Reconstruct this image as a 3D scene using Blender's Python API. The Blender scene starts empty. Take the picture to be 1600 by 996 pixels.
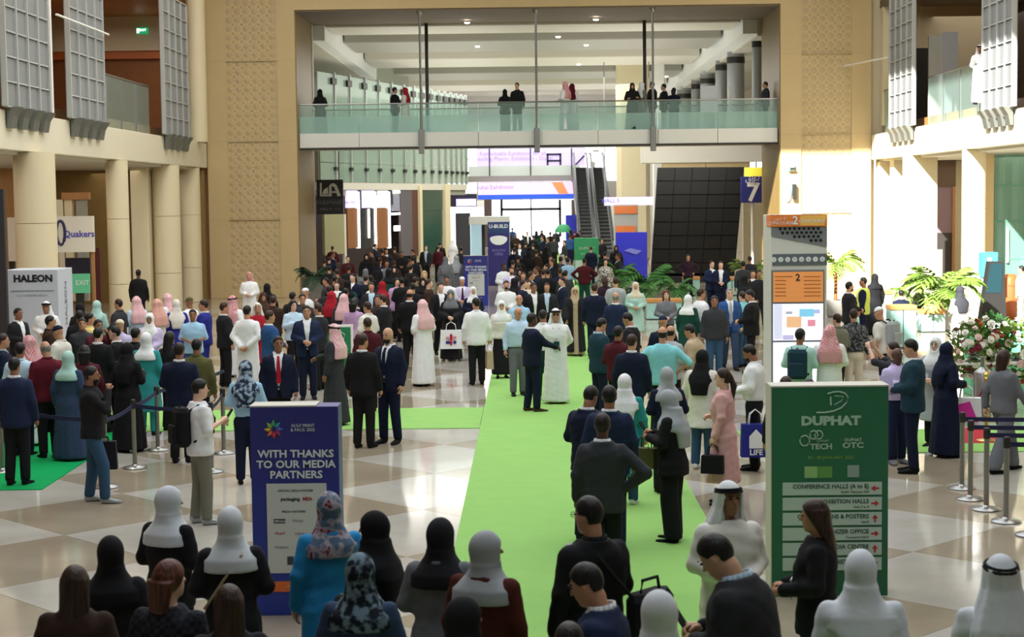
import bpy, bmesh, math, random
import numpy as np
from mathutils import Vector, Matrix

random.seed(7)
SC = bpy.context.scene
COL = SC.collection
R = math.radians

# ------------------------------------------------------------------ camera
F_PX = 2600.0            # focal length in pixels of the 1600 x 996 frame
CAM_Z = 3.8
ROLL, YAW, PITCH = 0.0122, 0.0109, 0.0725
_F0 = Vector((-math.sin(YAW) * math.cos(PITCH), math.cos(YAW) * math.cos(PITCH), -math.sin(PITCH)))
_R0 = Vector((math.cos(YAW), math.sin(YAW), 0))
_D0 = -(_R0.cross(_F0))
_U = (_R0 * math.cos(ROLL) + _D0 * math.sin(ROLL)).normalized()
_V = (_D0 * math.cos(ROLL) - _R0 * math.sin(ROLL)).normalized()
CAMLOC = Vector((0, 0, CAM_Z))
cam = bpy.data.cameras.new('camera')
cam.sensor_width = 36.0
cam.lens = 36.0 * F_PX / 1600.0
cam.clip_end = 600
cam.dof.use_dof = True
cam.dof.focus_distance = 27.0
cam.dof.aperture_fstop = 4.0
cam_ob = bpy.data.objects.new('camera', cam)
COL.objects.link(cam_ob)
m = Matrix((( _U.x, -_V.x, -_F0.x, 0), (_U.y, -_V.y, -_F0.y, 0), (_U.z, -_V.z, -_F0.z, CAM_Z), (0, 0, 0, 1)))
cam_ob.matrix_world = m
SC.camera = cam_ob


def ray(x, y):
    return _F0 * F_PX + _U * (x - 800.0) + _V * (y - 498.0)


def on_z(x, y, z=0.0):
    d = ray(x, y)
    return CAMLOC + d * ((z - CAM_Z) / d.z)


def on_y(x, y, Y):
    d = ray(x, y)
    return CAMLOC + d * (Y / d.y)


def on_x(x, y, X):
    d = ray(x, y)
    return CAMLOC + d * (X / d.x)


# ------------------------------------------------------------------ world, sun, lamps, exposure
w = bpy.data.worlds.new('sky'); SC.world = w
w.use_nodes = True
bg = w.node_tree.nodes['Background']
bg.inputs[0].default_value = (0.86, 0.93, 1.0, 1)
bg.inputs[1].default_value = 2.2
sun = bpy.data.lights.new('sun', 'SUN')
sun.energy = 17.0
sun.angle = R(0.8)
sun.color = (1.0, 0.97, 0.92)
sun_ob = bpy.data.objects.new('sun', sun); COL.objects.link(sun_ob)
sun_ob.rotation_euler = Vector((0.83, 1.39, -1.0)).to_track_quat('-Z', 'Y').to_euler()
sun_ob.location = (-10, -10, 30)


def area(name, loc, sx, sy, power, color=(1, 0.97, 0.92), rot=(0, 0, 0)):
    l = bpy.data.lights.new(name, 'AREA')
    l.shape = 'RECTANGLE'; l.size = sx; l.size_y = sy; l.energy = power; l.color = color
    o = bpy.data.objects.new(name, l); COL.objects.link(o)
    o.location = loc; o.rotation_euler = rot
    return o


area('atrium_fill_left', (-8.5, 38, 15.2), 5, 44, 2500)  # added fill light under the roof, left half of the atrium
area('atrium_fill_right', (10.0, 38, 15.2), 4, 44, 1500)  # matching added fill for the right half of the atrium
area('ceiling_lamp_concourse', (0, 92, 10.2), 12, 40, 3600)
area('ceiling_lamp_concourse_far', (0, 125, 10.2), 16, 14, 2200)
area('uplight_fill_left', (-4.5, 94, 7.6), 6, 48, 800, (1, .97, .92), (R(180), 0, 0))  # added upward fill that brightens the concourse ceiling, hung below the coves
area('uplight_fill_right', (5.0, 94, 7.6), 6, 48, 800, (1, .97, .92), (R(180), 0, 0))  # second added upward fill for the same ceiling
area('concourse_wall_fill', (3.5, 70.3, 5.6), 11, 1.0, 420, (1, .96, .9), (R(55), 0, 0))  # added light to brighten the beige wall beyond the bridge
area('soffit_lamp_left', (-15.0, 46, 4.9), 3.0, 34, 260, (1, 0.9, 0.75))
area('soffit_lamp_right', (16.5, 46, 4.9), 3.0, 34, 260, (1, 0.92, 0.8))
area('gallery_lamp_left', (-16.0, 48, 10.5), 3.0, 30, 240, (1, 0.88, 0.72))
area('gallery_lamp_right', (17.0, 52, 10.5), 3.0, 26, 160, (1, 0.9, 0.78))
SC.view_settings.view_transform = 'Standard'
SC.view_settings.look = 'None'
SC.view_settings.gamma = 1.0
SC.view_settings.use_curve_mapping = False
SC.view_settings.exposure = 0.32
try:
    SC.cycles.max_bounces = 6
    SC.cycles.diffuse_bounces = 3
    SC.cycles.glossy_bounces = 3
    SC.cycles.transmission_bounces = 5
    SC.cycles.transparent_max_bounces = 10
    SC.cycles.caustics_reflective = False
    SC.cycles.caustics_refractive = False
    SC.cycles.use_denoising = True
    SC.cycles.sample_clamp_indirect = 6.0
except Exception:
    pass
# ------------------------------------------------------------------ materials
MATS = {}


def srgb(h):
    h = h.lstrip('#')
    v = [int(h[i:i + 2], 16) / 255.0 for i in (0, 2, 4)]
    return tuple(c / 12.92 if c <= 0.04045 else ((c + 0.055) / 1.055) ** 2.4 for c in v) + (1.0,)


def mat(name, color, rough=0.6, metal=0.0, noise=0.0, nscale=8.0, bump=0.0, spec=0.5, emit=0.0, alpha=1.0, trans=0.0, coords='Object'):
    if name in MATS:
        return MATS[name]
    m = bpy.data.materials.new(name)
    m.use_nodes = True
    nt = m.node_tree
    b = nt.nodes['Principled BSDF']
    c = srgb(color) if isinstance(color, str) else color
    b.inputs['Base Color'].default_value = c
    b.inputs['Roughness'].default_value = rough
    b.inputs['Metallic'].default_value = metal
    b.inputs['Specular IOR Level'].default_value = spec
    m.diffuse_color = c
    if emit:
        b.inputs['Emission Color'].default_value = c
        b.inputs['Emission Strength'].default_value = emit
    if alpha < 1:
        b.inputs['Alpha'].default_value = alpha
    if trans:
        b.inputs['Transmission Weight'].default_value = trans
    if noise or bump:
        tc = nt.nodes.new('ShaderNodeTexCoord')
        nz = nt.nodes.new('ShaderNodeTexNoise')
        nz.inputs['Scale'].default_value = nscale
        nz.inputs['Detail'].default_value = 5
        nt.links.new(tc.outputs[coords], nz.inputs['Vector'])
        if noise:
            mx = nt.nodes.new('ShaderNodeMix'); mx.data_type = 'RGBA'
            d = tuple(max(0, x * (1 - noise)) for x in c[:3]) + (1,)
            l = tuple(min(1, x * (1 + noise * 0.6)) for x in c[:3]) + (1,)
            mx.inputs['A'].default_value = d; mx.inputs['B'].default_value = l
            nt.links.new(nz.outputs['Fac'], mx.inputs['Factor'])
            nt.links.new(mx.outputs['Result'], b.inputs['Base Color'])
        if bump:
            bp = nt.nodes.new('ShaderNodeBump')
            bp.inputs['Strength'].default_value = bump
            bp.inputs['Distance'].default_value = 0.02
            nt.links.new(nz.outputs['Fac'], bp.inputs['Height'])
            nt.links.new(bp.outputs['Normal'], b.inputs['Normal'])
    MATS[name] = m
    return m


def glass(name, tint, alpha):
    """thin architectural glass: mostly clear, a tinted reflective body"""
    if name in MATS:
        return MATS[name]
    m = mat(name, tint, rough=0.08, spec=0.6)
    nt = m.node_tree
    b = nt.nodes['Principled BSDF']; out = nt.nodes['Material Output']
    tr = nt.nodes.new('ShaderNodeBsdfTransparent')
    c = srgb(tint)
    tr.inputs[0].default_value = (0.78 + 0.22 * c[0], 0.78 + 0.22 * c[1], 0.78 + 0.22 * c[2], 1)
    mx = nt.nodes.new('ShaderNodeMixShader'); mx.inputs[0].default_value = alpha
    nt.links.new(tr.outputs[0], mx.inputs[1]); nt.links.new(b.outputs[0], mx.inputs[2])
    nt.links.new(mx.outputs[0], out.inputs['Surface'])
    return m


# ------------------------------------------------------------------ mesh building
class MB:
    def __init__(s):
        s.v = []; s.f = []

    def add(s, vs, fs):
        o = len(s.v)
        s.v.extend(tuple(v) for v in vs)
        s.f.extend(tuple(i + o for i in f) for f in fs)
        return s

    def box(s, x0, x1, y0, y1, z0, z1):
        vs = [(x0, y0, z0), (x1, y0, z0), (x1, y1, z0), (x0, y1, z0), (x0, y0, z1), (x1, y0, z1), (x1, y1, z1), (x0, y1, z1)]
        return s.add(vs, [(0, 3, 2, 1), (4, 5, 6, 7), (0, 1, 5, 4), (1, 2, 6, 5), (2, 3, 7, 6), (3, 0, 4, 7)])

    def bbox(s, x0, x1, y0, y1, z0, z1, b=0.01):
        """box with chamfered vertical edges and top rim"""
        b = min(b, abs(x1 - x0) * .3, abs(y1 - y0) * .3, abs(z1 - z0) * .3)
        def ring(i, z):
            return [(x0 + b + i, y0 + i, z), (x1 - b - i, y0 + i, z), (x1 - i, y0 + b + i, z), (x1 - i, y1 - b - i, z),
                    (x1 - b - i, y1 - i, z), (x0 + b + i, y1 - i, z), (x0 + i, y1 - b - i, z), (x0 + i, y0 + b + i, z)]
        vs = ring(b * .5, z0) + ring(0, z0 + b) + ring(0, z1 - b) + ring(b * .5, z1)
        fs = [tuple(range(7, -1, -1)), tuple(range(24, 32))]
        for k in range(3):
            for i in range(8):
                j = (i + 1) % 8
                fs.append((k * 8 + i, k * 8 + j, k * 8 + 8 + j, k * 8 + 8 + i))
        return s.add(vs, fs)

    def prism(s, pts, d):
        """closed polygon pts (list of 3-vectors) extruded by vector d"""
        n = len(pts); d = Vector(d)
        vs = [Vector(p) for p in pts] + [Vector(p) + d for p in pts]
        fs = [tuple(range(n - 1, -1, -1)), tuple(range(n, 2 * n))]
        for i in range(n):
            j = (i + 1) % n
            fs.append((i, j, n + j, n + i))
        return s.add(vs, fs)

    def tube(s, pts, r, n=8, caps=True):
        pts = [Vector(p) for p in pts]
        rs = r if isinstance(r, (list, tuple)) else [r] * len(pts)
        o = len(s.v); up = Vector((0, 0, 1))
        for i, p in enumerate(pts):
            t = (pts[min(i + 1, len(pts) - 1)] - pts[max(i - 1, 0)])
            t = t.normalized() if t.length > 1e-9 else Vector((0, 0, 1))
            a = t.cross(up if abs(t.z) < .9 else Vector((1, 0, 0))).normalized()
            b = t.cross(a)
            for k in range(n):
                q = 2 * math.pi * k / n
                s.v.append(tuple(p + (a * math.cos(q) + b * math.sin(q)) * rs[i]))
        for i in range(len(pts) - 1):
            for k in range(n):
                l = (k + 1) % n
                s.f.append((o + i * n + k, o + i * n + l, o + (i + 1) * n + l, o + (i + 1) * n + k))
        if caps:
            s.f.append(tuple(o + k for k in range(n - 1, -1, -1)))
            e = o + (len(pts) - 1) * n
            s.f.append(tuple(e + k for k in range(n)))
        return s

    def lathe(s, prof, c=(0, 0, 0), n=24):
        """prof: list of (r, z)"""
        o = len(s.v)
        for r, z in prof:
            for k in range(n):
                q = 2 * math.pi * k / n
                s.v.append((c[0] + r * math.cos(q), c[1] + r * math.sin(q), c[2] + z))
        for i in range(len(prof) - 1):
            for k in range(n):
                l = (k + 1) % n
                s.f.append((o + i * n + k, o + i * n + l, o + (i + 1) * n + l, o + (i + 1) * n + k))
        s.f.append(tuple(o + k for k in range(n - 1, -1, -1)))
        e = o + (len(prof) - 1) * n
        s.f.append(tuple(e + k for k in range(n)))
        return s

    def ball(s, c, r, n=8, m=6):
        rx, ry, rz = r if isinstance(r, (list, tuple)) else (r, r, r)
        prof = [(math.sin(math.pi * (i + .02) / (m + .04)), -math.cos(math.pi * (i + .02) / (m + .04))) for i in range(m + 1)]
        t = MB().lathe(prof, n=n)
        return s.add([(c[0] + v[0] * rx, c[1] + v[1] * ry, c[2] + v[2] * rz) for v in t.v], t.f)

    def mesh(s, name, smooth=False):
        me = bpy.data.meshes.new(name)
        me.from_pydata(s.v, [], s.f)
        if smooth:
            me.polygons.foreach_set('use_smooth', [True] * len(s.f))
            me.update()
            me.set_sharp_from_angle(angle=R(42))
        me.update()
        return me

    def build(s, name, material, parent=None, smooth=False, kind=None, label=None):
        return link(name, s.mesh(name, smooth), material, parent, kind, label)


def link(name, me, material, parent=None, kind=None, label=None):
    o = bpy.data.objects.new(name, me)
    COL.objects.link(o)
    if material is not None:
        if len(me.materials) == 0:
            me.materials.append(None)
        o.material_slots[0].link = 'OBJECT'
        o.material_slots[0].material = material
    if parent is not None:
        o.parent = parent
    if kind:
        o['kind'] = kind
    if label:
        o['label'] = label
    return o


def thing(name, label, cat, loc=(0, 0, 0), rz=0.0, group=None, kind=None):
    o = bpy.data.objects.new(name, None)
    o.empty_display_size = 0.2
    COL.objects.link(o)
    o.location = loc; o.rotation_euler = (0, 0, rz)
    if label: o['label'] = label
    if cat: o['category'] = cat
    if group: o['group'] = group
    if kind: o['kind'] = kind
    return o


def tag(o, label, cat, group=None):
    o['label'] = label; o['category'] = cat
    if group: o['group'] = group
    return o


# ------------------------------------------------------------------ lettering
_TXT = {}


def text_mesh(body, size, align='CENTER', bold=0.0, wide=1.0, depth=0.002):
    key = (body, size, align, bold, wide, depth)
    if key in _TXT:
        return _TXT[key]
    cu = bpy.data.curves.new('lettering', 'FONT')
    cu.body = body; cu.size = size; cu.align_x = align; cu.align_y = 'CENTER'
    cu.extrude = depth; cu.offset = bold; cu.resolution_u = 2; cu.space_line = 1.0
    o = bpy.data.objects.new('lettering', cu)
    COL.objects.link(o)
    dg = bpy.context.evaluated_depsgraph_get(); dg.update()
    me = bpy.data.meshes.new_from_object(o.evaluated_get(dg))
    bpy.data.objects.remove(o); bpy.data.curves.remove(cu)
    if wide != 1.0:
        me.transform(Matrix.Diagonal((wide, 1, 1, 1)))
    me.materials.clear()
    _TXT[key] = me
    return me


def lettering(body, size, loc, material, parent, rz=0.0, align='CENTER', bold=0.0, wide=1.0, name='lettering', tilt=0.0):
    """letters stand upright in the XZ plane, read from -Y (towards the camera) when rz = 0"""
    o = link(name, text_mesh(body, size, align, bold, wide), material, parent)
    o.location = loc
    o.rotation_euler = (R(90) + tilt, 0, rz)
    return o
# ------------------------------------------------------------------ finishes of the building
def stone(name, color, rough=.55, noise=.10, sc=1.2, bump=.0):
    return mat(name, color, rough=rough, noise=noise, nscale=sc, bump=bump)


M_LIME = stone('limestone', '#c9b182')
M_LIME2 = stone('limestone_carved', '#bda981', bump=.05)
M_CREAM = stone('cream_render', '#e0d8c0', noise=.04)
M_COLUMN = stone('column_plaster', '#ddd0ae', noise=.05)
M_WOOD = mat('wood_panel', '#8a5529', rough=.45, noise=.25, nscale=3)
M_WOODL = mat('wood_panel_light', '#a9794a', rough=.45, noise=.2, nscale=3)
M_GOLDWOOD = mat('golden_wood', '#8d7443', rough=.5, noise=.2, nscale=3)
M_SOFFIT = mat('soffit_brown', '#70624f', rough=.8)
M_WHITE = mat('white_paint', '#e6e5e0', rough=.6)
M_OFFW = mat('warm_white_paint', '#c9c5b8', rough=.7)
M_GREYP = mat('grey_paint', '#9a988e', rough=.7)
M_STEEL = mat('brushed_steel', '#9a9a98', rough=.32, metal=.9)
M_DARKM = mat('dark_metal', '#33322f', rough=.45, metal=.4)
M_ALU = mat('perforated_aluminium', '#8f9293', rough=.5, metal=.35, noise=.12, nscale=30)
M_ALUD = mat('aluminium_frame', '#b4b6b4', rough=.45, metal=.3)
M_BLACK = mat('black_plastic', '#0e0e10', rough=.4)
M_BLACKM = mat('black_matt', '#171614', rough=.75)
M_GLASS = glass('balustrade_glass', '#c3e2db', .16)
M_GLASSD = glass('frosted_glass_band', '#b9ded6', .46)
M_GLASSF = glass('green_facade_glass', '#a9c4b5', .38)
M_GLASSG = glass('door_glass', '#86b8a6', .35)
M_WARM = mat('bulkhead', '#cfc5ae', rough=.7)

# ------------------------------------------------------------------ floor
def floor_material(name, plain=None):
    m = bpy.data.materials.new(name); m.use_nodes = True
    nt = m.node_tree; b = nt.nodes['Principled BSDF']
    b.inputs['Roughness'].default_value = .09
    b.inputs['Specular IOR Level'].default_value = .5
    tc = nt.nodes.new('ShaderNodeNewGeometry')
    nz = nt.nodes.new('ShaderNodeTexNoise'); nz.inputs['Scale'].default_value = .9; nz.inputs['Detail'].default_value = 8
    nt.links.new(tc.outputs['Position'], nz.inputs['Vector'])
    mx = nt.nodes.new('ShaderNodeMix'); mx.data_type = 'RGBA'; mx.blend_type = 'MULTIPLY'; mx.inputs['Factor'].default_value = .55
    rp = nt.nodes.new('ShaderNodeValToRGB')
    rp.color_ramp.elements[0].position = .3; rp.color_ramp.elements[0].color = (.62, .58, .52, 1)
    rp.color_ramp.elements[1].position = .65; rp.color_ramp.elements[1].color = (1, 1, 1, 1)
    nt.links.new(nz.outputs['Fac'], rp.inputs['Fac'])
    if plain:
        mx.inputs['A'].default_value = srgb(plain)
    else:
        mp = nt.nodes.new('ShaderNodeMapping'); mp.inputs['Rotation'].default_value = (0, 0, R(45))
        nt.links.new(tc.outputs['Position'], mp.inputs['Vector'])
        ch = nt.nodes.new('ShaderNodeTexChecker'); ch.inputs['Scale'].default_value = 1 / TILE
        ch.inputs['Color1'].default_value = srgb(TAN); ch.inputs['Color2'].default_value = srgb(PALE)
        nt.links.new(mp.outputs['Vector'], ch.inputs['Vector'])
        nt.links.new(ch.outputs['Color'], mx.inputs['A'])
    nt.links.new(rp.outputs['Color'], mx.inputs['B'])
    nt.links.new(mx.outputs['Result'], b.inputs['Base Color'])
    return m


TILE = 1.9
TAN, PALE = '#a69a86', '#c1bdb4'
M_TAN, M_PALE = floor_material('tan_marble', TAN), floor_material('pale_marble', PALE)
fl = MB().box(-24, 24, -16, 135, -.30, -.006).build('floor', floor_material('marble_floor'), kind='structure')
tiles = []
for i in range(-30, 60):
    for j in range(-30, 60):
        u, v = (i + .5) * TILE, (j + .5) * TILE
        cx, cy = (u - v) * .70711, (u + v) * .70711
        if cy < 12.5 or abs(cx) > 15:
            continue
        d = Vector((cx, cy, -CAM_Z))
        px = 800 + F_PX * d.dot(_U) / d.dot(_F0)
        if -230 < px < 1830:
            tiles.append((cy, cx, (i + j) % 2))
tiles.sort()
hs = TILE / 2 - .003
tm = MB().box(-hs, hs, -hs, hs, -.012, 0).mesh('tile'); tm.transform(Matrix.Rotation(R(45), 4, 'Z'))
for cy, cx, par in tiles[:300]:
    o = link('tile', tm, M_PALE if par else M_TAN, fl); o.location = (cx, cy, 0)

M_CARPET = mat('lime_carpet', '#8dbb69', rough=.95, spec=.1, noise=.10, nscale=3, bump=.2)
M_CARPET2 = mat('emerald_carpet', '#0f9a55', rough=.95, spec=.1, noise=.10, nscale=3, bump=.2)
M_REDC = mat('red_carpet', '#a8323a', rough=.95, spec=.1)
tag(MB().box(-.85, 2.05, 4, 128, 0, .012).build('carpet', M_CARPET), 'long lime green carpet running up the middle of the marble hall', 'carpet')
tag(MB().box(-9.5, -.86, 27.3, 30.0, 0, .012).build('carpet', M_CARPET), 'lime green side carpet joining the long one from the left', 'carpet')
tag(MB().box(3.3, 17, 24.2, 26.6, 0, .012).build('carpet', M_CARPET), 'lime green carpet strip crossing behind the green wayfinding sign', 'carpet')
e = [on_z(-60, 768), on_z(66, 766), on_z(182, 690), on_z(190, 650), on_z(-80, 640)]
tag(MB().prism([(p.x, p.y, 0) for p in e], (0, 0, .012)).build('carpet', M_CARPET2), 'emerald green carpet under the queue beside the white booth', 'carpet')
a, b_ = on_z(1497, 700), on_z(1590, 672)
tag(MB().box(a.x, a.x + .85, a.y + .35, b_.y + .2, 0, .014).build('carpet', M_REDC), 'small red carpet behind the queue posts on the right', 'carpet')

# ------------------------------------------------------------------ far piers, header, bridge
XL, XR = -12.5, 13.3
far = thing('wall_far', None, None, (0, 65, 0), kind='structure')


def star8(mb, x, z, r, y):
    """raised eight-point rosette on a face looking to -Y"""
    o = len(mb.v); n = 16
    mb.v.append((x, y - .024, z))
    for k in range(n):
        a_ = 2 * math.pi * k / n
        rr = r if k % 2 == 0 else r * .62
        mb.v.append((x + rr * math.cos(a_), y, z + rr * math.sin(a_)))
    for k in range(n):
        mb.f.append((o, o + 1 + (k + 1) % n, o + 1 + k))


def pier(x0, x1, p0, p1, nm):
    MB().box(x0, x1, .06, 5, 0, 16).build('pier', M_LIME, far)
    MB().box(x0, p0, 0, .06, 0, 16).build('border', M_LIME, far)
    MB().box(p1, x1, 0, .06, 0, 16).build('border', M_LIME, far)
    mb = MB()
    n = 6; st = (p1 - p0) / n
    for i in range(n):
        for k in range(int(11.6 / st)):
            star8(mb, p0 + (i + .5) * st, .3 + (k + .5) * st, st * .49, .058)
            if i < n - 1:
                star8(mb, p0 + (i + 1) * st, .3 + (k + 1) * st, st * .2, .058)
    mb.build('carved_stars', M_LIME2, far, kind='stuff')
    for z in (3.05, 6.1, 9.2):
        MB().box(x0 + .01, x1 - .01, -.004, .05, z, z + .03).build('joint', M_LIME2, far)


pier(XL, -9.0, -11.72, -9.72, 'left')
pier(9.8, XR, 10.6, 12.55, 'right')
MB().box(-9.0, 9.8, 0, 5, 11.15, 16).build('header', M_LIME, far)
MB().box(-9.0, 9.8, .05, 5.05, 11.08, 11.149).build('header_soffit', M_SOFFIT, far)
MB().box(-9.02, -8.97, .1, 5.05, 0, 11.14).build('reveal', M_GOLDWOOD, far)
MB().box(9.77, 9.82, .1, 5.05, 0, 11.14).build('reveal', M_GOLDWOOD, far)
# side joints beyond the piers, up to the outer walls
MB().box(XL - 9.5, XL, .3, 1, 0, 16).build('side_infill', M_WOODL, far)
MB().box(XR, XR + 9, .3, 1, 0, 16).build('side_infill', M_COLUMN, far)

br = thing('bridge', 'pale bridge deck crossing the hall between the two stone piers', 'bridge', (0, 65, 0))
MB().bbox(-8.96, 9.76, .55, 4.7, 5.85, 6.38, .03).build('deck', M_OFFW, br)
npan = 8
bal = {'front': thing('bridge_balustrade', 'glass balustrade along the near edge of the bridge, frosted below', 'balustrade', (0, 65, 0)), 'rear': thing('bridge_balustrade', 'clear glass balustrade along the far edge of the bridge', 'balustrade', (0, 65, 0))}
for i in range(npan):
    x0 = -8.95 + i * 18.7 / npan
    MB().bbox(x0 + .008, x0 + 18.7 / npan - .008, .42, .56, 5.84, 6.40, .01).build('fascia_panel', mat('fascia_white', '#e3e4df', rough=.5), br)
    for yy, nm in ((.50, 'front'), (4.55, 'rear')):
        MB().box(x0 + .015, x0 + 18.7 / npan - .015, yy, yy + .02, 7.06, 7.50).build('pane', M_GLASS, bal[nm])
        MB().box(x0 + .015, x0 + 18.7 / npan - .015, yy, yy + .02, 6.40, 7.055).build('frosted_pane', M_GLASSD if yy < 1 else M_GLASS, bal[nm])
for yy in (.51, 4.56):
    MB().tube([(-8.95, yy, 7.53), (9.76, yy, 7.53)], .028, 8).build('handrail', M_STEEL, bal['front' if yy < 1 else 'rear'], True)
MB().box(-8.95, 9.76, .40, .44, 5.76, 5.84).build('drip_edge', M_DARKM, br)
for k, px in enumerate((657, 838, 1020)):
    q = on_y(px, 120, 65.3)
    t = thing('hanger_rod', ['slim steel rod hanging to the bridge left of its middle', 'slim steel rod hanging to the middle of the bridge', 'slim steel rod hanging to the bridge right of its middle'][k], 'rod', (q.x, 65.3, 0), group='bridge hangers')
    MB().tube([(0, 0, 6.45), (0, 0, 11.2)], .045, 8).build('rod', M_STEEL, t, True)
    MB().bbox(-.11, .11, -.08, .08, 5.55, 6.5, .02).build('shoe_bracket', M_STEEL, t)
    MB().lathe([(.06, 10.9), (.12, 11.0), (.12, 11.15)], n=12).build('top_fixing', M_STEEL, t, True)
for k, (px, mt, r_) in enumerate(((667, M_DARKM, .07), (1007, M_DARKM, .07), (486, M_WHITE, .10))):
    q = on_y(px, 100, 69.9)
    o = MB().bbox(-r_, r_, -r_, r_, 6.38, 11.1, .02).build('window_mullion', mt); o.location = (q.x, 69.85, 0)
    o['kind'] = 'structure'

# ------------------------------------------------------------------ concourse beyond: upper ceiling
ce = MB().box(-24, 24, 70, 135, 11.9, 12.2).build('ceiling', M_OFFW, kind='structure')
yb = [70.05, 73.4, 77.0, 82.4, 86.6, 92.0, 96.6, 102, 107, 112.5, 118]
for i in range(0, len(yb) - 1, 2):
    MB().bbox(-8.4, 8.9, yb[i], yb[i + 1], 10.98, 11.9, .05).build('ceiling_beam', M_GREYP if i % 4 else M_OFFW, ce)
M_COVE = mat('cove_white', '#eceeec', rough=.6)
MB().box(-8.95, -8.45, 70.1, 121, 10.45, 11.9).build('cove', M_COVE, ce)
MB().box(9.0, 9.6, 70.1, 121, 10.5, 11.9).build('cove', M_COVE, ce)
M_LAMP = mat('downlight', (1, .95, .85, 1), emit=14)
k_of = [0, 5, 1, 4, 3, 2, 6]
for k, (px, py) in enumerate(((730, 36), (931, 31), (746, 73), (916, 71), (904, 101), (872, 58), (1041, 120))):
    q = on_z(px, py, 10.96)
    o = MB().lathe([(.10, 0), (.11, -.02), (.06, -.05)], n=10).build('downlight', M_LAMP, None, True)
    o.location = (q.x, q.y, 10.985)
    tag(o, 'small round downlight beyond the bridge, ' + ['first', 'second', 'third', 'fourth', 'fifth', 'sixth', 'seventh'][k_of[k]] + ' from the left', 'light', 'ceiling downlights')
q = on_z(838, 68, 11.85)
lw = MB().prism([(q.x - 3.2, q.y - .5, 11.87), (q.x, q.y - 1.0, 11.87), (q.x + 3.2, q.y - .5, 11.87), (q.x, q.y - .1, 11.87)], (0, 0, .02)).build('trim_1', M_COVE, kind='structure')

endw = MB().box(-24, 24, 133.5, 134, 0, 12).build('wall_end', M_OFFW, kind='structure')
sl = MB().box(-14.2, -13.9, 70, 134, 0, 12).build('wall_left', mat('gallery_wall_left', '#8c8876', rough=.7), kind='structure')
sr = MB().box(13.9, 14.2, 71, 134, 0, 12).build('wall_right', mat('gallery_wall_right', '#b3a68c', rough=.7), kind='structure')
uw = MB().box(9.6, 13.9, 70.1, 128, 10.4, 11.9).build('trim_2', M_OFFW, kind='structure')
uw = MB().box(-13.9, -8.95, 70.1, 128, 10.4, 11.9).build('trim_3', M_OFFW, kind='structure')

# metal clad uprights in the right upper gallery
gd = MB().box(5.2, 13.9, 76, 77.6, 5.3, 6.38).build('trim_4', M_OFFW, kind='structure')
gs = MB().box(8.6, 13.9, 77.6, 110, 5.9, 6.38).build('trim_5', M_OFFW, kind='structure')
for k, (x0, x1, yt, Y) in enumerate(((1175, 1192, 52, 72.5), (1136, 1163, 80, 79), (1118, 1136, 92, 84), (1094, 1117, 115, 91), (1080, 1096, 124, 97), (1058, 1082, 140, 104))):
    A, B = on_y(x0, yt, Y), on_y(x1, yt, Y)
    t = thing('clad_column', 'grey metal clad column in the upper gallery, ' + ['nearest the right pier', 'second from the right pier', 'third from the right pier', 'fourth, behind the white board', 'fifth from the right pier', 'farthest from the right pier'][k], 'column', ((A.x + B.x) / 2, Y, 6.38), group='gallery columns')
    hw = (B.x - A.x) / 2; h_ = A.z - 6.38
    MB().lathe([(hw, 0), (hw, h_)], n=20).build('shaft', M_ALU, t, True)
    MB().lathe([(hw * 1.06, h_ * .86), (hw * 1.06, h_ * .93)], n=20).build('band', M_DARKM, t, True)
    MB().lathe([(hw * 1.04, h_ - .06), (hw * 1.04, h_ + .01)], n=20).build('cap_ring', M_ALUD, t, True)

# ------------------------------------------------------------------ oblique glazed gallery on the left, shops under it
A0, B0 = Vector((-9.75, 77.5, 0)), Vector((-3.75, 98, 0))
UX = (B0 - A0).normalized(); WL = (B0 - A0).length; ANG = math.atan2(UX.y, UX.x)
NRM = Vector((-UX.y, UX.x, 0))


def on_wall(px, py, off=0.0):
    d = ray(px, py); o = A0 + NRM * off
    s = (o - CAMLOC).dot(NRM) / d.dot(NRM)
    p = CAMLOC + d * s
    return (p - A0).dot(UX), p.z


gal = thing('glazed_gallery', 'green glass screen wall of the upper left gallery, many narrow panes', 'glass wall', A0, ANG)
xs = [523, 547, 571, 592, 612, 631, 647, 661, 674, 686, 696, 705, 713, 721, 728]
ts = [0.0] + [on_wall(x_, 200)[0] for x_ in xs]
for i in range(len(ts) - 1):
    for z0, z1, nm in ((4.65, 5.55, 'lower_pane'), (5.58, 7.6, 'pane'), (7.63, 9.75, 'pane')):
        MB().box(ts[i] + .05, ts[i + 1] - .05, -.02, 0.02, z0, z1).build(nm, M_GLASSF, gal)
    pm = MB().bbox(ts[i + 1] - .045, ts[i + 1] + .045, -.08, .10, 4.6, 9.85, .01).build('mullion', M_ALUD, gal)
    MB().box(ts[i + 1] - .5, ts[i + 1] + .04, -.14, -.03, 9.25, 9.55).build('clamp', M_DARKM, pm)
    MB().box(ts[i + 1] - .28, ts[i + 1] + .04, -.14, -.03, 5.2, 5.36).build('clamp', M_DARKM, pm)
MB().box(0, WL, -.15, .4, 4.28, 4.62).build('sill_fascia', M_OFFW, gal)
MB().box(0, WL, -.05, 4, 4.0, 4.28).build('floor_slab', M_GREYP, gal)
bw = thing('trim_6', None, None, A0, ANG, kind='structure')
MB().box(0, WL, 3.4, 3.6, 4.6, 11.9).build('back_wall', mat('gallery_back', '#a5a898', rough=.7), bw)
MB().box(0, WL, 3.2, 3.4, 7.9, 8.4).build('rail_band', M_OFFW, bw)
MB().box(1.2, 5.0, 3.3, 3.38, 4.7, 7.7).build('opening', M_SOFFIT, bw)
MB().box(6.0, 11.0, 3.3, 3.38, 4.7, 7.5).build('opening', M_SOFFIT, bw)

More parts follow.
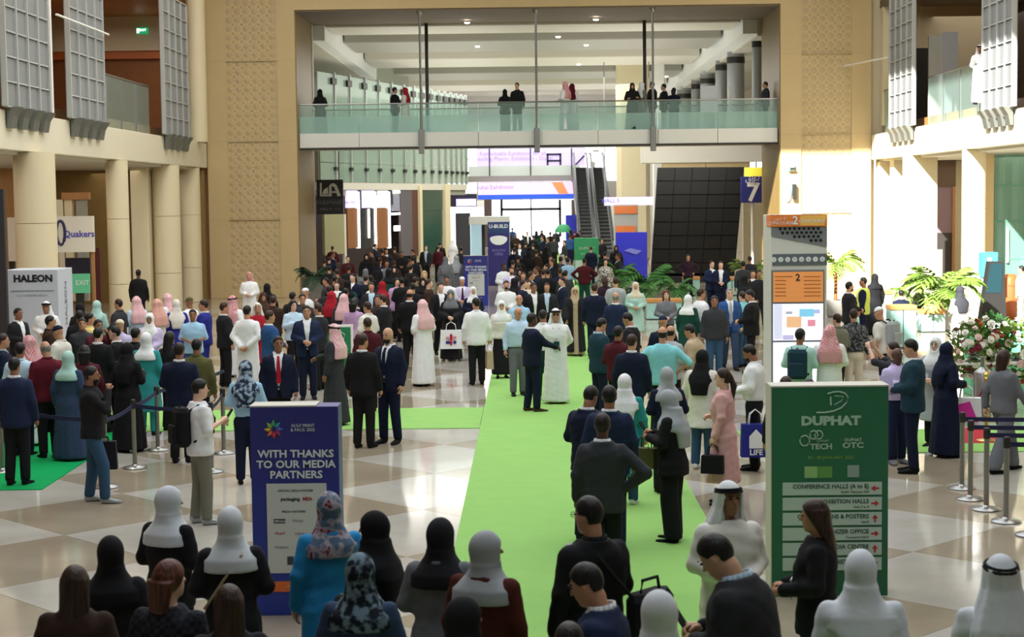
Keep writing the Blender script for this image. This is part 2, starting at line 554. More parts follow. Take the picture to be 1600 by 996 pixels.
shop = thing('shop_front', 'row of dark shop fronts under the glazed gallery with lit lilac signs', 'shop', A0, ANG)
MB().box(-.5, WL, 1.2, 1.6, 0, 4.0).build('wall', mat('shop_wall', '#3a2c26', rough=.7), shop)


def shop_rect(x0, y0, x1, y1, name, material, off=0.0, dep=.12):
    t0, z1 = on_wall(x0, y0, off); t1, _ = on_wall(x1, y0, off); _, z0 = on_wall((x0 + x1) / 2, y1, off)
    z0 = max(z0, 0)
    return MB().box(t0, t1, off - dep, off, z0, z1).build(name, material, shop)


M_LILAC = mat('lit_lilac_panel', '#b9a9e6', emit=1.5)
M_LITW = mat('lit_white_panel', '#f1f2f5', emit=2.2)
M_LITL = mat('lit_strip', '#ffffff', emit=3.0)
shop_rect(503, 335, 534, 398, 'olive_panel', mat('olive_panel', '#8f8c66', rough=.8))
shop_rect(534, 335, 537, 420, 'post', M_OFFW)
for x0, x1, mt_ in ((539, 555, 'b'), (562, 581, 'k'), (588, 603, 'b')):
    s_ = shop_rect(x0, 298, x1, 325, 'sign_panel', M_LILAC if x0 < 588 else mat('lit_grey_panel', '#c9c3d2', emit=.8))
    shop_rect(x0, 326, x1, 388, 'door_panel', M_WOOD if mt_ == 'b' else M_BLACK)
    shop_rect(x1, 300, x1 + 2, 388, 'light_strip', M_LITL, dep=.16)
shop_rect(571, 327, 573, 372, 'light_strip', M_LITL, dep=.16)
shop_rect(556, 298, 561, 345, 'dark_panel', mat('shop_navy', '#131329', rough=.6))
shop_rect(605, 298, 610, 320, 'dark_panel', mat('shop_navy', '#131329', rough=.6))
shop_rect(611, 298, 622, 302, 'light_strip', M_LITL)
shop_rect(607, 333, 622, 336, 'light_strip', M_LITL)
shop_rect(615, 353, 622, 361, 'lamp_panel', M_LITL)
shop_rect(611, 305, 621, 330, 'poster', mat('shop_poster', '#8f8fa2', rough=.7))
shop_rect(622, 296, 640, 400, 'grey_panel', mat('shop_grey', '#5a5358', rough=.7))
shop_rect(640, 296, 650, 400, 'brown_panel', mat('shop_brown', '#55301f', rough=.7))
shop_rect(649, 290, 653, 410, 'post', M_COLUMN, dep=.25)
for y0, y1 in ((291, 329), (330, 372), (373, 405)):
    shop_rect(655, y0, 688, y1, 'green_pane', mat('dark_green_glass', '#24483c', rough=.15))
shop_rect(689, 288, 697, 410, 'post', M_COLUMN, dep=.25)
for px, s_ in ((547, 'أ'), (571, 'ABC')):
    pass

# white shops at the far left end and the end wall of the concourse
sh2 = thing('far_shop', 'white lit shop front at the far left end of the concourse', 'shop', (0, 108, 0))


def rect(parent, Y, x0, y0, x1, y1, name, material, dep=.1, off=None, zmin=0.0):
    """frontal slab at distance Y covering a photo rectangle, local to a parent standing at (ox, Y)"""
    A, B = on_y(x0, (y0 + y1) / 2, Y), on_y(x1, (y0 + y1) / 2, Y)
    zt, zb = on_y((x0 + x1) / 2, y0, Y).z, on_y((x0 + x1) / 2, y1, Y).z
    ox, oy, oz = parent.location
    return MB().box(A.x - ox, B.x - ox, Y - oy - (off or 0) - dep, Y - oy - (off or 0), max(zb, zmin) - oz, zt - oz).build(name, material, parent)


M_DAY = mat('daylight_glazing', '#f4f8ff', emit=2.3)
rect(sh2, 108, 697, 286, 745, 303, 'white_fascia', M_LITW)
rect(sh2, 108, 697, 303, 745, 323, 'sign_band', mat('shop_navy2', '#25233a', rough=.6))
rect(sh2, 108, 713, 311, 744, 322, 'lilac_sign', M_LILAC, off=.1)
rect(sh2, 108, 698, 324, 745, 333, 'white_band', M_LITW)
rect(sh2, 108, 699, 333, 712, 400, 'window_pane', M_DAY)
rect(sh2, 108, 712, 333, 735, 400, 'dark_opening', mat('shop_dark', '#3b3a40', rough=.7))
rect(sh2, 108, 735, 324, 757, 400, 'blue_glass', mat('pale_blue_glazing', '#b9d4ee', emit=1.0))

en = thing('window_1', None, None, (0, 128, 0), kind='structure')
rect(en, 128, 729, 228, 965, 284, 'glazing', M_DAY)
rect(en, 128, 757, 308, 908, 420, 'glazing', M_DAY)
rect(en, 128, 705, 284, 965, 312, 'wall_band', M_GREYP, off=.02)
for x0, x1, y0, y1 in ((782, 786, 312, 370), (829, 831, 312, 370), (873, 877, 312, 370), (782, 877, 325, 329)):
    rect(en, 128, x0, y0, x1, y1, 'door_frame', M_DARKM, off=.12)
rect(en, 128, 757, 312, 769, 400, 'brown_column', mat('far_brown', '#5a4a41', rough=.7), off=.1)
rect(en, 128, 893, 312, 906, 400, 'brown_column', mat('far_brown', '#5a4a41', rough=.7), off=.1)
rect(en, 128, 926, 234, 936, 238, 'lamp', M_GREYP, off=.1)
rect(en, 128, 922, 253, 930, 262, 'plaque', M_GREYP, off=.1)

M_SCR = mat('led_screen_lilac', '#b7a6ec', emit=.78)
M_SCRP = mat('led_screen_pink', '#d9c3f0', emit=.8)
M_SCRB = mat('led_screen_blue', '#2a53c4', emit=.9)
M_SCRO = mat('led_screen_orange', '#f27a4c', emit=1.1)
M_SCRT = mat('led_screen_text', '#8f80c6', emit=.6)
ls = thing('led_screen', 'upper lilac led screen over the far entrance doors', 'screen', (0, 124, 0))
rect(ls, 124, 745, 230, 914, 260, 'display', M_SCR, dep=.2)
sc_ = 124.0
pp = on_y(797, 240, 123.7)
lettering('A Remarkable Exhibition for all', .42, (pp.x, -.25, pp.z), M_SCRT, ls)
pp = on_y(797, 248, 123.7)
lettering('the leading Pharm. Exhibition - Dubai', .42, (pp.x, -.25, pp.z), M_SCRT, ls)
rect(ls, 124, 854, 240, 877, 243, 'icon_bar', M_DARKM, off=.22, dep=.05); rect(ls, 124, 854, 250, 877, 253, 'icon_bar', M_DARKM, off=.22, dep=.05)
rect(ls, 124, 854, 240, 857, 263, 'icon_bar', M_DARKM, off=.22, dep=.05); rect(ls, 124, 874, 240, 877, 263, 'icon_bar', M_DARKM, off=.22, dep=.05)
p1, p2 = on_y(896, 261, 123.7), on_y(913, 243, 123.7)
MB().tube([(p1.x, -.25, p1.z), (p2.x, -.25, p2.z)], .06, 5).build('icon_stroke', M_DARKM, ls)
bal2 = thing('far_balcony', 'pale glass fronted balcony under the upper led screen', 'balcony', (0, 122, 0))
rect(bal2, 122, 732, 259, 906, 275, 'glass_front', mat('pale_glass_front', '#d5e0de', rough=.2), dep=.06)
rect(bal2, 122, 730, 275, 905, 284, 'slab', M_GREYP, dep=1.0)
for px in (765, 829, 893):
    rect(bal2, 122, px - 1, 232, px + 1, 284, 'post', M_DARKM, dep=.1, off=.3)
ls2 = thing('led_screen', 'lower pink led screen with an orange shape above the far doors', 'screen', (0, 120, 0))
rect(ls2, 120, 747, 285, 905, 306, 'display', M_SCRP, dep=.25)
rect(ls2, 120, 747, 304, 905, 311, 'blue_band', M_SCRB, dep=.27)
a_ = [on_y(x_, y_, 119.7) for x_, y_ in ((862, 285), (879, 285), (888, 303), (873, 303))]
MB().prism([(p.x, -.3, p.z) for p in a_], (0, -.03, 0)).build('orange_shape', M_SCRO, ls2)
pp = on_y(772, 293, 119.7)
lettering('Dubai Exhibition', .42, (pp.x, -.28, pp.z), M_SCRT, ls2)

# escalators
for k, (x0, x1) in enumerate(((905, 931), (935, 960))):
    A, B = on_y(x0, 360, 104), on_y(x1, 360, 104)
    wd = B.x - A.x
    es = thing('escalator', ['left of two escalators climbing beside the far led screens', 'right of two escalators climbing beside the far led screens'][k], 'escalator', ((A.x + B.x) / 2, 104, 0), group='escalators')
    top = 118.0 - 104
    zt = on_y(x0, 262, 118).z
    MB().prism([(-wd / 2, 0, 0), (-wd / 2, 0, .4), (-wd / 2, top, zt), (-wd / 2, top + 2, zt), (-wd / 2, top + 2, zt - .8)], (wd, 0, 0)).build('truss', mat('escalator_truss', '#4d4f50', rough=.4, metal=.4), es)
    n = 24
    for i in range(n):
        y_ = .3 + (top - .3) * i / n; z_ = .4 + (zt - .4) * i / n
        MB().box(-wd * .36, wd * .36, y_, y_ + top / n * 1.0, z_ - .05, z_ + (zt - .4) / n).build('step', mat('escalator_step', '#1c1d1f', rough=.5), es)
    for sg in (-1, 1):
        p = [(sg * wd * .42, 0, .3), (sg * wd * .42, 0, 1.3), (sg * wd * .42, top, zt + 1.0), (sg * wd * .42, top + 2, zt + 1.0), (sg * wd * .42, top + 2, zt), (sg * wd * .42, top, zt)]
        MB().prism(p, (sg * .03, 0, 0)).build('glass_side', M_GLASS, es)
        MB().tube([(sg * wd * .43, -.2, 1.1), (sg * wd * .43, 0, 1.33), (sg * wd * .43, top, zt + 1.03), (sg * wd * .43, top + 2, zt + 1.03)], .07, 6).build('handrail', M_BLACK, es, True)

# right-hand concourse: beige column, wall, black wall of screens, hall sign
MB().bbox(-.95, .95, -.6, .6, 0, 12, .25).build('column', M_COLUMN, kind='structure').location = (on_y(990, 300, 96).x, 96.4, 0)
MB().bbox(-.2, .45, -.3, .3, 0, 12, .05).build('column', M_WHITE, kind='structure').location = (on_y(1026, 300, 92).x, 92, 0)
bwall = thing('wall_concourse', None, None, (0, 77, 0), kind='structure')
for x0, x1 in ((1034, 1101), (1102, 1168)):
    rect(bwall, 77, x0, 130 + 95, x1, 268, 'stone_panel', M_LIME, dep=.3)
rect(bwall, 77, 1170, 226, 1192, 268, 'window_frame', M_WHITE, dep=.1)
rect(bwall, 77, 1172, 228, 1190, 262, 'window_pane', M_DAY, dep=.12)
rect(bwall, 77, 1180, 228, 1182, 262, 'window_bar', M_DARKM, dep=.14); rect(bwall, 77, 1171, 244, 1191, 246, 'window_bar', M_DARKM, dep=.14)
rect(bwall, 77, 1160, 300, 1192, 470, 'stone_panel', M_COLUMN, dep=.3)

Yb = 73.0
P4 = [on_y(1028, 262, Yb), on_y(1163, 261, Yb), on_y(1148, 432, Yb), on_y(1017, 432, Yb)]
bs = thing('screen_wall', 'big black switched-off screen wall leaning to the left', 'screen', (P4[3].x, Yb, 0))
c_ = [Vector((p.x - P4[3].x, 0, p.z)) for p in P4]
nr, nc = 8, 5
for i in range(nc):
    for j in range(nr):
        f = lambda u, v: c_[0].lerp(c_[1], u).lerp(c_[3].lerp(c_[2], u), v)
        g = .004
        pts = [f(i / nc + g, j / nr + g), f((i + 1) / nc - g, j / nr + g), f((i + 1) / nc - g, (j + 1) / nr - g), f(i / nc + g, (j + 1) / nr - g)]
        MB().prism(pts, (0, .08, 0)).build('screen_tile', mat('dead_screen', '#11100e', rough=.6, spec=.25), bs)
MB().prism([c_[0] + Vector((0, .09, 0)), c_[1] + Vector((0, .09, 0)), c_[2] + Vector((0, .09, 0)), c_[3] + Vector((0, .09, 0))], (0, .25, 0)).build('frame', M_BLACKM, bs)
MB().box(.3, 3.0, .0, .6, 0, c_[3].z + .1).build('base', M_BLACKM, bs)

hs_ = thing('hall_sign', 'navy sign with a white 7 and a yellow top beside the black screen wall', 'sign', (on_y(1175, 300, 71).x, 71, 0))
rect(hs_, 71, 1157, 276, 1193, 317, 'blue_board', mat('sign_navy', '#1d2366', rough=.5, emit=.12), dep=.3)
rect(hs_, 71, 1163, 262, 1192, 276, 'yellow_board', mat('sign_yellow', '#f0e04a', rough=.5, emit=.3), dep=.3)
pp = on_y(1175, 302, 71)
lettering('7', 1.05, (0.0, -.31, pp.z), M_WHITE, hs_, bold=.03)
lettering('HALL', .2, (0.0, -.31, on_y(1175, 287, 71).z), M_WHITE, hs_)
lettering('قاعة', .34, (0.0, -.31, on_y(1175, 280, 71).z), M_WHITE, hs_)
MB().tube([(0, -.1, 0), (0, -.1, on_y(1175, 310, 71).z)], .06, 8).build('post', M_WHITE, hs_, True)

# LED ribbon and second information totem near the far column
rb = thing('led_ribbon', 'thin lilac led ribbon hung over the distant information totem', 'screen', (on_y(980, 315, 90).x, 90, 0))
rect(rb, 90, 944, 308, 1020, 321, 'display', M_SCRP, dep=.25)
lettering('HALL 5', .3, (-.9, -.27, on_y(960, 314, 90).z), M_SCRB, rb)
for dx in (-1.2, 1.2):
    MB().tube([(dx, -.1, on_y(980, 310, 90).z), (dx, -.1, 11.9)], .03, 5).build('hanger', M_STEEL, rb)
k2 = thing('information_totem', 'distant grey totem with orange top, behind the palms', 'totem', (on_y(977, 340, 78).x, 78, 0))
rect(k2, 78, 959, 320, 996, 420, 'body', mat('totem_grey', '#b0b2ae', rough=.5), dep=.5)
rect(k2, 78, 959, 322, 994, 334, 'orange_header', mat('totem_orange', '#e07a3c', rough=.5), off=.5)
rect(k2, 78, 961, 353, 992, 365, 'orange_screen', mat('totem_orange', '#e07a3c', rough=.5), off=.5)
b2 = thing('blue_banner', 'royal blue curved banner below the distant grey totem', 'banner', (on_y(985, 380, 72).x, 72, 0))
rect(b2, 72, 962, 363, 1011, 440, 'board', mat('royal_blue', '#2a2fc0', rough=.5), dep=.15)
pp = [on_y(x_, y_, 71.8) for x_, y_ in ((975, 392), (985, 388), (1003, 392), (994, 398))]
MB().prism([(p.x - b2.location.x, -.16, p.z) for p in pp], (0, -.02, 0)).build('swoosh', mat('banner_lav', '#7c80d8', rough=.5), b2)

# black directory sign by the left pier
ds = thing('directory_sign', 'black hanging sign with a pale arch emblem beside the left stone pier', 'sign', (on_y(516, 308, 70).x, 70, 0))
rect(ds, 70, 496, 281, 537, 335, 'board', M_BLACK, dep=.2)
M_EMB = mat('emblem_grey', '#c6c6c0', rough=.6)
def emb(pts):
    p = [on_y(480 + x_ / 13.27, 270 + y_ / 13.27, 69.78) for x_, y_ in pts]
    MB().prism([(q_.x - ds.location.x, -.21, q_.z) for q_ in p], (0, -.02, 0)).build('emblem', M_EMB, ds)
emb([(262, 210), (300, 210), (300, 440), (262, 480)])
emb([(262, 455), (510, 455), (510, 490), (262, 490)])
emb([(315, 420), (350, 350), (430, 300), (430, 440), (315, 445)])
emb([(450, 460), (455, 270), (500, 225), (560, 220), (610, 260), (700, 480), (630, 490), (560, 300), (505, 280), (500, 460)])
emb([(505, 385), (600, 385), (610, 420), (505, 420)])
for yy, tx in ((313, 'مركز دبي التجاري'), (317.5, 'DUBAI WORLD TRADE CENTRE'), (327, 'HALL 4    ▪ ▪')):
    lettering(tx, .15, (0, -.215, on_y(516, yy, 69.8).z), mat('sign_dim_grey', '#77787a', rough=.6), ds)
for dx in (-.4, .4):
    MB().tube([(dx, -.1, on_y(516, 283, 70).z), (dx, -.1, 5.9)], .025, 5).build('hanger', M_STEEL, ds)

# ------------------------------------------------------------------ side galleries
def gallery(side):
    L = side < 0
    X = XL if L else XR
    s = -1 if L else 1
    xs_ = lambda a_, b__: (min(X + s * a_, X + s * b__), max(X + s * a_, X + s * b__))
    nm = 'left' if L else 'right'
    y0 = 8
    g = thing('wall_' + nm, None, None, (0, 0, 0), kind='structure')
    x0, x1 = xs_(0, 9)
    MB().bbox(x0, x1, y0, 64.9, 5.1, 6.05, .02).build('balcony_slab', M_CREAM, g)
    x0, x1 = xs_(.45, 9)
    MB().box(x0, x1, y0, 64.9, 6.05, 6.4).build('balcony_floor', M_WOODL, g)
    MB().box(*xs_(.3, 9), y0, 64.9, 5.02, 5.098).build('soffit', M_OFFW, g)
    MB().box(*xs_(6.5 if L else 5.2, 7 if L else 5.7), y0, 64.9, 6.4, 16).build('upper_back_wall', M_WOOD if L else mat('dark_wood', '#35261f', rough=.6, noise=.2, nscale=2), g)
    MB().box(*xs_(.3, 7), y0, 64.9, 10.9, 11.2).build('upper_ceiling', M_WOODL if L else M_SOFFIT, g)
    MB().box(*xs_(5.5, 6), y0, 64.9, 0, 5.02).build('lower_back_wall', M_WOODL if L else M_COLUMN, g)
    return g


gl, gr = gallery(-1), gallery(1)
# end walls of the left upper gallery
MB().box(-19, -12.9, 64.2, 64.6, 9.6, 10.9).build('bulkhead', M_WARM, gl)
MB().box(-19, -12.9, 64.5, 64.8, 6.4, 9.6).build('end_wall', M_WOOD, gl)
MB().box(-19, -12.9, 64.3, 64.5, 9.3, 9.6).build('lit_strip', mat('wood_lit_tone', '#b5622c', rough=.4), gl)  # light on the top of the wood recess, put into this orange colour
MB().box(13.6, 18.5, 64.3, 64.6, 6.4, 10.9).build('end_wall', M_COLUMN, gr)
MB().box(-18.4, -15.4, 62.9, 63.2, 0, 5.0).build('dark_recess', M_GOLDWOOD, gl)
MB().box(-18.4, -12.6, 64.3, 64.8, 0, 5.0).build('end_wall', M_GOLDWOOD, gl)
MB().box(13.5, 18.5, 64.3, 64.8, 0, 5.0).build('end_wall', M_COLUMN, gr)
# lit downlights on the underside of the end of the left gallery ceiling
pex = on_y(222, 48, 64.1)
ex = thing('exit_sign', 'green lit exit sign on the bulkhead of the left upper gallery', 'sign', (pex.x, 64.15, pex.z))
MB().bbox(-.22, .22, -.06, 0, -.12, .12, .01).build('lamp_box', mat('exit_green', '#1f9a66', emit=.7), ex)
lettering('EXIT', .13, (.03, -.065, .02), M_LITW, ex)
MB().box(-.2, -.11, -.065, -.06, -.09, .08).build('running_figure', M_LITW, ex)


def column(x, y, r_, z0, z1, label, square=False):
    t = thing('column', None, None, (x, y, 0), kind='structure')
    if square:
        MB().bbox(-r_, r_, -r_, r_, z0, z1, .02).build('shaft', M_COLUMN, t)
    else:
        zz = [z0] + [z_ for z_ in (1.3, 3.3) if z0 < z_ < z1] + [z1]
        for a_, b__ in zip(zz[:-1], zz[1:]):
            MB().lathe([(r_, a_ + .006), (r_, b__ - .006)], n=32).build('drum', M_COLUMN, t, True)
    return t


column(-12.55, 42.3, .52, 0, 5.09, '')
column(-12.6, 51.0, .335, 0, 5.09, '')
column(-12.75, 58.6, .47, 0, 5.09, '')
column(-12.85, 63.2, .38, 0, 5.09, '')
column(-13.55, 58.2, .3, 0, 5.09, '', True)
column(-12.52, 63.4, .36, 6.05, 16, '')
column(13.95, 62.6, .36, 0, 5.09, '', True)
column(13.70, 58.6, .50, 0, 5.09, '', True)
column(13.62, 51.2, .36, 0, 5.09, '')
column(14.3, 63.0, .40, 6.05, 16, '')
p = on_y(78, 100, 43.6)
MB().bbox(-.06, .06, -.06, .06, 6.05, 16, .01).build('trim_7', M_WHITE, kind='structure').location = (p.x, 43.6, 0)


def louvre(side, ya, yb_, label):
    X = XL + .02 if side < 0 else XR - .02
    s = 1 if side < 0 else -1                       # towards the hall
    t = thing('metal_screen', label, 'screen', (X, ya, 0), group='perforated metal screens')
    Lh = yb_ - ya
    zb, zt = 6.12, 10.9
    MB().box(min(0, s * .05), max(0, s * .05), 0, Lh, zb, zt).build('backing', M_ALU, t)
    nc, nr = 4, 8
    for c_ in range(nc + 1):
        y_ = Lh * c_ / nc
        MB().box(min(s * .03, s * .16), max(s * .03, s * .16), y_ - .035, y_ + .035, zb, zt).build('mullion', M_ALUD, t)
    pm = None
    for c_ in range(nc):
        for r_ in range(nr):
            y0 = Lh * c_ / nc + .06; y1 = Lh * (c_ + 1) / nc - .06
            z0 = zb + (zt - zb) * r_ / nr + .03; z1 = zb + (zt - zb) * (r_ + 1) / nr - .03
            MB().bbox(min(s * .05, s * .10), max(s * .05, s * .10), y0, y1, z0, z1, .015).build('panel', M_ALU, t)
    for r_ in range(nr + 1):
        z_ = zb + (zt - zb) * r_ / nr
        MB().box(min(s * .05, s * .14), max(s * .05, s * .14), 0, Lh, z_ - .02, z_ + .02).build('rail', M_ALUD, t)
    for c_ in range(nc):
        y0 = Lh * (c_ + .35) / nc
        pr = [(s * .02, y0, 5.62), (s * .10, y0, 5.62), (s * .16, y0, 5.9), (s * .30, y0, zb), (s * .02, y0, zb)]
        MB().prism(pr, (0, Lh / nc * .55, 0)).build('bracket', mat('bracket_grey', '#6e7069', rough=.5, metal=.3), t)
    return t


louvre(-1, 39.6, 43.2, 'grey perforated metal screen left of the white post on the left gallery')
louvre(-1, 45.2, 48.8, 'grey perforated metal screen right of the white post on the left gallery')
louvre(-1, 56.9, 60.9, 'grey perforated metal screen on the left gallery closest to the stone pier')
louvre(1, 57.4, 61.0, 'grey perforated metal screen on the right gallery closest to the stone pier')
louvre(1, 45.6, 48.6, 'grey perforated metal screen on the right gallery beyond the man in white')


def balustrade(side, ya, yb_, label):
    s = -1 if side < 0 else 1
    X = (XL if side < 0 else XR) + s * .35
    t = thing('glass_balustrade', label, 'balustrade', (X, ya, 6.05), group='gallery balustrades')
    L = yb_ - ya; n = max(1, round(L / 2.0))
    for i in range(n):
        MB().box(-.012, .012, L * i / n + .03, L * (i + 1) / n - .03, .02, 1.62).build('pane', M_GLASS, t)
        MB().bbox(-.03, .03, L * i / n - .02, L * i / n + .02, 0, 1.6, .005).build('post', M_STEEL, t)
    MB().tube([(0, 0, 1.66), (0, L, 1.66)], .03, 8).build('handrail', M_STEEL, t, True)


balustrade(-1, 34, 39.4, 'glass balustrade of the left gallery at the very edge of the view')
balustrade(-1, 43.4, 45.0, 'short glass balustrade between two metal screens of the left gallery')
balustrade(-1, 49.0, 56.7, 'long glass balustrade of the left gallery below the exit sign')
balustrade(-1, 61.1, 64.4, 'glass balustrade of the left gallery beside the stone pier')
balustrade(1, 61.2, 64.3, 'glass balustrade of the right gallery beside the stone pier')
balustrade(1, 48.8, 57.2, 'glass balustrade of the right gallery with the man in white behind it')
balustrade(1, 38, 45.4, 'glass balustrade of the right gallery at the edge of the view')
a1, a2 = on_y(80, 26, 44), on_y(155, 27, 47)
tr_ = MB().tube([(XL + .3, 43.5, a1.z), (XL + .3, 48.9, a1.z)], .03, 6).build('tie_rod', M_WHITE); tag(tr_, 'thin white tie rod across the left gallery metal screens', 'rod')
a1 = on_y(1364, 93, 62)
tr_ = MB().tube([(XR - 1.1, 64.99, a1.z), (XR - .2, 61.1, a1.z)], .03, 6).build('tie_rod', M_WHITE); tag(tr_, 'thin white tie rod from the right stone pier to a metal screen', 'rod')
# things glimpsed in the upper galleries
for k, (px, py0, py1, Y, w_) in enumerate(((1474, 55, 100, 58, .5), (1485, 50, 98, 56, .25), (1452, 75, 130, 61, .6))):
    q0, q1 = on_y(px, py0, Y), on_y(px, py1, Y)
    MB().box(q0.x - w_, q0.x + w_, Y, Y + .1, 6.4, q0.z).build('gallery_door', [M_GREYP, M_ALU, M_DARKM][k], gr)

# ------------------------------------------------------------------ lower right: glazed corner, doorway
gw = thing('window_2', None, None, (0, 53, 0), kind='structure')
xa, xb = on_y(1553, 300, 53).x, 18.6
zs = [0, on_y(1575, 405, 53).z, on_y(1575, 346, 53).z, on_y(1575, 290, 53).z, 5.0]
nx = 3
for j in range(4):
    for i in range(nx):
        MB().box(xa + (xb - xa) * i / nx + .015, xa + (xb - xa) * (i + 1) / nx - .015, -.02, .02, zs[j] + .015, zs[j + 1] - .015).build('pane', M_GLASSG, gw)
    MB().box(xa, xb, -.03, .03, zs[j] - .015, zs[j] + .015).build('glazing_bar', mat('glazing_green', '#4f8f78', rough=.4), gw)
MB().box(xa - .05, xb, 1.6, 1.7, 0, 5).build('curtain', mat('grey_curtain', '#aab3a4', rough=.9, noise=.2, nscale=5), gw)
for k in range(9):
    x_ = xa + (xb - xa) * (k + .5) / 9
    MB().lathe([(.12, .05), (.12, 4.9)], (x_, 1.45, 0), 8).build('curtain_fold', mat('grey_curtain', '#8f9a8c', rough=.9), gw, True)
MB().bbox(-.04, .04, -.1, -.03, 1.9, 3.0, .01).build('door_handle', M_WHITE, gw).location = (on_y(1573, 378, 53).x, -.02, -.35)
MB().box(on_y(1530, 300, 53).x, xa, .0, .4, 0, 5).build('stone_jamb', M_LIME, gw)
dw = thing('door_1', None, None, (0, 63.5, 0), kind='structure')
rect(dw, 63.5, 1434, 246, 1492, 292, 'lintel', mat('lintel_brown', '#5d4a3a', rough=.6), dep=.15)
rect(dw, 63.5, 1434, 292, 1488, 364, 'fanlight', mat('pinkish_glass', '#8b737c', rough=.25), dep=.1)
rect(dw, 63.5, 1434, 364, 1488, 480, 'dark_glass', mat('dark_door', '#3a3634', rough=.3), dep=.1)
rect(dw, 63.5, 1486, 292, 1490, 480, 'door_frame', M_WOODL, dep=.2)
rect(dw, 63.5, 1450, 390, 1471, 470, 'poster', mat('grey_green_poster', '#8d8f7b', rough=.7), dep=.14)

# overhead: roof with a long skylight (out of the picture), so that daylight falls as it does in the hall
rf = thing('roof', None, None, (0, 0, 0), kind='structure')
SX0, SX1, SY0, SY1 = -3.8, 6.5, 3.0, 50.3
M_ROOF = mat('roof_white', '#d9d6cd', rough=.8)
MB().box(-24, SX0, -16, 70, 16, 16.3).build('roof_panel', M_ROOF, rf)
MB().box(SX1, 24, -16, 70, 16, 16.3).build('roof_panel', M_ROOF, rf)
MB().box(SX0, SX1, SY1, 70, 16, 16.3).build('roof_panel', M_ROOF, rf)
MB().box(SX0, SX1, -16, SY0, 16, 16.3).build('roof_panel', M_ROOF, rf)
MB().box(-24, 24, -16.3, -16, 0, 16.3).build('wall_back', M_WARM, rf)
MB().box(-24.3, -24, -16, 135, 0, 16.3).build('wall_outer', M_WARM, rf)
MB().box(24, 24.3, -16, 135, 0, 16.3).build('wall_outer', M_WARM, rf)
MB().box(-24, 24, 69.5, 70, 12, 16.3).build('wall_over', M_WARM, rf)
# ------------------------------------------------------------------ signs, booths, queue posts, seating, plants
M_INK = mat('ink_black', '#15161a', rough=.6)
M_INKG = mat('ink_grey', '#7f858c', rough=.6)
M_PRINTW = mat('print_white', '#dfe4e6', rough=.6)


def std_board(px0, px1, py_top, py_base, name, label, cat, h=None):
    q = on_z((px0 + px1) / 2, py_base)
    t = thing(name, label, cat, (q.x, q.y, 0))
    A, B = on_y(px0, py_top, q.y), on_y(px1, py_top, q.y)
    return t, (B.x - A.x), (A.z + B.z) / 2, q


def gradient_mat(name, c0, c1, z0, z1):
    """printed board: the colour runs from c0 at the foot to c1 at the top"""
    m = mat(name, c0, rough=.45)
    nt = m.node_tree; b = nt.nodes['Principled BSDF']
    tc = nt.nodes.new('ShaderNodeTexCoord'); sp = nt.nodes.new('ShaderNodeSeparateXYZ'); mr = nt.nodes.new('ShaderNodeMapRange')
    mr.inputs['From Min'].default_value = z0; mr.inputs['From Max'].default_value = z1
    rp = nt.nodes.new('ShaderNodeValToRGB')
    rp.color_ramp.elements[0].color = srgb(c0); rp.color_ramp.elements[1].color = srgb(c1)
    nt.links.new(tc.outputs['Object'], sp.inputs[0]); nt.links.new(sp.outputs['Z'], mr.inputs['Value'])
    nt.links.new(mr.outputs['Result'], rp.inputs['Fac']); nt.links.new(rp.outputs['Color'], b.inputs['Base Color'])
    return m


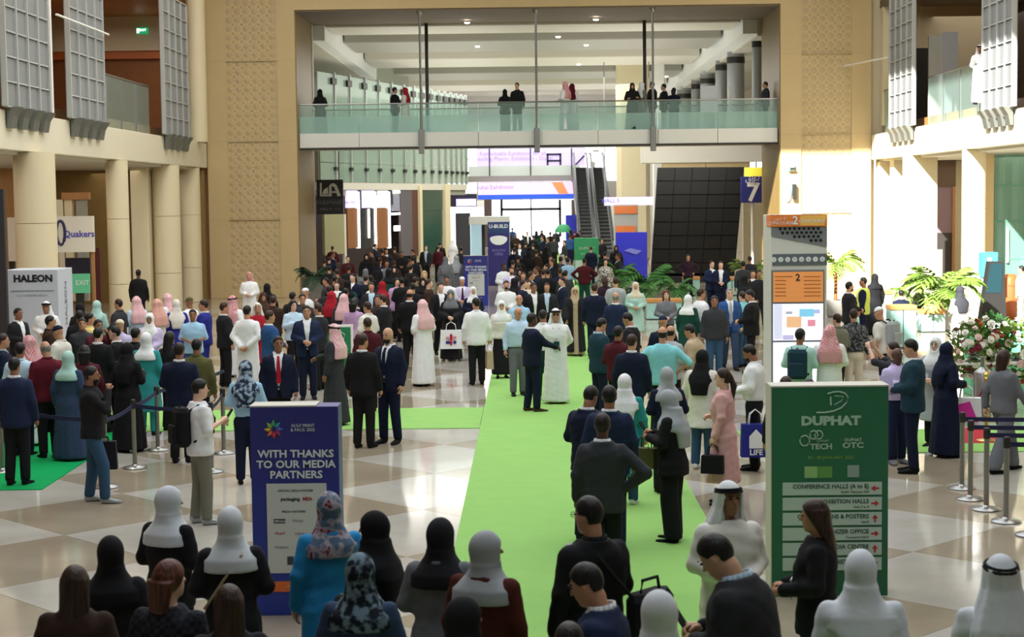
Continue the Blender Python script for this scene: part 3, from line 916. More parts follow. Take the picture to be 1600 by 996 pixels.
# blue media partners board
def media_board(px0, px1, pt, pb, label, small=False):
    t, W, H, q = std_board(px0, px1, pt, pb, 'media_board', label, 'sign')
    m = gradient_mat('board_blue', '#243a9c', '#2a2a78', 0.2, H)
    if not small:
        rp = [n for n in m.node_tree.nodes if n.type == 'VALTORGB'][0]
        e_ = rp.color_ramp.elements.new(.45); e_.color = srgb('#1c50a4'); rp.color_ramp.elements[0].color = srgb('#2a2c8c')
    MB().bbox(-W / 2, W / 2, 0, .30 if not small else .2, 0, H, .006).build('board', m, t)
    MB().box(-W / 2 - .002, W / 2 * .5, .0, .31 if not small else .21, H, H + .012).build('top_edge', M_OFFW, t)
    S = W / .82
    y = -.004
    z = lambda f: H * f
    # petal emblem
    cols = ['#4fae6a', '#8fc04a', '#e7b63c', '#e2703a', '#d23a3f', '#a83a6d', '#5c6ac0', '#3aa0b8']
    for k in range(8):
        a_ = math.pi * (.25 * k + .5)
        c = Vector((-.19 * S, y, z(.895))); d = Vector((math.cos(a_), 0, math.sin(a_))); n_ = Vector((-d.z, 0, d.x))
        p = [c + d * .018 * S, c + d * .05 * S + n_ * .022 * S, c + d * .092 * S, c + d * .05 * S - n_ * .014 * S]
        MB().prism(p, (0, -.003, 0)).build('emblem_petal', mat('petal_%d' % k, cols[k], rough=.6), t)
    lettering('GULF PRINT\n& PACK 2025', .040 * S, (.0 * S + .08 * S, y, z(.90)), M_PRINTW, t)
    for k, tx in enumerate(('WITH THANKS', 'TO OUR MEDIA', 'PARTNERS')):
        lettering(tx, .098 * S, (.01, y, z(.775) - k * .098 * S), M_PRINTW, t, bold=.0022 * S, wide=1.06)
    M_PAN = mat('board_panel', '#c8cbc8', rough=.6)
    MB().box(-W / 2 + .14 * S, W / 2 - .12 * S, y - .003, y, z(.205), z(.635)).build('white_panel', M_PAN, t)
    yp = y - .004
    lettering('OFFICIAL MEDIA PARTNER', .028 * S, (0, yp, z(.60)), M_INK, t)
    lettering('packaging', .046 * S, (-.05 * S, yp, z(.56)), M_INK, t, bold=.001); lettering('MEA', .046 * S, (.11 * S, yp, z(.56)), mat('ink_red', '#b52b3a'), t, bold=.001)
    lettering('MEDIA PARTNERS', .028 * S, (-.02, yp, z(.50)), M_INK, t)
    for k, (x_, f_, tx, mt_) in enumerate(((-.15, .455, 'ME', M_INK), (.02, .455, 'Printer', M_INKG), (-.15, .395, 'PRINT', mat('ink_red', '#b52b3a')), (.03, .395, 'Labels', M_INKG), (-.14, .33, 'Graphics', M_INKG), (.06, .33, 'World', M_INK))):
        if tx == 'ME':
            MB().box((x_ - .06) * S, (x_ + .05) * S, yp - .002, yp, z(f_) - .02 * S, z(f_) + .022 * S).build('logo_patch', mat('logo_dark', '#454b45'), t)
            lettering('MEPrinter', .026 * S, (x_ * S, yp - .003, z(f_)), M_PRINTW, t)
        else:
            lettering(tx, .036 * S, (x_ * S, yp, z(f_)), mt_, t)
    MB().box(-.09 * S, -.03 * S, yp - .002, yp, z(.245), z(.285)).build('logo_patch', mat('logo_slate', '#3a4148'), t)
    MB().box(-W / 2 + .17 * S, W / 2 - .22 * S, y - .003, y, z(.115), z(.165)).build('orange_strip', mat('board_orange', '#dd6d33', rough=.6), t)
    lettering('14-16 JAN', .04 * S, (-.03 * S, y - .006, z(.14)), mat('board_yellow', '#e9c06a'), t)
    return t


media_board(397, 535, 636, 962, 'blue board thanking media partners on the marble floor')
media_board(725, 763, 400, 478, 'distant blue media partners board beyond the man in the white jacket', True)

# green wayfinding board
t, W, H, q = std_board(1205, 1388, 605, 932, 'wayfinding_board', 'dark green wayfinding board with white rows of hall names', 'sign')
M_GRN = mat('board_green', '#1f6a48', rough=.5)
MB().bbox(-W / 2, W / 2, 0, .32, 0, H, .006).build('board', M_GRN, t)
MB().box(-W / 2 - .006, W / 2 + .006, -.003, .325, H, H + .014).build('top_edge', M_OFFW, t)
MB().box(-W / 2 - .012, -W / 2, -.004, .325, 0, H + .014).build('side_edge', M_OFFW, t)
y = -.004
sx = lambda px: ((px - 47) / (705 - 47) - .5) * W        # crop coordinates of the sign face
sz = lambda py: H - (py - 20) / (955 - 20) * H * .855
M_SAGE = mat('board_sage', '#a9c9b5', rough=.6)
arc = [(300, 152), (345, 152), (395, 145), (440, 128), (468, 100), (476, 75), (462, 55), (430, 45), (395, 46), (362, 55)]
MB().tube([(sx(a_), y, sz(b__)) for a_, b__ in arc], .0075, 5).build('emblem_arc', M_SAGE, t, True)
MB().tube([(sx(378), y, sz(70)), (sx(380), y, sz(115))], .008, 5).build('emblem_bar', M_SAGE, t)
MB().tube([(sx(400), y, sz(112)), (sx(440), y, sz(92)), (sx(452), y, sz(70)), (sx(400), y, sz(66))], .005, 5).build('emblem_bar', M_SAGE, t)
lettering('DUPHAT', .115, (sx(380), y, sz(197)), M_SAGE, t, bold=.006, wide=1.22)
for cx, cy, r_ in ((233, 298, 27), (284, 268, 22), (312, 268, 22)):
    MB().tube([(sx(cx + r_ * math.cos(a_)), y, sz(cy + r_ * math.sin(a_))) for a_ in [2 * math.pi * i / 18 for i in range(19)]], .007, 5, False).build('emblem_ring', M_SAGE, t, True)
lettering('TECH', .072, (sx(326), y, sz(330)), M_SAGE, t, bold=.002, wide=1.15)
lettering('DUPHAT', .03, (sx(335), y, sz(300)), M_SAGE, t)
lettering('DUPHAT', .04, (sx(505), y, sz(296)), M_SAGE, t, bold=.001)
lettering('OTC', .072, (sx(505), y, sz(325)), M_SAGE, t, bold=.002, wide=1.3)
lettering('07 - 09 JANUARY 2025', .044, (sx(380), y, sz(387)), mat('board_lime', '#7fae4e'), t)
MB().box(sx(232), sx(304), y - .003, y, sz(492), sz(432)).build('logo_patch', mat('patch_lime', '#93bf7c'), t)
MB().box(sx(306), sx(388), y - .003, y, sz(492), sz(432)).build('logo_patch', mat('patch_lime2', '#5c9c4a'), t)
MB().box(sx(474), sx(540), y - .003, y, sz(490), sz(427)).build('pale_patch', mat('patch_grey', '#8fa79d'), t)
rows = (('CONFERENCE HALLS (A to E)', 'Sheikh Maktoum Hall', '←'), ('EXHIBITION HALLS', 'Halls 5 to 8', '→'), ('COMPETITIONS & POSTERS', 'Hall 5', '↑'), ('ORGANIZER OFFICE', 'Concourse Hall 6', '→'), ('MEDIA CENTRE', 'Concourse 2', '↑'), ('REGISTRATION', 'Concourse 1', '↑'))
for k, (a_, b__, ar) in enumerate(rows):
    z1, z0 = sz(515 + k * 79), sz(582 + k * 79)
    pl = MB().box(sx(108), sx(668), y - .004, y, z0, z1).build('name_plate', mat('plate_sage', '#b7cdc2', rough=.6), t)
    h_ = z1 - z0
    lettering(a_, h_ * .46, (sx(595), y - .006, z0 + h_ * .66), mat('plate_ink', '#3c5a4e'), pl, align='RIGHT', wide=.98, bold=.0012)
    lettering(b__, h_ * .25, (sx(595), y - .006, z0 + h_ * .22), mat('plate_ink', '#3c5a4e'), pl, align='RIGHT')
    c = Vector((sx(630), y - .005, (z0 + z1) / 2))
    r_ = h_ * .30
    MI = mat('ink_red', '#b52b3a')
    ang = {'←': math.pi, '→': 0, '↑': math.pi / 2}[ar]
    d = Vector((math.cos(ang), 0, math.sin(ang))); n_ = Vector((-d.z, 0, d.x))
    MB().prism([c + d * r_, c + n_ * r_ * .8, c - n_ * r_ * .8], (0, -.003, 0)).add(*(lambda s_: (s_.v, s_.f))(MB().prism([c - d * r_ + n_ * r_ * .22, c + n_ * r_ * .22, c - n_ * r_ * .22, c - d * r_ - n_ * r_ * .22], (0, -.003, 0)))).build('arrow', MI, pl)

# white booth with dark lettering
q = on_y(7, 422, 38.0)
t = thing('exhibition_booth', 'white free-standing booth panel with bold black lettering by the fat column', 'booth', (q.x, 38, 0))
W = on_y(90, 422, 38).x - q.x; H = on_y(48, 422, 38).z
M_BOOTH = mat('booth_white', '#c3cad3', rough=.5)
MB().bbox(0, W, 0, 1.2, 0, H, .01).build('box', M_BOOTH, t)
lettering('HALEON', .215, (W / 2 + .04, -.006, on_y(48, 436, 38).z), M_INK, t, bold=.011, wide=1.05)
MB().box(.13, W - .1, -.006, 0, on_y(48, 455, 38).z - .012, on_y(48, 455, 38).z + .012).build('rule_line', M_INKG, t)
lettering('ﺔﺣﺻﻠا   CONSUMER HEALTH', .055, (W / 2, -.006, on_y(48, 462, 38).z), M_INKG, t)
lettering('HALEON', .26, (W + .008, .6, H - .8), M_INKG, t, rz=R(90)).rotation_euler = (R(90), R(-90), R(90))

# signs deeper under the left gallery
t = thing('sign_panel', 'cream lit panel with violet script lettering under the left gallery', 'sign', (on_y(118, 365, 50).x, 50, 0))
rect(t, 50, 86, 338, 148, 394, 'panel', mat('cream_panel', '#d3cdbd', rough=.6, emit=.1), dep=.2)
M_VIO = mat('violet_ink', '#4a44b4', rough=.6)
lettering('Quakers', .27, (.16, -.21, on_y(118, 366, 50).z), M_VIO, t, bold=.006)
cq = on_y(95, 364, 49.8)
MB().tube([(cq.x - t.location.x + .13 * math.cos(a_), -.215, cq.z + .36 * math.sin(a_)) for a_ in [2 * math.pi * i / 16 for i in range(17)]], .045, 6, False).build('loop_emblem', mat('violet_dark', '#2f2c5a'), t, True)
for px in (90, 146):
    qq = on_y(px, 400, 50); MB().bbox(qq.x - t.location.x - .05, qq.x - t.location.x + .05, -.12, -.02, 0, qq.z + .2, .01).build('post', M_WOODL, t)
t2 = thing('green_sign', 'green lit panel with white figures below the violet lettering', 'sign', (on_y(125, 443, 49.5).x, 49.5, 0))
rect(t2, 49.5, 106, 428, 141, 458, 'panel', mat('green_lit', '#4f9a72', emit=.35), dep=.1)
lettering('EXIT', .20, (.10, -.11, on_y(125, 442, 49.5).z), M_PRINTW, t2)
MB().bbox(-.12, .12, -.06, 0, 0, on_y(125, 458, 49.5).z, .01).build('pedestal', M_DARKM, t2)
t3 = thing('dark_display', 'dark screen panel between the violet sign and the green sign', 'screen', (on_y(125, 415, 50.3).x, 50.3, 0))
rect(t3, 50.3, 104, 403, 142, 428, 'display', mat('dark_violet_screen', '#2c2a3c', rough=.3), dep=.1)
MB().bbox(-.1, .1, .0, .06, 0, on_y(125, 410, 50.3).z, .01).build('pedestal', M_DARKM, t3)
t4 = thing('black_banner', 'tall black banner at the left edge beside the white booth', 'banner', (on_y(2, 400, 36.5).x, 36.5, 0))
rect(t4, 36.5, -60, 296, 12, 560, 'panel', mat('banner_charcoal', '#2a282c', rough=.6), dep=.12)
t5 = thing('light_totem', 'slim pale totem between the black banner and the fat column', 'totem', (on_y(21, 380, 44).x, 44, 0))
rect(t5, 44, 16, 340, 28, 408, 'head', mat('totem_pale', '#d8cdc4', rough=.5), dep=.2)
rect(t5, 44, 18, 408, 26, 520, 'stem', M_DARKM, dep=.12)
t6 = thing('wooden_portal', 'tall wooden portal frame under the left gallery behind the violet sign', 'portal', (on_y(150, 400, 54).x, 54, 0))
rect(t6, 54, 100, 301, 142, 312, 'lintel', M_WOODL, dep=.3)
for x0, x1, mt_ in ((94, 104, M_CREAM), (106, 118, M_COLUMN), (124, 139, M_GREYP)):
    rect(t6, 54, x0, 312, x1, 470, 'pier', mt_, dep=.25)
t7 = thing('red_banner', 'slim dark red banner standing beside the thin column', 'banner', (on_y(154, 430, 52).x, 52, 0))
rect(t7, 52, 150, 388, 158, 500, 'panel', mat('dark_red', '#5b2528', rough=.6), dep=.06)

# small green sign in a white frame
t, W, H, q = std_board(506, 553, 508, 596, 'framed_poster', 'small green poster in a white frame beside the man in the grey robe', 'sign')
MB().bbox(-W / 2, W / 2, 0, .06, 0, H, .01).build('frame', M_WHITE, t)
MB().box(-W / 2 + .05, W / 2 - .05, -.006, 0, .05, H - .05).build('poster', mat('poster_green', '#1f7a50', rough=.5), t)
MB().tube([(-.12, -.01, H - .42), (.0, -.01, H - .40), (.12, -.01, H - .30), (.14, -.01, H - .20), (.05, -.01, H - .14), (-.05, -.01, H - .15)], .012, 5).build('emblem_arc', M_SAGE, t)
lettering('DUPHAT', .11, (.0, -.01, H - .55), M_SAGE, t, bold=.002)

# main information totem
q = on_y(1205, 500, 29.2)
t = thing('information_totem', 'tall grey information totem with orange header and lit screens', 'totem', (q.x, 29.2, 0))
W = on_y(1292, 500, 29.2).x - q.x
Z = lambda py: on_y(1248, py, 29.2).z
XX = lambda px: on_y(px, 450, 29.2).x - q.x
M_TG = mat('totem_light_grey', '#d0d1cc', rough=.5)
M_TD = mat('totem_dark_grey', '#787c80', rough=.45)
MB().bbox(0, W, 0, 1.0, 0, Z(336), .015).build('body', M_TG, t)
MB().prism([(XX(1205), -.012, Z(355)), (XX(1292), -.012, Z(355)), (XX(1292), -.012, Z(387)), (XX(1205), -.012, Z(369))], (0, .012, 0)).build('lattice_panel', M_TD, t)
for i in range(9):
    for j in range(4):
        px = 1219 + i * 7.4 + (j % 2) * 3.7; py = 357.5 + j * 6.2
        if py > 366 + (px - 1205) * .2 - 2: continue
        c = Vector((XX(px), -.02, Z(py))); r_ = .033
        MB().prism([c + Vector((-r_, 0, 0)), c + Vector((0, 0, -r_)), c + Vector((r_, 0, 0)), c + Vector((0, 0, r_))], (0, .01, 0)).build('lattice_hole', M_BLACK, t)
MB().box(-.012, W, -.03, .5, Z(354), Z(336)).build('orange_header', mat('header_orange', '#e8803a', rough=.5), t)
MB().prism([(XX(1250), -.034, Z(352.5)), (XX(1250), -.034, Z(337)), (XX(1291), -.034, Z(337)), (XX(1287), -.034, Z(352.5))], (0, .006, 0)).build('yellow_patch', mat('header_yellow', '#eeb95c', rough=.5), t)
lettering('2', .20, (XX(1242), -.045, Z(345)), M_PRINTW, t, bold=.004)
lettering('ردهة ٢', .09, (XX(1218), -.04, Z(342)), M_PRINTW, t); lettering('CONCOURSE', .075, (XX(1219), -.04, Z(348.5)), M_PRINTW, t)
lettering('CONCOURSE', .075, (XX(1268), -.04, Z(346)), M_PRINTW, t)
MB().box(.02, W, -.012, 0, Z(415), Z(397)).build('icon_strip', mat('icon_strip_grey', '#5f676e', rough=.5), t)
for i in range(8):
    c = (XX(1209 + i * 10.8), -.013, Z(405.5))
    MB().lathe([(.045, 0), (.045, .006)], n=16).build('icon_disc', M_PRINTW, t).matrix_local = Matrix.Translation(c) @ Matrix.Rotation(R(90), 4, 'X')
    lettering('ftnPoyin'[i], .07, (c[0], -.022, c[2]), M_TD, t)
rect(t, 29.19, 1205, 422, 1288, 606, 'screen_frame', M_TD, dep=.012)
M_S1 = mat('screen_orange', '#dd8f4f', emit=.25)
M_S2 = mat('screen_pale', '#e2e4f2', emit=.75)
rect(t, 29.17, 1208, 425, 1286, 472, 'orange_screen', M_S1, dep=.012)
lettering('2', .17, (XX(1246), -.05, Z(434)), M_INK, t, bold=.003)
for k in range(6):
    rect(t, 29.155, 1211, 432 + k * 6, 1228 if k else 1238, 433 + k * 6, 'print_line', mat('print_brown', '#9a5a2c'), dep=.004)
    rect(t, 29.155, 1256, 432 + k * 6, 1282, 433 + k * 6, 'print_line', mat('print_brown', '#9a5a2c'), dep=.004)
rect(t, 29.17, 1208, 475, 1286, 532, 'map_screen', M_S2, dep=.012)
for x0, y0, x1, y1, c in ((1249, 483, 1272, 495, '#7fc4e6'), (1272, 484, 1281, 490, '#a9b4dc'), (1229, 495, 1252, 512, '#e2b48a'), (1262, 500, 1274, 510, '#d98aa0'), (1209, 476, 1222, 530, '#cfd2ea'), (1223, 524, 1240, 531, '#b8b4dc'), (1228, 487, 1238, 491, '#a4a6b4')):
    rect(t, 29.155, x0, y0, x1, y1, 'map_patch', mat('map_' + c, c, emit=.5), dep=.004)
rect(t, 29.17, 1208, 535, 1286, 600, 'lower_screen', M_S2, dep=.012)

# far boards
t, W, H, q = std_board(898, 936, 372, 446, 'far_board', 'distant green board with a white lower half on the carpet', 'sign')
MB().bbox(-W / 2, W / 2, 0, .2, 0, H, .01).build('board', mat('board_green2', '#2c8a58', rough=.5), t)
MB().box(-W / 2 + .03, W / 2 - .03, -.006, 0, .15, H * .53).build('white_panel', mat('plate_sage', '#b7cdc2', rough=.6), t)
lettering('DUPHAT', .17, (0, -.008, H * .78), M_SAGE, t); lettering('TECH  OTC', .1, (0, -.008, H * .66), M_SAGE, t)
t, W, H, q = std_board(763, 797, 347, 446, 'navy_totem', 'distant navy totem with a white oval emblem among the crowd', 'totem')
MB().bbox(-W / 2, W / 2, 0, .5, 0, H, .01).build('board', mat('totem_navy', '#2a2470', rough=.5), t)
MB().box(-W / 2, W / 2, -.01, 0, H * .82, H).build('teal_top', mat('totem_navy2', '#1e3a66', rough=.5), t)
lettering('U-BUILD', .22, (0, -.015, H * .93), M_PRINTW, t, bold=.004)
mb = MB().prism([(W * .4 * math.cos(a_), -.016, H * .74 + .24 * math.sin(a_) * (1.2 if math.sin(a_) < 0 else .5)) for a_ in [2 * math.pi * i / 20 for i in range(20)]], (0, .01, 0)).build('oval_emblem', M_PRINTW, t)
lettering('BOOTH\nHERE', .16, (0, -.015, H * .52), mat('totem_lilac', '#8a84c8'), t)
t = thing('glass_booth', 'pale glass walled booth with a grey roof behind the navy totem', 'booth', (on_y(765, 380, 84).x, 84, 0))
rect(t, 84, 735, 338, 797, 350, 'roof', mat('booth_roof', '#c3c3c0', rough=.6), dep=2.0)
rect(t, 84, 736, 350, 757, 420, 'glass_wall', M_GLASSF, dep=.05)
rect(t, 84, 753, 350, 758, 420, 'post', M_DARKM, dep=.1)
rect(t, 84, 789, 350, 797, 420, 'white_wall', M_OFFW, dep=.4)
t = thing('blue_board', 'tiny royal blue board near the far doors', 'sign', (on_y(894, 350, 112).x, 112, 0))
rect(t, 112, 884, 336, 904, 420, 'board', mat('royal_blue', '#2a2fc0', rough=.5), dep=.2)
t = thing('parasol', 'green domed parasol near the far doors above the crowd', 'parasol', (on_y(880, 356, 108).x, 108, 0))
zc = on_y(880, 350, 108).z
MB().lathe([(.55, -.55), (.5, -.35), (.35, -.12), (.05, 0)], (0, 0, zc), 14).build('canopy', mat('parasol_green', '#3f9a66', rough=.7), t, True)
MB().tube([(0, 0, 0), (0, 0, zc)], .03, 6).build('pole', M_STEEL, t)

# hanging sign on the right pier
t = thing('hanging_plaque', 'pale turquoise plaque with a dark box fixed to the right stone pier', 'plaque', (on_y(1236, 290, 64.9).x, 64.98, 0))
M_AQ = mat('aqua_plaque', '#a9e6ea', rough=.5)
c = on_y(1232, 289, 64.9); zt, zb = on_y(1232, 270, 64.9).z, on_y(1232, 316, 64.9).z
pts = []
for i in range(20):
    a_ = 2 * math.pi * i / 20
    pts.append((-.12 + .22 * math.cos(a_) * (1 if math.cos(a_) < 0 else .7), -.06, (zt + zb) / 2 + (zt - zb) / 2 * math.sin(a_)))
MB().prism(pts, (0, .06, 0)).build('plate', M_AQ, t)
rect(t, 64.9, 1238, 288, 1244, 312, 'dark_box', M_DARKM, dep=.12)
rect(t, 64.9, 1231, 257, 1241, 267, 'top_plate', M_AQ, dep=.08); rect(t, 64.8, 1234, 262, 1242, 265, 'dark_bar', M_DARKM, dep=.04)

# ------------------------------------------------------------------ queue posts and belts
M_BELT = mat('belt_navy', '#1d2148', rough=.8)


def stanchion(px, pyb, label, steel=M_STEEL):
    q = on_z(px, pyb)
    t = thing('queue_post', label, 'queue post', (q.x, q.y, 0), group='belt barrier posts')
    MB().lathe([(.17, 0), (.175, .012), (.16, .025), (.05, .04), (.033, .06)], n=20).build('base', M_STEEL, t, True)
    MB().lathe([(.032, .05), (.032, .88)], n=14).build('pole', steel, t, True)
    MB().lathe([(.038, .86), (.042, .87), (.042, .97), (.03, .99)], n=14).build('cassette', M_DARKM, t, True)
    return q


def belt(a, b, label, z=.93):
    d = (b - a); d.z = 0
    n = Vector((-d.y, d.x, 0)).normalized() * .004
    mb = MB()
    ps = []
    for i in range(7):
        f = i / 6
        p = a.lerp(b, .0 + f); p.z = z - .035 * math.sin(math.pi * f)
        ps.append(p)
    c = a.lerp(b, .5); c.z = 0
    for i in range(6):
        p, r_ = ps[i] - c, ps[i + 1] - c
        mb.prism([p - n, r_ - n, r_ - n + Vector((0, 0, -.055)), p - n + Vector((0, 0, -.055))], n * 2)
    o = mb.build('barrier_belt', M_BELT); o.location = c
    tag(o, label, 'belt', 'barrier belts')


r1 = stanchion(1503, 764, 'steel queue post on the right, farthest back of the row of four')
r2 = stanchion(1516, 781, 'steel queue post on the right, second from the back')
r3 = stanchion(1541, 797, 'steel queue post on the right, third from the back')
r4 = stanchion(1572, 816, 'steel queue post on the right, nearest of the row of four')
r5 = stanchion(1611, 837, 'steel queue post on the right whose base is cut by the frame')
for q_, n_ in ((r1, 'farthest back'), (r2, 'second from the back'), (r3, 'third from the back'), (r4, 'nearest')):
    belt(q_, q_ + Vector((2.3, .25, 0)), 'navy barrier belt running off the ' + n_ + ' right queue post')
l1 = stanchion(166, 762, 'steel queue post beside the bearded man in black')
l2 = stanchion(211, 732, 'steel queue post in front of the woman in a black abaya')
l3 = stanchion(247, 704, 'steel queue post behind the man in a navy suit at the queue')
l4 = stanchion(350, 709, 'steel queue post between the tourist and the blue scarf')
l5 = stanchion(331, 738, 'steel queue post half hidden by the man in a white tee')
l6 = stanchion(4, 738, 'steel queue post at the left edge of the emerald carpet')
belt(l6, l1, 'navy barrier belt across the emerald carpet queue')
belt(l1, l2, 'navy barrier belt beside the bearded man in black')
belt(l2, l3, 'navy barrier belt by the woman in a black abaya')
belt(l2, l5, 'navy barrier belt behind the man in a white tee')
belt(l5, l4, 'navy barrier belt from the tourist towards the blue scarf')
belt(l3, l4 + Vector((-.6, 3.4, 0)), 'navy barrier belt at the back of the left queue')

# ------------------------------------------------------------------ seating with timber tops
M_PLANK = mat('orange_timber', '#c98f52', rough=.5, noise=.15, nscale=4)
M_MINT = mat('mint_patterned', '#a6d2cb', rough=.4, noise=.35, nscale=14)


def bench(px0, px1, py_top, py_base, label, dep=.6):
    q = on_z((px0 + px1) / 2, py_base)
    A, B = on_y(px0, py_top, q.y), on_y(px1, py_top, q.y)
    W = B.x - A.x; H = A.z
    t = thing('planter_bench', label, 'bench', (q.x, q.y, 0), group='timber topped benches')
    n = max(2, round(W / .75))
    for i in range(n):
        MB().bbox(-W / 2 + W * i / n + .01, -W / 2 + W * (i + 1) / n - .01, .03, dep - .03, .03, H - .12, .01).build('panel', M_MINT, t)
    MB().box(-W / 2 + .02, W / 2 - .02, .06, dep - .06, 0, .04).build('plinth', M_DARKM, t)
    for k in range(4):
        MB().bbox(-W / 2, W / 2, dep * k / 4 + .006, dep * (k + 1) / 4 - .006, H - .11, H, .01).build('plank', M_PLANK, t)


bench(1391, 1433, 478, 545, 'timber topped bench with mint panels behind the bald man in lavender')
bench(1330, 1398, 455, 512, 'timber topped bench with mint panels behind the yellow vest')
bench(1068, 1094, 433, 462, 'timber topped bench left of the two men before the black screen wall')
bench(1128, 1160, 434, 462, 'timber topped bench right of the two men before the black screen wall')
bench(1010, 1066, 468, 500, 'timber topped bench behind the woman with red curls')
bench(1440, 1478, 485, 520, 'low timber topped bench under the bright palm')

# ------------------------------------------------------------------ plants
M_LEAF = mat('palm_green', '#3f7a34', rough=.6, noise=.3, nscale=5)
M_LEAFL = mat('palm_light', '#64842f', rough=.6, noise=.25, nscale=5)
M_LEAFD = mat('leaf_dark', '#1f3d22', rough=.6, noise=.3, nscale=5)
M_POT = mat('pot_grey', '#8c8a84', rough=.5)


def frond_mesh(L, droop, nl=9, w=.05):
    """arched rib with paired leaflets, built along +X"""
    mb = MB(); pts = []
    for i in range(nl + 1):
        f = i / nl
        pts.append(Vector((L * math.sin(f * 1.25) / .95, 0, L * (.75 * f - droop * f * f))))
    mb.tube(pts, [.012 * (1 - .7 * i / nl) for i in range(nl + 1)], 4)
    for i in range(1, nl + 1):
        p = pts[i]; f = i / nl
        t_ = (pts[i] - pts[i - 1]).normalized()
        ln = L * (.42 * math.sin(math.pi * (.15 + .8 * f)) + .06)
        for sg in (-1, 1):
            d = (t_ * .75 + Vector((0, sg, -.25))).normalized()
            n_ = t_.cross(d).normalized()
            s_ = d.cross(n_) * w
            o = len(mb.v)
            mb.v += [tuple(p - s_ * .4), tuple(p + d * ln * .45 - s_ + n_ * .01), tuple(p + d * ln + Vector((0, 0, -.10 * ln))), tuple(p + d * ln * .45 + s_ + n_ * .01), tuple(p + s_ * .4)]
            mb.f += [(o, o + 1, o + 3, o + 4), (o + 1, o + 2, o + 3)]
    return mb.mesh('frond', True)


FR = [frond_mesh(1.0, d) for d in (.55, .85, 1.1)]


def palm(px, pyb, H, spread, label, material=M_LEAF, nf=14, trunk=.5, Y=None):
    q = on_z(px, pyb) if Y is None else Vector((on_y(px, 440, Y).x, Y, 0))
    rnd = random.Random(int(px * 7 + pyb))
    t = thing('palm', label, 'plant', (q.x, q.y, 0), group='indoor palms')
    MB().lathe([(.24, 0), (.30, .05), (.34, .5), (.31, .52), (.28, .46)], n=20).build('pot', M_POT, t, True)
    MB().tube([(0, 0, .4), (.02, 0, .4 + trunk * .5), (0, .02, .45 + trunk)], [.06, .05, .05], 8).build('trunk', M_WOOD, t, True)
    for i in range(nf):
        f = link('frond', FR[i % 3], material, t)
        f.location = (0, 0, .42 + trunk)
        f.rotation_euler = (rnd.uniform(-.25, .25), R(-25 + (i % 4) * 14), 2 * math.pi * i * .382)
        s_ = spread * rnd.uniform(.75, 1.05)
        f.scale = (s_, s_, s_ * (H - .42 - trunk) / max(.3, spread) * 1.1)
    return t


palm(1008, 480, 2.0, 1.0, 'broad dark green palm in front of the black screen wall', M_LEAF, 22, .35)
palm(968, 474, 2.0, .8, 'dark palm below the royal blue banner', M_LEAF, 16, .5)
palm(1057, 490, 1.7, .75, 'spreading palm behind the woman with red curls', M_LEAF, 16, .3)
palm(1170, 470, 2.0, .9, 'pale green palm left of the tall information totem', M_LEAFL, 14, .6)
palm(1305, 495, 2.5, .9, 'tall pale palm right of the information totem', M_LEAFL, 14, 1.2)
palm(1470, 517, 2.3, 1.15, 'bright yellow green palm by the bright columns', M_LEAFL, 24, .7)
palm(1425, 505, 1.5, .7, 'small yellow palm left of the bright palm', M_LEAFL, 12, .3)
t = palm(492, 484, 2.0, .75, 'dark bushy plant in a tall steel planter by the left pier', M_LEAFD, 20, .1)
for c_ in list(t.children):
    if c_.name.startswith('pot'):
        bpy.data.objects.remove(c_)
    elif c_.name.startswith('frond'):
        c_.location.z = 1.12; c_.scale.z *= .55
    else:
        c_.location.z = .62
MB().lathe([(.28, 0), (.40, .02), (.46, 1.15), (.43, 1.15), (.40, 1.05)], n=24).build('steel_planter', M_STEEL, t, True)

# turquoise box, black leaning totem, barrel
t = thing('blue_box', 'bright blue box display beside the bright round column', 'display', (on_y(1541, 412, 49).x, 49, 0))
rect(t, 49, 1529, 394, 1553, 432, 'box', mat('bright_blue', '#3fa9d8', rough=.5, emit=.1), dep=.4)
rect(t, 49, 1531, 432, 1550, 510, 'stand', M_WHITE, dep=.3)
MB().lathe([(.07, 0), (.07, .01)], n=14).build('disc', M_PRINTW, t).matrix_local = Matrix.Translation((-.02, -.41, on_y(1538, 405, 49).z)) @ Matrix.Rotation(R(90), 4, 'X')
q0 = on_z(1554, 509)
t = thing('black_totem', 'black leaning screen totem right of the blue box', 'totem', (q0.x, q0.y, 0))
pq = [on_y(x_, y_, q0.y) for x_, y_ in ((1532, 503), (1573, 505), (1569, 409), (1546, 409))]
MB().prism([(p.x - q0.x, 0, max(0, p.z)) for p in pq], (0, .35, 0)).build('body', M_BLACKM, t)
pq = [on_y(x_, y_, q0.y) for x_, y_ in ((1540, 458), (1564, 458), (1567, 412), (1548, 412))]
MB().prism([(p.x - q0.x, -.012, p.z) for p in pq], (0, .012, 0)).build('screen', mat('teal_screen', '#12343c', rough=.35), t)
q0 = on_z(1578, 499)
t = thing('orange_barrel', 'tall orange brown drum beside the black leaning totem', 'drum', (q0.x, q0.y, 0))
M_TERR = mat('terracotta', '#a9582a', rough=.5, noise=.2, nscale=6)
MB().lathe([(.16, 0), (.20, .1), (.27, 1.0), (.24, 1.25), (.12, 1.35)], n=20).build('body', M_TERR, t, True)
MB().lathe([(.285, 1.0), (.285, 1.06)], n=20).build('hoop', M_WOOD, t, True)

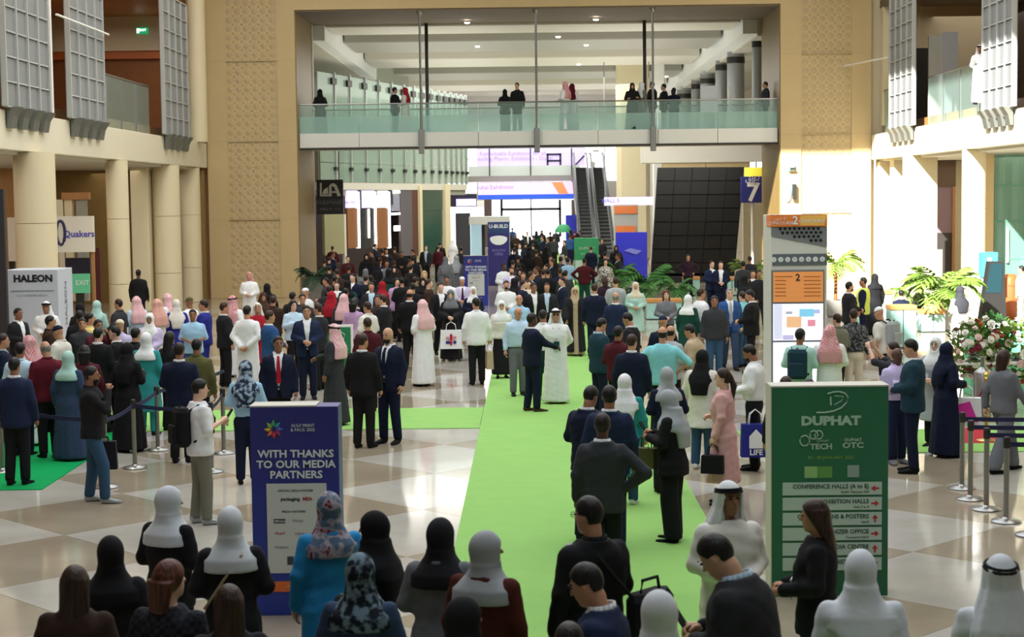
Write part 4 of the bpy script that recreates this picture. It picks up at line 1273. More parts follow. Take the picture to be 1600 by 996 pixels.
# flower arrangements on a glass table
fq = on_z(1548, 640)
t = thing('display_table', 'long white table carrying the flower arrangements', 'table', (fq.x, fq.y, 0))
MB().bbox(-.75, 1.5, 0, .8, .78, .82, .01).build('table_top', M_WHITE, t)
for sx_ in (-.7, 1.4):
    for sy in (.06, .74):
        MB().tube([(sx_, sy, 0), (sx_, sy, .78)], .025, 8).build('leg', M_STEEL, t, True)
t = thing('green_cabinet', 'mint green cabinet at the right edge behind the flowers', 'cabinet', (on_z(1660, 640).x, on_z(1600, 640).y + 2.0, 0))
MB().bbox(-1.05, .8, 0, .6, 0, 1.25, .02).build('body', mat('mint_cabinet', '#6cc79a', rough=.5), t)
MB().bbox(-1.1, .85, -.05, .65, 1.25, 1.30, .01).build('worktop', M_WHITE, t)
M_PET = mat('petal_white', '#f0ece2', rough=.7); M_PETP = mat('petal_pink', '#ecd0cd', rough=.7); M_PETR = mat('petal_wine', '#7a2438', rough=.7); M_PETO = mat('petal_rust', '#b0552f', rough=.7)
pet = MB()
for ring, (n_, r_, zz, tl) in enumerate(((5, .022, .03, .9), (7, .045, .018, .5), (9, .062, .0, .15))):
    for i in range(n_):
        a_ = 2 * math.pi * i / n_ + ring
        d = Vector((math.cos(a_), math.sin(a_), 0)); n2 = Vector((-d.y, d.x, 0))
        c = d * r_ * .4 + Vector((0, 0, zz))
        tip = d * r_ + Vector((0, 0, zz + r_ * tl))
        o = len(pet.v)
        pet.v += [tuple(c - n2 * .008), tuple(c + n2 * .008), tuple(c.lerp(tip, .7) + n2 * .02), tuple(tip), tuple(c.lerp(tip, .7) - n2 * .02)]
        pet.f.append((o, o + 1, o + 2, o + 3, o + 4))
pet.ball((0, 0, .02), (.03, .03, .03), 8, 5)
pet_me = pet.mesh('flower', True)


def bouquet(px, py, Y, rx, rz, n, label, seed):
    c = on_y(px, py, Y)
    rnd = random.Random(seed)
    base = .82 if c.z > .9 else 0.0
    t = thing('flower_arrangement', label, 'flowers', (c.x, Y, base), group='flower arrangements')
    cz = c.z - base
    MB().lathe([(.10, 0), (.12, .02), (.05, .06), (.05, max(.1, cz - rz * .8)), (.14, max(.15, cz - rz * .55))], n=16).build('vase', M_STEEL, t, True)
    lf = MB()
    for i in range(300):
        u = rnd.uniform(-1, 1); a_ = rnd.uniform(0, 2 * math.pi); s_ = math.sqrt(1 - u * u) * rnd.uniform(.55, 1)
        p = Vector((rx * s_ * math.cos(a_), .35 * s_ * math.sin(a_), cz + rz * u * .95))
        d = Vector((rnd.uniform(-1, 1), rnd.uniform(-1, 1), rnd.uniform(-.6, 1))).normalized()
        n2 = d.cross(Vector((.3, .9, .2))).normalized()
        ln, w_ = rnd.uniform(.10, .2), rnd.uniform(.02, .035)
        o = len(lf.v)
        lf.v += [tuple(p), tuple(p + d * ln * .5 + n2 * w_), tuple(p + d * ln), tuple(p + d * ln * .5 - n2 * w_)]
        lf.f.append((o, o + 1, o + 2, o + 3))
    lf.build('leaves', M_LEAFL if seed % 2 else M_LEAF, t, kind='stuff')
    for i in range(n):
        u = rnd.uniform(-.95, 1); a_ = rnd.uniform(math.pi, 2 * math.pi); s_ = math.sqrt(1 - u * u)
        f = link('flower', pet_me, rnd.choice([M_PET, M_PET, M_PET, M_PET, M_PET, M_PET, M_PET, M_PETP, M_PETP, M_PETR, M_PETO]), t)
        p = Vector((rx * s_ * math.cos(a_), .4 * s_ * math.sin(a_), cz + rz * u))
        f.location = p
        f.rotation_euler = (Vector((p.x / rx, p.y / .35, (p.z - cz) / rz))).to_track_quat('Z', 'Y').to_euler()
        k_ = rnd.uniform(.8, 1.35); f.scale = (k_, k_, k_)
    return t


bouquet(1519, 545, fq.y + .3, .42, .50, 44, 'left flower arrangement of white and wine blooms on the white table', 3)
bouquet(1552, 530, fq.y + .55, .38, .42, 30, 'middle flower arrangement of white and rust blooms on the white table', 6)
bouquet(1590, 550, fq.y + .3, .45, .55, 44, 'right flower arrangement of white and pink blooms on the white table', 7)
q = on_z(1520, 650)
t = thing('steel_bin', 'round steel cylinder with a narrow neck in front of the flower table', 'bin', (q.x, q.y - .6, 0))
MB().lathe([(.15, 0), (.15, .80), (.12, .84), (.04, .90), (.04, 1.05), (.06, 1.07)], n=24).build('body', M_STEEL, t, True)
q = on_z(1541, 690)
t = thing('gold_post', 'polished gold rope post left of the woman in grey', 'rope post', (q.x, q.y, 0))
M_GOLD = mat('gold_metal', '#c9a75a', rough=.25, metal=.9)
MB().lathe([(.15, 0), (.15, .02), (.03, .05)], n=18).build('base', M_GOLD, t, True)
MB().lathe([(.028, .04), (.028, .93)], n=12).build('pole', M_GOLD, t, True)
MB().lathe([(.05, .91), (.055, .95), (.03, .99), (.045, 1.03), (.02, 1.07)], n=14).build('finial', M_GOLD, t, True)
MB().tube([(0, 0, .9), (-.12, -.05, .72), (-.25, -.12, .62)], .02, 6).build('rope', mat('rope_wine', '#6d2430', rough=.8), t, True)
# white display board on the bridge
q = on_y(1108, 172, 68)
t = thing('display_board', 'white display board standing on the bridge near the right pier', 'board', (q.x, 68, 6.38))
MB().box(-.35, .35, 0, .03, .75, on_y(1108, 134, 68).z - 6.38).build('panel', mat('board_white', '#e9edf0', rough=.5), t)
for dx in (-.15, 0, .15):
    MB().tube([(dx, .02, 0), (dx, .02, .8)], .02, 6).build('leg', M_DARKM, t)
q = on_y(1141, 172, 68)
t = thing('slim_post', 'slim white post on the bridge right of the display board', 'post', (q.x, 68, 6.38))
MB().bbox(-.05, .05, -.05, .05, 0, on_y(1141, 134, 68).z - 6.38, .01).build('pole', M_WHITE, t)
# ------------------------------------------------------------------ figures: distance fields meshed into continuous surfaces
def smin(a, b, k):
    h = np.clip(0.5 + 0.5 * (b - a) / k, 0, 1)
    return b + (a - b) * h - k * h * (1 - h)


def capsule(P, a, b, ra, rb):
    a = np.array(a, float); b = np.array(b, float); ab = b - a
    t = np.clip(((P - a) @ ab) / max(ab @ ab, 1e-9), 0, 1)
    d = P - a - t[..., None] * ab
    return np.sqrt((d * d).sum(-1)) - (ra + (rb - ra) * t)


def ellipsoid(P, c, r):
    q = (P - np.array(c)) / np.array(r)
    l = np.sqrt((q * q).sum(-1))
    return (l - 1) * min(r)


def loft(P, prof, n=2.3, fold=0.0, nf=7, ph=0.0):
    """prof rows: z, rx, ry, cy   (elliptic sections, capped at both ends)"""
    pr = np.array(prof, float)
    z = P[..., 2]
    rx = np.interp(z, pr[:, 0], pr[:, 1]); ry = np.interp(z, pr[:, 0], pr[:, 2]); cy = np.interp(z, pr[:, 0], pr[:, 3])
    x = P[..., 0] / rx; y = (P[..., 1] - cy) / ry
    q = (np.abs(x) ** n + np.abs(y) ** n + 1e-9) ** (1.0 / n)
    if fold:
        th = np.arctan2(y, x)
        amt = fold * np.clip((1.35 - z) / 0.9, 0, 1)
        q = q * (1 + amt * np.sin(nf * th + ph + 1.3 * np.sin(2 * th + ph)) + .4 * amt * np.sin((2 * nf + 1) * th + 2 * ph + z * 3))
    d = (q - 1) * np.minimum(rx, ry)
    return np.maximum(d, np.maximum(z - pr[-1, 0], pr[0, 0] - z))


def surface_nets(ax, ay, az, V):
    ins = V < 0
    nx, ny, nz = V.shape
    cnt = np.zeros((nx - 1, ny - 1, nz - 1), np.int8)
    for i in (0, 1):
        for j in (0, 1):
            for k in (0, 1):
                cnt += ins[i:nx - 1 + i, j:ny - 1 + j, k:nz - 1 + k]
    act = (cnt > 0) & (cnt < 8)
    idx = np.argwhere(act)
    if len(idx) == 0:
        return None
    vid = -np.ones(act.shape, np.int64); vid[act] = np.arange(len(idx))
    acc = np.zeros((len(idx), 3)); num = np.zeros(len(idx))
    AX = (ax, ay, az)
    cor = [(i, j, k) for i in (0, 1) for j in (0, 1) for k in (0, 1)]
    for a in cor:
        for d in range(3):
            if a[d]:
                continue
            b = list(a); b[d] = 1
            ia = idx + np.array(a); ib = idx + np.array(b)
            va = V[ia[:, 0], ia[:, 1], ia[:, 2]]; vb = V[ib[:, 0], ib[:, 1], ib[:, 2]]
            cr = (va < 0) != (vb < 0)
            t = np.where(cr, va / np.where(cr, va - vb, 1), 0)
            for e in range(3):
                pa = AX[e][ia[:, e]]; pb = AX[e][ib[:, e]]
                acc[:, e] += np.where(cr, pa + t * (pb - pa), 0)
            num += cr
    verts = acc / num[:, None]
    quads = []
    for d in range(3):
        e, f = (d + 1) % 3, (d + 2) % 3
        sl0 = [slice(1, -1)] * 3; sl1 = [slice(1, -1)] * 3
        sl0[d] = slice(0, -1); sl1[d] = slice(1, None)
        A = ins[tuple(sl0)]; B = ins[tuple(sl1)]
        ed = np.argwhere(A != B)
        if len(ed) == 0:
            continue
        flip = A[ed[:, 0], ed[:, 1], ed[:, 2]]
        off = np.ones(3, int); off[d] = 0
        g = ed + off
        def cell(de, df):
            c = g.copy(); c[:, e] -= de; c[:, f] -= df
            return vid[c[:, 0], c[:, 1], c[:, 2]]
        q = np.stack([cell(1, 1), cell(0, 1), cell(0, 0), cell(1, 0)], 1)
        q[~flip] = q[~flip][:, ::-1]
        quads.append(q)
    return verts, np.concatenate(quads)


def rotx(P, pivot, a):
    if not a:
        return P
    c, s = math.cos(a), math.sin(a); p = np.array(pivot)
    Q = P - p
    return np.stack([Q[..., 0], c * Q[..., 1] - s * Q[..., 2], s * Q[..., 1] + c * Q[..., 2]], -1) + p


def rotz(P, pivot, a):
    if not a:
        return P
    c, s = math.cos(a), math.sin(a); p = np.array(pivot)
    Q = P - p
    return np.stack([c * Q[..., 0] - s * Q[..., 1], s * Q[..., 0] + c * Q[..., 1], Q[..., 2]], -1) + p


# figure looks along +Y, right hand at +X, 1.75 m tall
POSES = {
    #            right elbow,       right wrist,      left elbow,        left wrist,       feet (right, left), curl R, curl L
    'stand':   ((.245, -.03, 1.15), (.255, .05, .90), (-.245, -.03, 1.15), (-.255, .05, .90), ((.10, .03), (-.10, -.02)), 25, 25),
    'front':   ((.25, -.02, 1.16), (.07, .25, 1.10), (-.25, -.02, 1.16), (-.06, .25, 1.08), ((.10, .02), (-.10, -.01)), 50, 50),
    'phone':   ((.24, .02, 1.15), (.10, .26, 1.25), (-.245, -.03, 1.15), (-.255, .05, .90), ((.10, .02), (-.10, -.03)), 60, 25),
    'phone2':  ((.24, .03, 1.16), (.06, .27, 1.24), (-.24, .02, 1.16), (-.06, .27, 1.20), ((.10, .05), (-.10, -.03)), 60, 60),
    'hip':     ((.42, -.10, 1.19), (.22, .03, 1.02), (-.245, -.03, 1.15), (-.255, .05, .90), ((.12, .02), (-.11, -.02)), 45, 25),
    'hips':    ((.42, -.06, 1.19), (.22, .05, 1.02), (-.42, -.06, 1.19), (-.22, .05, 1.02), ((.13, .02), (-.13, 0)), 45, 45),
    'back':    ((.27, -.10, 1.16), (.07, -.20, .98), (-.27, -.10, 1.16), (-.07, -.20, .96), ((.10, .0), (-.10, .0)), 40, 40),
    'walk':    ((.25, .07, 1.15), (.25, .22, .95), (-.25, -.10, 1.16), (-.26, -.10, .91), ((.08, -.24), (-.08, .27)), 35, 35),
    'walkb':   ((.25, -.10, 1.16), (.26, -.10, .91), (-.25, .07, 1.15), (-.25, .22, .95), ((.08, .27), (-.08, -.24)), 35, 35),
    'cross':   ((.25, .03, 1.17), (-.10, .20, 1.20), (-.25, .03, 1.17), (.09, .22, 1.17), ((.10, .03), (-.10, -.02)), 40, 40),
    'face':    ((.20, .20, 1.20), (.05, .21, 1.44), (-.245, -.03, 1.15), (-.255, .05, .90), ((.10, .16), (-.10, -.06)), 60, 70),
    'faces':   ((.20, .22, 1.25), (.08, .20, 1.50), (-.20, .22, 1.25), (-.08, .20, 1.50), ((.10, .03), (-.10, -.02)), 60, 60),
    'reach':   ((.22, .16, 1.22), (.14, .40, 1.14), (-.245, -.03, 1.15), (-.255, .05, .90), ((.10, .05), (-.10, -.05)), 35, 25),
    'bag':     ((.245, -.02, 1.15), (.26, .02, .90), (-.245, -.03, 1.15), (-.255, .05, .90), ((.10, .05), (-.10, -.05)), 80, 25),
    'carry':   ((.25, -.04, 1.16), (.16, .20, 1.12), (-.245, -.03, 1.15), (-.255, .05, .90), ((.10, .03), (-.10, -.03)), 70, 25),
    'up':      ((.22, .22, 1.46), (.10, .34, 1.66), (-.22, .22, 1.46), (-.10, .34, 1.66), ((.10, .03), (-.10, -.03)), 50, 50),
    'sit':     ((.25, .06, 1.17), (.14, .30, 1.02), (-.25, .06, 1.17), (-.14, .30, 1.02), ((.11, .42), (-.11, .42)), 35, 35),
}
SH_R, SH_L = np.array((.168, -.01, 1.395)), np.array((-.168, -.01, 1.395))
HIPZ = .93


class Fig:
    def __init__(s, pose, lean=0., hyaw=0., hpitch=0., female=False, wide=1.0, seed=0):
        (s.re, s.rw, s.le, s.lw, s.feet, s.cr, s.cl) = POSES[pose]
        s.pose, s.lean, s.hyaw, s.hpitch, s.f, s.w, s.ph = pose, R(lean), R(hyaw), R(hpitch), female, wide * (1.04 if female else 1.06), seed
        s.sit = pose == 'sit'

    def T(s, P):            # lean of the upper body
        return rotx(P, (0, 0, .95), s.lean) if s.lean else P

    def fwd(s, p):          # a point of the upright figure carried to the leaning one
        return rotx(np.array(p, float)[None], (0, 0, .95), -s.lean)[0]

    def H(s, P):            # into head space, centre of the skull at the origin
        Q = s.T(P)
        Q = rotz(Q, (0, -.01, 1.5), -s.hyaw)
        Q = rotx(Q, (0, -.01, 1.5), s.hpitch)
        return (Q - np.array((0, .012, 1.632))) / .97

    def head_to_body(s, p):
        Q = np.array(p, float)[None] * .97 + np.array((0, .012, 1.632))
        Q = rotx(Q, (0, -.01, 1.5), -s.hpitch)
        Q = rotz(Q, (0, -.01, 1.5), s.hyaw)
        return s.fwd(Q[0])

    def legs(s, P, r0, r1, r2, k=.03):
        d = None
        for sg, (fx, fy) in ((1, s.feet[0]), (-1, s.feet[1])):
            hip = (.085 * sg, 0, HIPZ - .05)
            if s.sit:
                knee = (.12 * sg, .40, .86); ank = (.11 * sg, .44, .43)
            else:
                bend = .05 if abs(fy) > .15 else .015
                knee = (.5 * (hip[0] + fx), .5 * fy + bend, .49); ank = (fx, fy - .02, .08)
            e = np.minimum(capsule(P, hip, knee, r0, r1), capsule(P, knee, ank, r1, r2))
            d = e if d is None else smin(d, e, k)
        return d

    def arms(s, P, r0, r1, r2, upto=1.0):
        Q = s.T(P)
        d = None
        for sh, el, wr in ((SH_R, s.re, s.rw), (SH_L, s.le, s.lw)):
            sh = sh * np.array((s.w, 1, 1))
            e = capsule(Q, sh, el, r0, r1)
            if upto > .5:
                el_, wr_ = np.array(el), np.array(wr)
                e = smin(e, capsule(Q, el_, el_ + (wr_ - el_) * (upto - .5) * 2, r1, r2), .02)
            d = e if d is None else np.minimum(d, e)
        return d

    def skin(s, P):
        h = s.H(P)
        d = ellipsoid(h, (0, -.012, .02), (.074, .092, .098))
        d = smin(d, ellipsoid(h, (0, .02, -.055), (.056, .066, .066)), .035)
        d = smin(d, ellipsoid(h, (0, .055, -.098), (.022, .02, .016)), .03)
        d = smin(d, capsule(h, (0, .086, .012), (0, .104, -.022), .008, .013), .012)
        d = smin(d, capsule(h, (-.018, .083, -.058), (.018, .083, -.058), .007, .007), .01)
        for sg in (-1, 1):
            d = np.maximum(d, -ellipsoid(h, (.03 * sg, .094, .012), (.017, .013, .011)))
            d = np.minimum(d, ellipsoid(h, (.074 * sg, -.008, -.01), (.011, .02, .031)))
        d = smin(d, capsule(s.T(P), (0, -.02, 1.40), s._neck(), .06, .052), .03)
        t = loft(s.T(P), [(.86, .15, .10, 0), (1.0, .135, .095, 0), (1.2, .15, .105, 0), (1.36, .165, .105, -.01), (1.46, .09, .07, -.02)])
        d = smin(d, t, .03)
        d = smin(d, s.arms(P, .045, .038, .026), .02)
        d = smin(d, s.legs(P, .075, .05, .036), .02)
        return d

    def _neck(s):
        q = np.array((0, -.03, -.09))[None] + np.array((0, .012, 1.632))
        q = rotx(q, (0, -.01, 1.5), -s.hpitch)
        return rotz(q, (0, -.01, 1.5), s.hyaw)[0]

    def torso_prof(s, hem, ease, flare=0., top=1.475):
        w = s.w
        if s.f:
            base = [(.78, .185, .135, -.01), (.90, .185, .135, -.01), (1.06, .145, .105, 0), (1.25, .165, .13, .015), (1.34, .172, .113, 0), (1.39, .148, .10, -.005), (1.44, .095, .08, -.01), (1.48, .068, .066, -.016)]
        else:
            base = [(.78, .175, .125, 0), (.90, .172, .125, 0), (1.06, .16, .118, .005), (1.25, .185, .13, .005), (1.35, .192, .118, -.005), (1.40, .165, .105, -.008), (1.45, .105, .08, -.012), (1.485, .072, .068, -.018)]
        out = []
        if hem < .78:
            out.append((hem, base[0][1] * w + flare, base[0][2] * w + flare * .8 + ease, 0))
        for z, a, b, c in base:
            if z >= hem - 1e-6:
                if hem > .78 and not out and z > hem:
                    out.append((hem, a * w + ease, b * w + ease, c))
                out.append((z, a * w + ease, b * w + ease, c))
        return out

    def top(s, P, hem=.93, ease=.012, sl=1.0, flare=0., fold=0., r=(.054, .045, .036), k=.04):
        d = loft(s.T(P), s.torso_prof(hem, ease, flare), fold=fold, ph=s.ph)
        a = s.arms(P, r[0] + ease * .3, r[1] + ease * .45, r[2] + ease * .45, sl)
        return smin(d, a, k) + s.crease(P)

    def crease(s, P):       # soft creases of worn cloth
        x, y, z = P[..., 0], P[..., 1], P[..., 2]
        return .0022 * np.sin(38 * z + 9 * x + 5 * np.sin(11 * x + 7 * y + s.ph)) * np.sin(13 * y + 17 * x + 6 * z + s.ph) + .002 * np.sin(61 * z - 23 * x + s.ph)

    def jacket(s, P, hem=.80, open_=True, ease=.026, v=.985, fold=.015, flare=.02):
        d = s.top(P, hem, ease, .97, flare, fold, (.057, .048, .039))
        if open_:
            Q = s.T(P)
            wd = np.interp(Q[..., 2], [hem, v - .02, v, 1.38, 1.5], [.03, .012, .012, .055, .075])
            cut = np.maximum(np.abs(Q[..., 0]) - wd, -(Q[..., 1] - .03))
            d = np.maximum(d, -cut)
        return d

    def robe(s, P, hem=.05, ease=.022, flare=.06, fold=.035, r=(.056, .048, .042)):
        dy = .5 * abs(s.feet[0][1] - s.feet[1][1])
        pr = s.torso_prof(hem, ease, flare)
        pr[0] = (hem, pr[0][1], pr[0][2] + dy * .55, 0)
        d = loft(s.T(P) if s.lean < .15 else s.T(P), pr, fold=fold, ph=s.ph, nf=6)
        return smin(d, s.arms(P, *[q + ease * .35 for q in r], .97), .04) + s.crease(P)

    def skirt(s, P, hem=.1, flare=.05, fold=.04):
        return loft(P, [(hem, .185 + flare, .15 + flare, 0), (.6, .19 + flare * .4, .145 + flare * .3, -.01), (.92, .175, .13, -.01), (1.06, .15, .112, 0)], fold=fold, ph=s.ph)

    def trousers(s, P, r=(.098, .078, .066), hem=.06):
        d = s.legs(P, *r, k=.02)
        d = smin(d, ellipsoid(P, (0, -.005, .90), (.165 * s.w, .122, .13)), .03)
        if s.sit:
            return np.maximum(d, .43 - P[..., 2])
        return np.maximum(d, hem - P[..., 2])

    # ---- head gear, all in head space
    def hair_short(s, P, g=.008):
        h = s.H(P)
        d = ellipsoid(h, (0, -.014, .022), (.076 + g, .094 + g, .098 + g * 1.3))
        cut = .80 * (h[..., 1] - .045) - .60 * (h[..., 2] - .045)
        side = np.where((np.abs(h[..., 0]) > .052) & (h[..., 1] > -.04), .004 - h[..., 2], -.078 - h[..., 2])
        return np.maximum(np.maximum(d, cut), side)

    def hair_fringe(s, P):
        h = s.H(P)
        d = ellipsoid(h, (0, -.014, .012), (.083, .100, .10))
        return np.maximum(np.maximum(d, h[..., 2] - .035), np.maximum(h[..., 1] - .0, -.075 - h[..., 2]))

    def hair_long(s, P, low=1.22):
        h = s.H(P)
        d = ellipsoid(h, (0, -.016, .022), (.09, .108, .112))
        z0 = low - 1.632
        b = loft(h, [(z0, .075, .04, -.105), (z0 + .2, .105, .06, -.085), (-.02, .095, .085, -.04), (.04, .085, .08, -.03)], fold=.0)
        d = smin(d, b, .03)
        face = .86 * (h[..., 1] - .052) - .50 * (h[..., 2] - .030)
        return np.maximum(d, face)

    def hair_tail(s, P):
        h = s.H(P)
        d = s.hair_short(P, .014)
        d = smin(d, capsule(h, (0, -.11, .02), (0, -.15, -.10), .03, .04), .02)
        return smin(d, capsule(h, (0, -.15, -.10), (0, -.13, -.34), .04, .018), .02)

    def hijab(s, P):
        h = s.H(P)
        d = ellipsoid(h, (0, -.014, .012), (.098, .118, .126))
        d = smin(d, ellipsoid(h, (0, -.01, -.085), (.088, .10, .09)), .04)
        Q = s.T(P)
        b = loft(Q, [(1.29, .208 * s.w, .170, -.008), (1.38, .198 * s.w, .160, -.008), (1.46, .135, .118, .0), (1.53, .088, .095, .0)], fold=.03, ph=s.ph)
        d = smin(d, b, .045)
        return np.maximum(d, -ellipsoid(h, (0, .105, -.022), (.058, .082, .083)))

    def shayla(s, P):       # scarf with a longer drape down the back
        d = s.hijab(P)
        Q = s.T(P)
        b = loft(Q, [(1.10, .12, .05, -.15), (1.28, .15, .07, -.135), (1.45, .11, .08, -.06), (1.55, .09, .08, -.03)], fold=.06, ph=s.ph)
        h = s.H(P)
        return np.maximum(smin(d, b, .03), -ellipsoid(h, (0, .105, -.022), (.056, .08, .082)))

    def ghutra(s, P, low=1.14):
        h = s.H(P)
        d = ellipsoid(h, (0, -.014, .016), (.092, .112, .116))
        z0 = low - 1.632
        pr = [(z0, .205, .075, -.135), (z0 + .2, .195, .095, -.115), (-.18, .155, .115, -.055), (-.06, .112, .10, -.03), (.05, .095, .10, -.02)]
        b = loft(h, pr, fold=.05, ph=s.ph, nf=9)
        d = smin(d, b, .03)
        face = np.maximum(np.abs(h[..., 0]) - np.interp(h[..., 2], [-.35, -.15, .06, .07], [.15, .078, .062, .05]), -(h[..., 1] - .01))
        face = np.maximum(face, h[..., 2] - .062)
        return np.maximum(d, -face)

    def cap(s, P):
        h = s.H(P)
        d = ellipsoid(h, (0, -.012, .03), (.088, .106, .10))
        return np.maximum(d, .035 - .12 * h[..., 1] - h[..., 2])

    def beard(s, P):
        h = s.H(P)
        d = ellipsoid(h, (0, .024, -.062), (.064, .074, .072))
        return np.maximum(d, np.maximum(h[..., 2] + .042 + .25 * np.abs(h[..., 0]) * 0, .02 - h[..., 1]))

    # ---- bounds for each layer
    BOX = {'skin': (0, 1.80), 'head': (1.0, 1.82), 'top': (.70, 1.56), 'robe': (.0, 1.56), 'leg': (.0, 1.12)}


CELL = {0: (.017, .020, .011), 1: (.026, .030, .018), 2: (.042, .048, .030)}


def _axis(lo, hi, c):
    return np.arange(lo, hi + c, c)


def mesh_field(fn, fig, lod, zlo, zhi, xr, ylo, yhi, fine=False):
    cxy, cz, ch = CELL[lod]
    if fine:                # the head: fine cells about the face, coarser outward
        mid = _axis(-.115, .115, ch)
        ax = np.concatenate([np.arange(-xr, -.115 - cxy * .3, cxy), mid, np.arange(mid[-1] + cxy, xr + cxy, cxy)])
        zz = [np.arange(zlo, 1.44, cz), np.arange(max(zlo, 1.44), zhi + ch, ch)]
        az = np.concatenate(zz)
        ay = _axis(ylo, yhi, (ch + cxy) * .5)
    else:
        ax = _axis(-xr, xr, cxy); ay = _axis(ylo, yhi, cxy); az = _axis(zlo, zhi, cz)
    X, Y, Z = np.meshgrid(ax, ay, az, indexing='ij')
    P = np.stack([X, Y, Z], -1)
    V = fn(P)
    V[0] = V[-1] = 1; V[:, 0] = V[:, -1] = 1; V[:, :, 0] = V[:, :, -1] = 1
    return surface_nets(ax, ay, az, V)


def to_mesh(name, vf, extra=None):
    v, q = vf
    if extra is not None:
        v = np.concatenate([v, np.array(extra.v)])
    me = bpy.data.meshes.new(name)
    faces = q.tolist()
    if extra is not None:
        o = len(vf[0]); faces += [tuple(i + o for i in f) for f in extra.f]
    me.from_pydata(v.tolist(), [], faces)
    me.polygons.foreach_set('use_smooth', [True] * len(me.polygons))
    me.update()
    me.materials.append(None)
    return me


def add_hand(mb, fig, side, lod):
    el = np.array(fig.re if side > 0 else fig.le, float); wr = np.array(fig.rw if side > 0 else fig.lw, float)
    el, wr = fig.fwd(el), fig.fwd(wr)
    curl = fig.cr if side > 0 else fig.cl
    d = Vector(wr - el).normalized()
    inn = Vector((-side, 0, 0))
    if abs(d.z) < .6:
        inn = Vector((0, 0, -1)) * .6 + Vector((-side, 0, 0)) * .5
    nrm = (inn - d * inn.dot(d)).normalized()            # palm looks this way
    acr = d.cross(nrm).normalized() * side               # towards the thumb
    if acr.y < 0 and abs(d.z) > .5:
        acr = -acr
    wv = Vector(wr)
    nseg = 6 if lod == 0 else 4
    # palm, rooted in the wrist
    mb.tube([wv - d * .03, wv + d * .01, wv + d * .05, wv + d * .085], [.024, .028, .034, .026], n=6 if lod < 2 else 5)
    for i, (off, ln, rad) in enumerate(((.030, .072, .0092), (.010, .080, .0095), (-.011, .074, .009), (-.030, .058, .008))):
        p = wv + d * .075 + acr * off
        pts = [p - d * .02, p]; a = 0.0
        for f_, c_ in ((.42, .55), (.33, 1.0), (.25, .8)):
            a += R(curl) * c_
            p = p + (d * math.cos(a) + nrm * math.sin(a)) * ln * f_
            pts.append(p)
        if lod == 2:
            pts = [pts[0], pts[2], pts[4]]
            mb.tube(pts, [rad, rad, rad * .8], n=4)
        else:
            mb.tube(pts, [rad, rad, rad, rad * .95, rad * .75], n=nseg)
    t0 = wv + d * .02 + acr * .022
    t1 = t0 + d * .032 + acr * .026 + nrm * .012
    t2 = t1 + d * .030 + acr * .004 + nrm * (.012 + .0003 * curl)
    mb.tube([t0, t1, t2], [.013, .0115, .009], n=nseg)


_SHOE = {}


def shoe_mesh(kind, lod):
    if (kind, lod) in _SHOE:
        return _SHOE[(kind, lod)]
    prof = [(-.085, .030, .03, .085), (-.06, .040, .0, .10), (0, .041, 0, .085), (.06, .046, 0, .066), (.12, .047, 0, .05), (.165, .036, 0, .042), (.188, .016, .004, .03)]
    if kind == 'flat':
        prof = [(y, w_ * .88, z0, z1 * .62 + .012) for y, w_, z0, z1 in prof]
    n = 8; mb = MB(); o = 0
    for y, w_, z0, z1 in prof:
        for k in range(n):
            a = 2 * math.pi * k / n
            zc = (z0 + z1) / 2
            zz = zc + (z1 - z0) / 2 * math.sin(a)
            xx = w_ * math.copysign(abs(math.cos(a)) ** .6, math.cos(a))
            mb.v.append((xx, y, max(zz, z0)))
    for i in range(len(prof) - 1):
        for k in range(n):
            l = (k + 1) % n
            mb.f.append((i * n + k, (i + 1) * n + k, (i + 1) * n + l, i * n + l))
    mb.f.append(tuple(range(n))); e = (len(prof) - 1) * n; mb.f.append(tuple(e + k for k in range(n - 1, -1, -1)))
    me = mb.mesh('shoe', True); me.materials.append(None)
    _SHOE[(kind, lod)] = me
    return me


_MESH = {}


def layer(key, fig, lod, fn, zlo, zhi, xr=.56, ylo=-.42, yhi=.56, fine=False, hands=False, name='body'):
    k = (key, fig.pose, round(fig.lean, 3), round(fig.hyaw, 3), round(fig.hpitch, 3), fig.f, fig.w, lod, fig.ph)
    if k in _MESH:
        return _MESH[k]
    if fig.lean:
        yhi = yhi + .5 * math.sin(abs(fig.lean)) + .1; ylo -= .1 if fig.lean > 0 else .4
    vf = mesh_field(fn, fig, lod, zlo, zhi, xr, ylo, yhi, fine)
    ex = None
    if hands:
        ex = MB(); add_hand(ex, fig, 1, lod); add_hand(ex, fig, -1, lod)
    _MESH[k] = to_mesh(name, vf, ex)
    return _MESH[k]


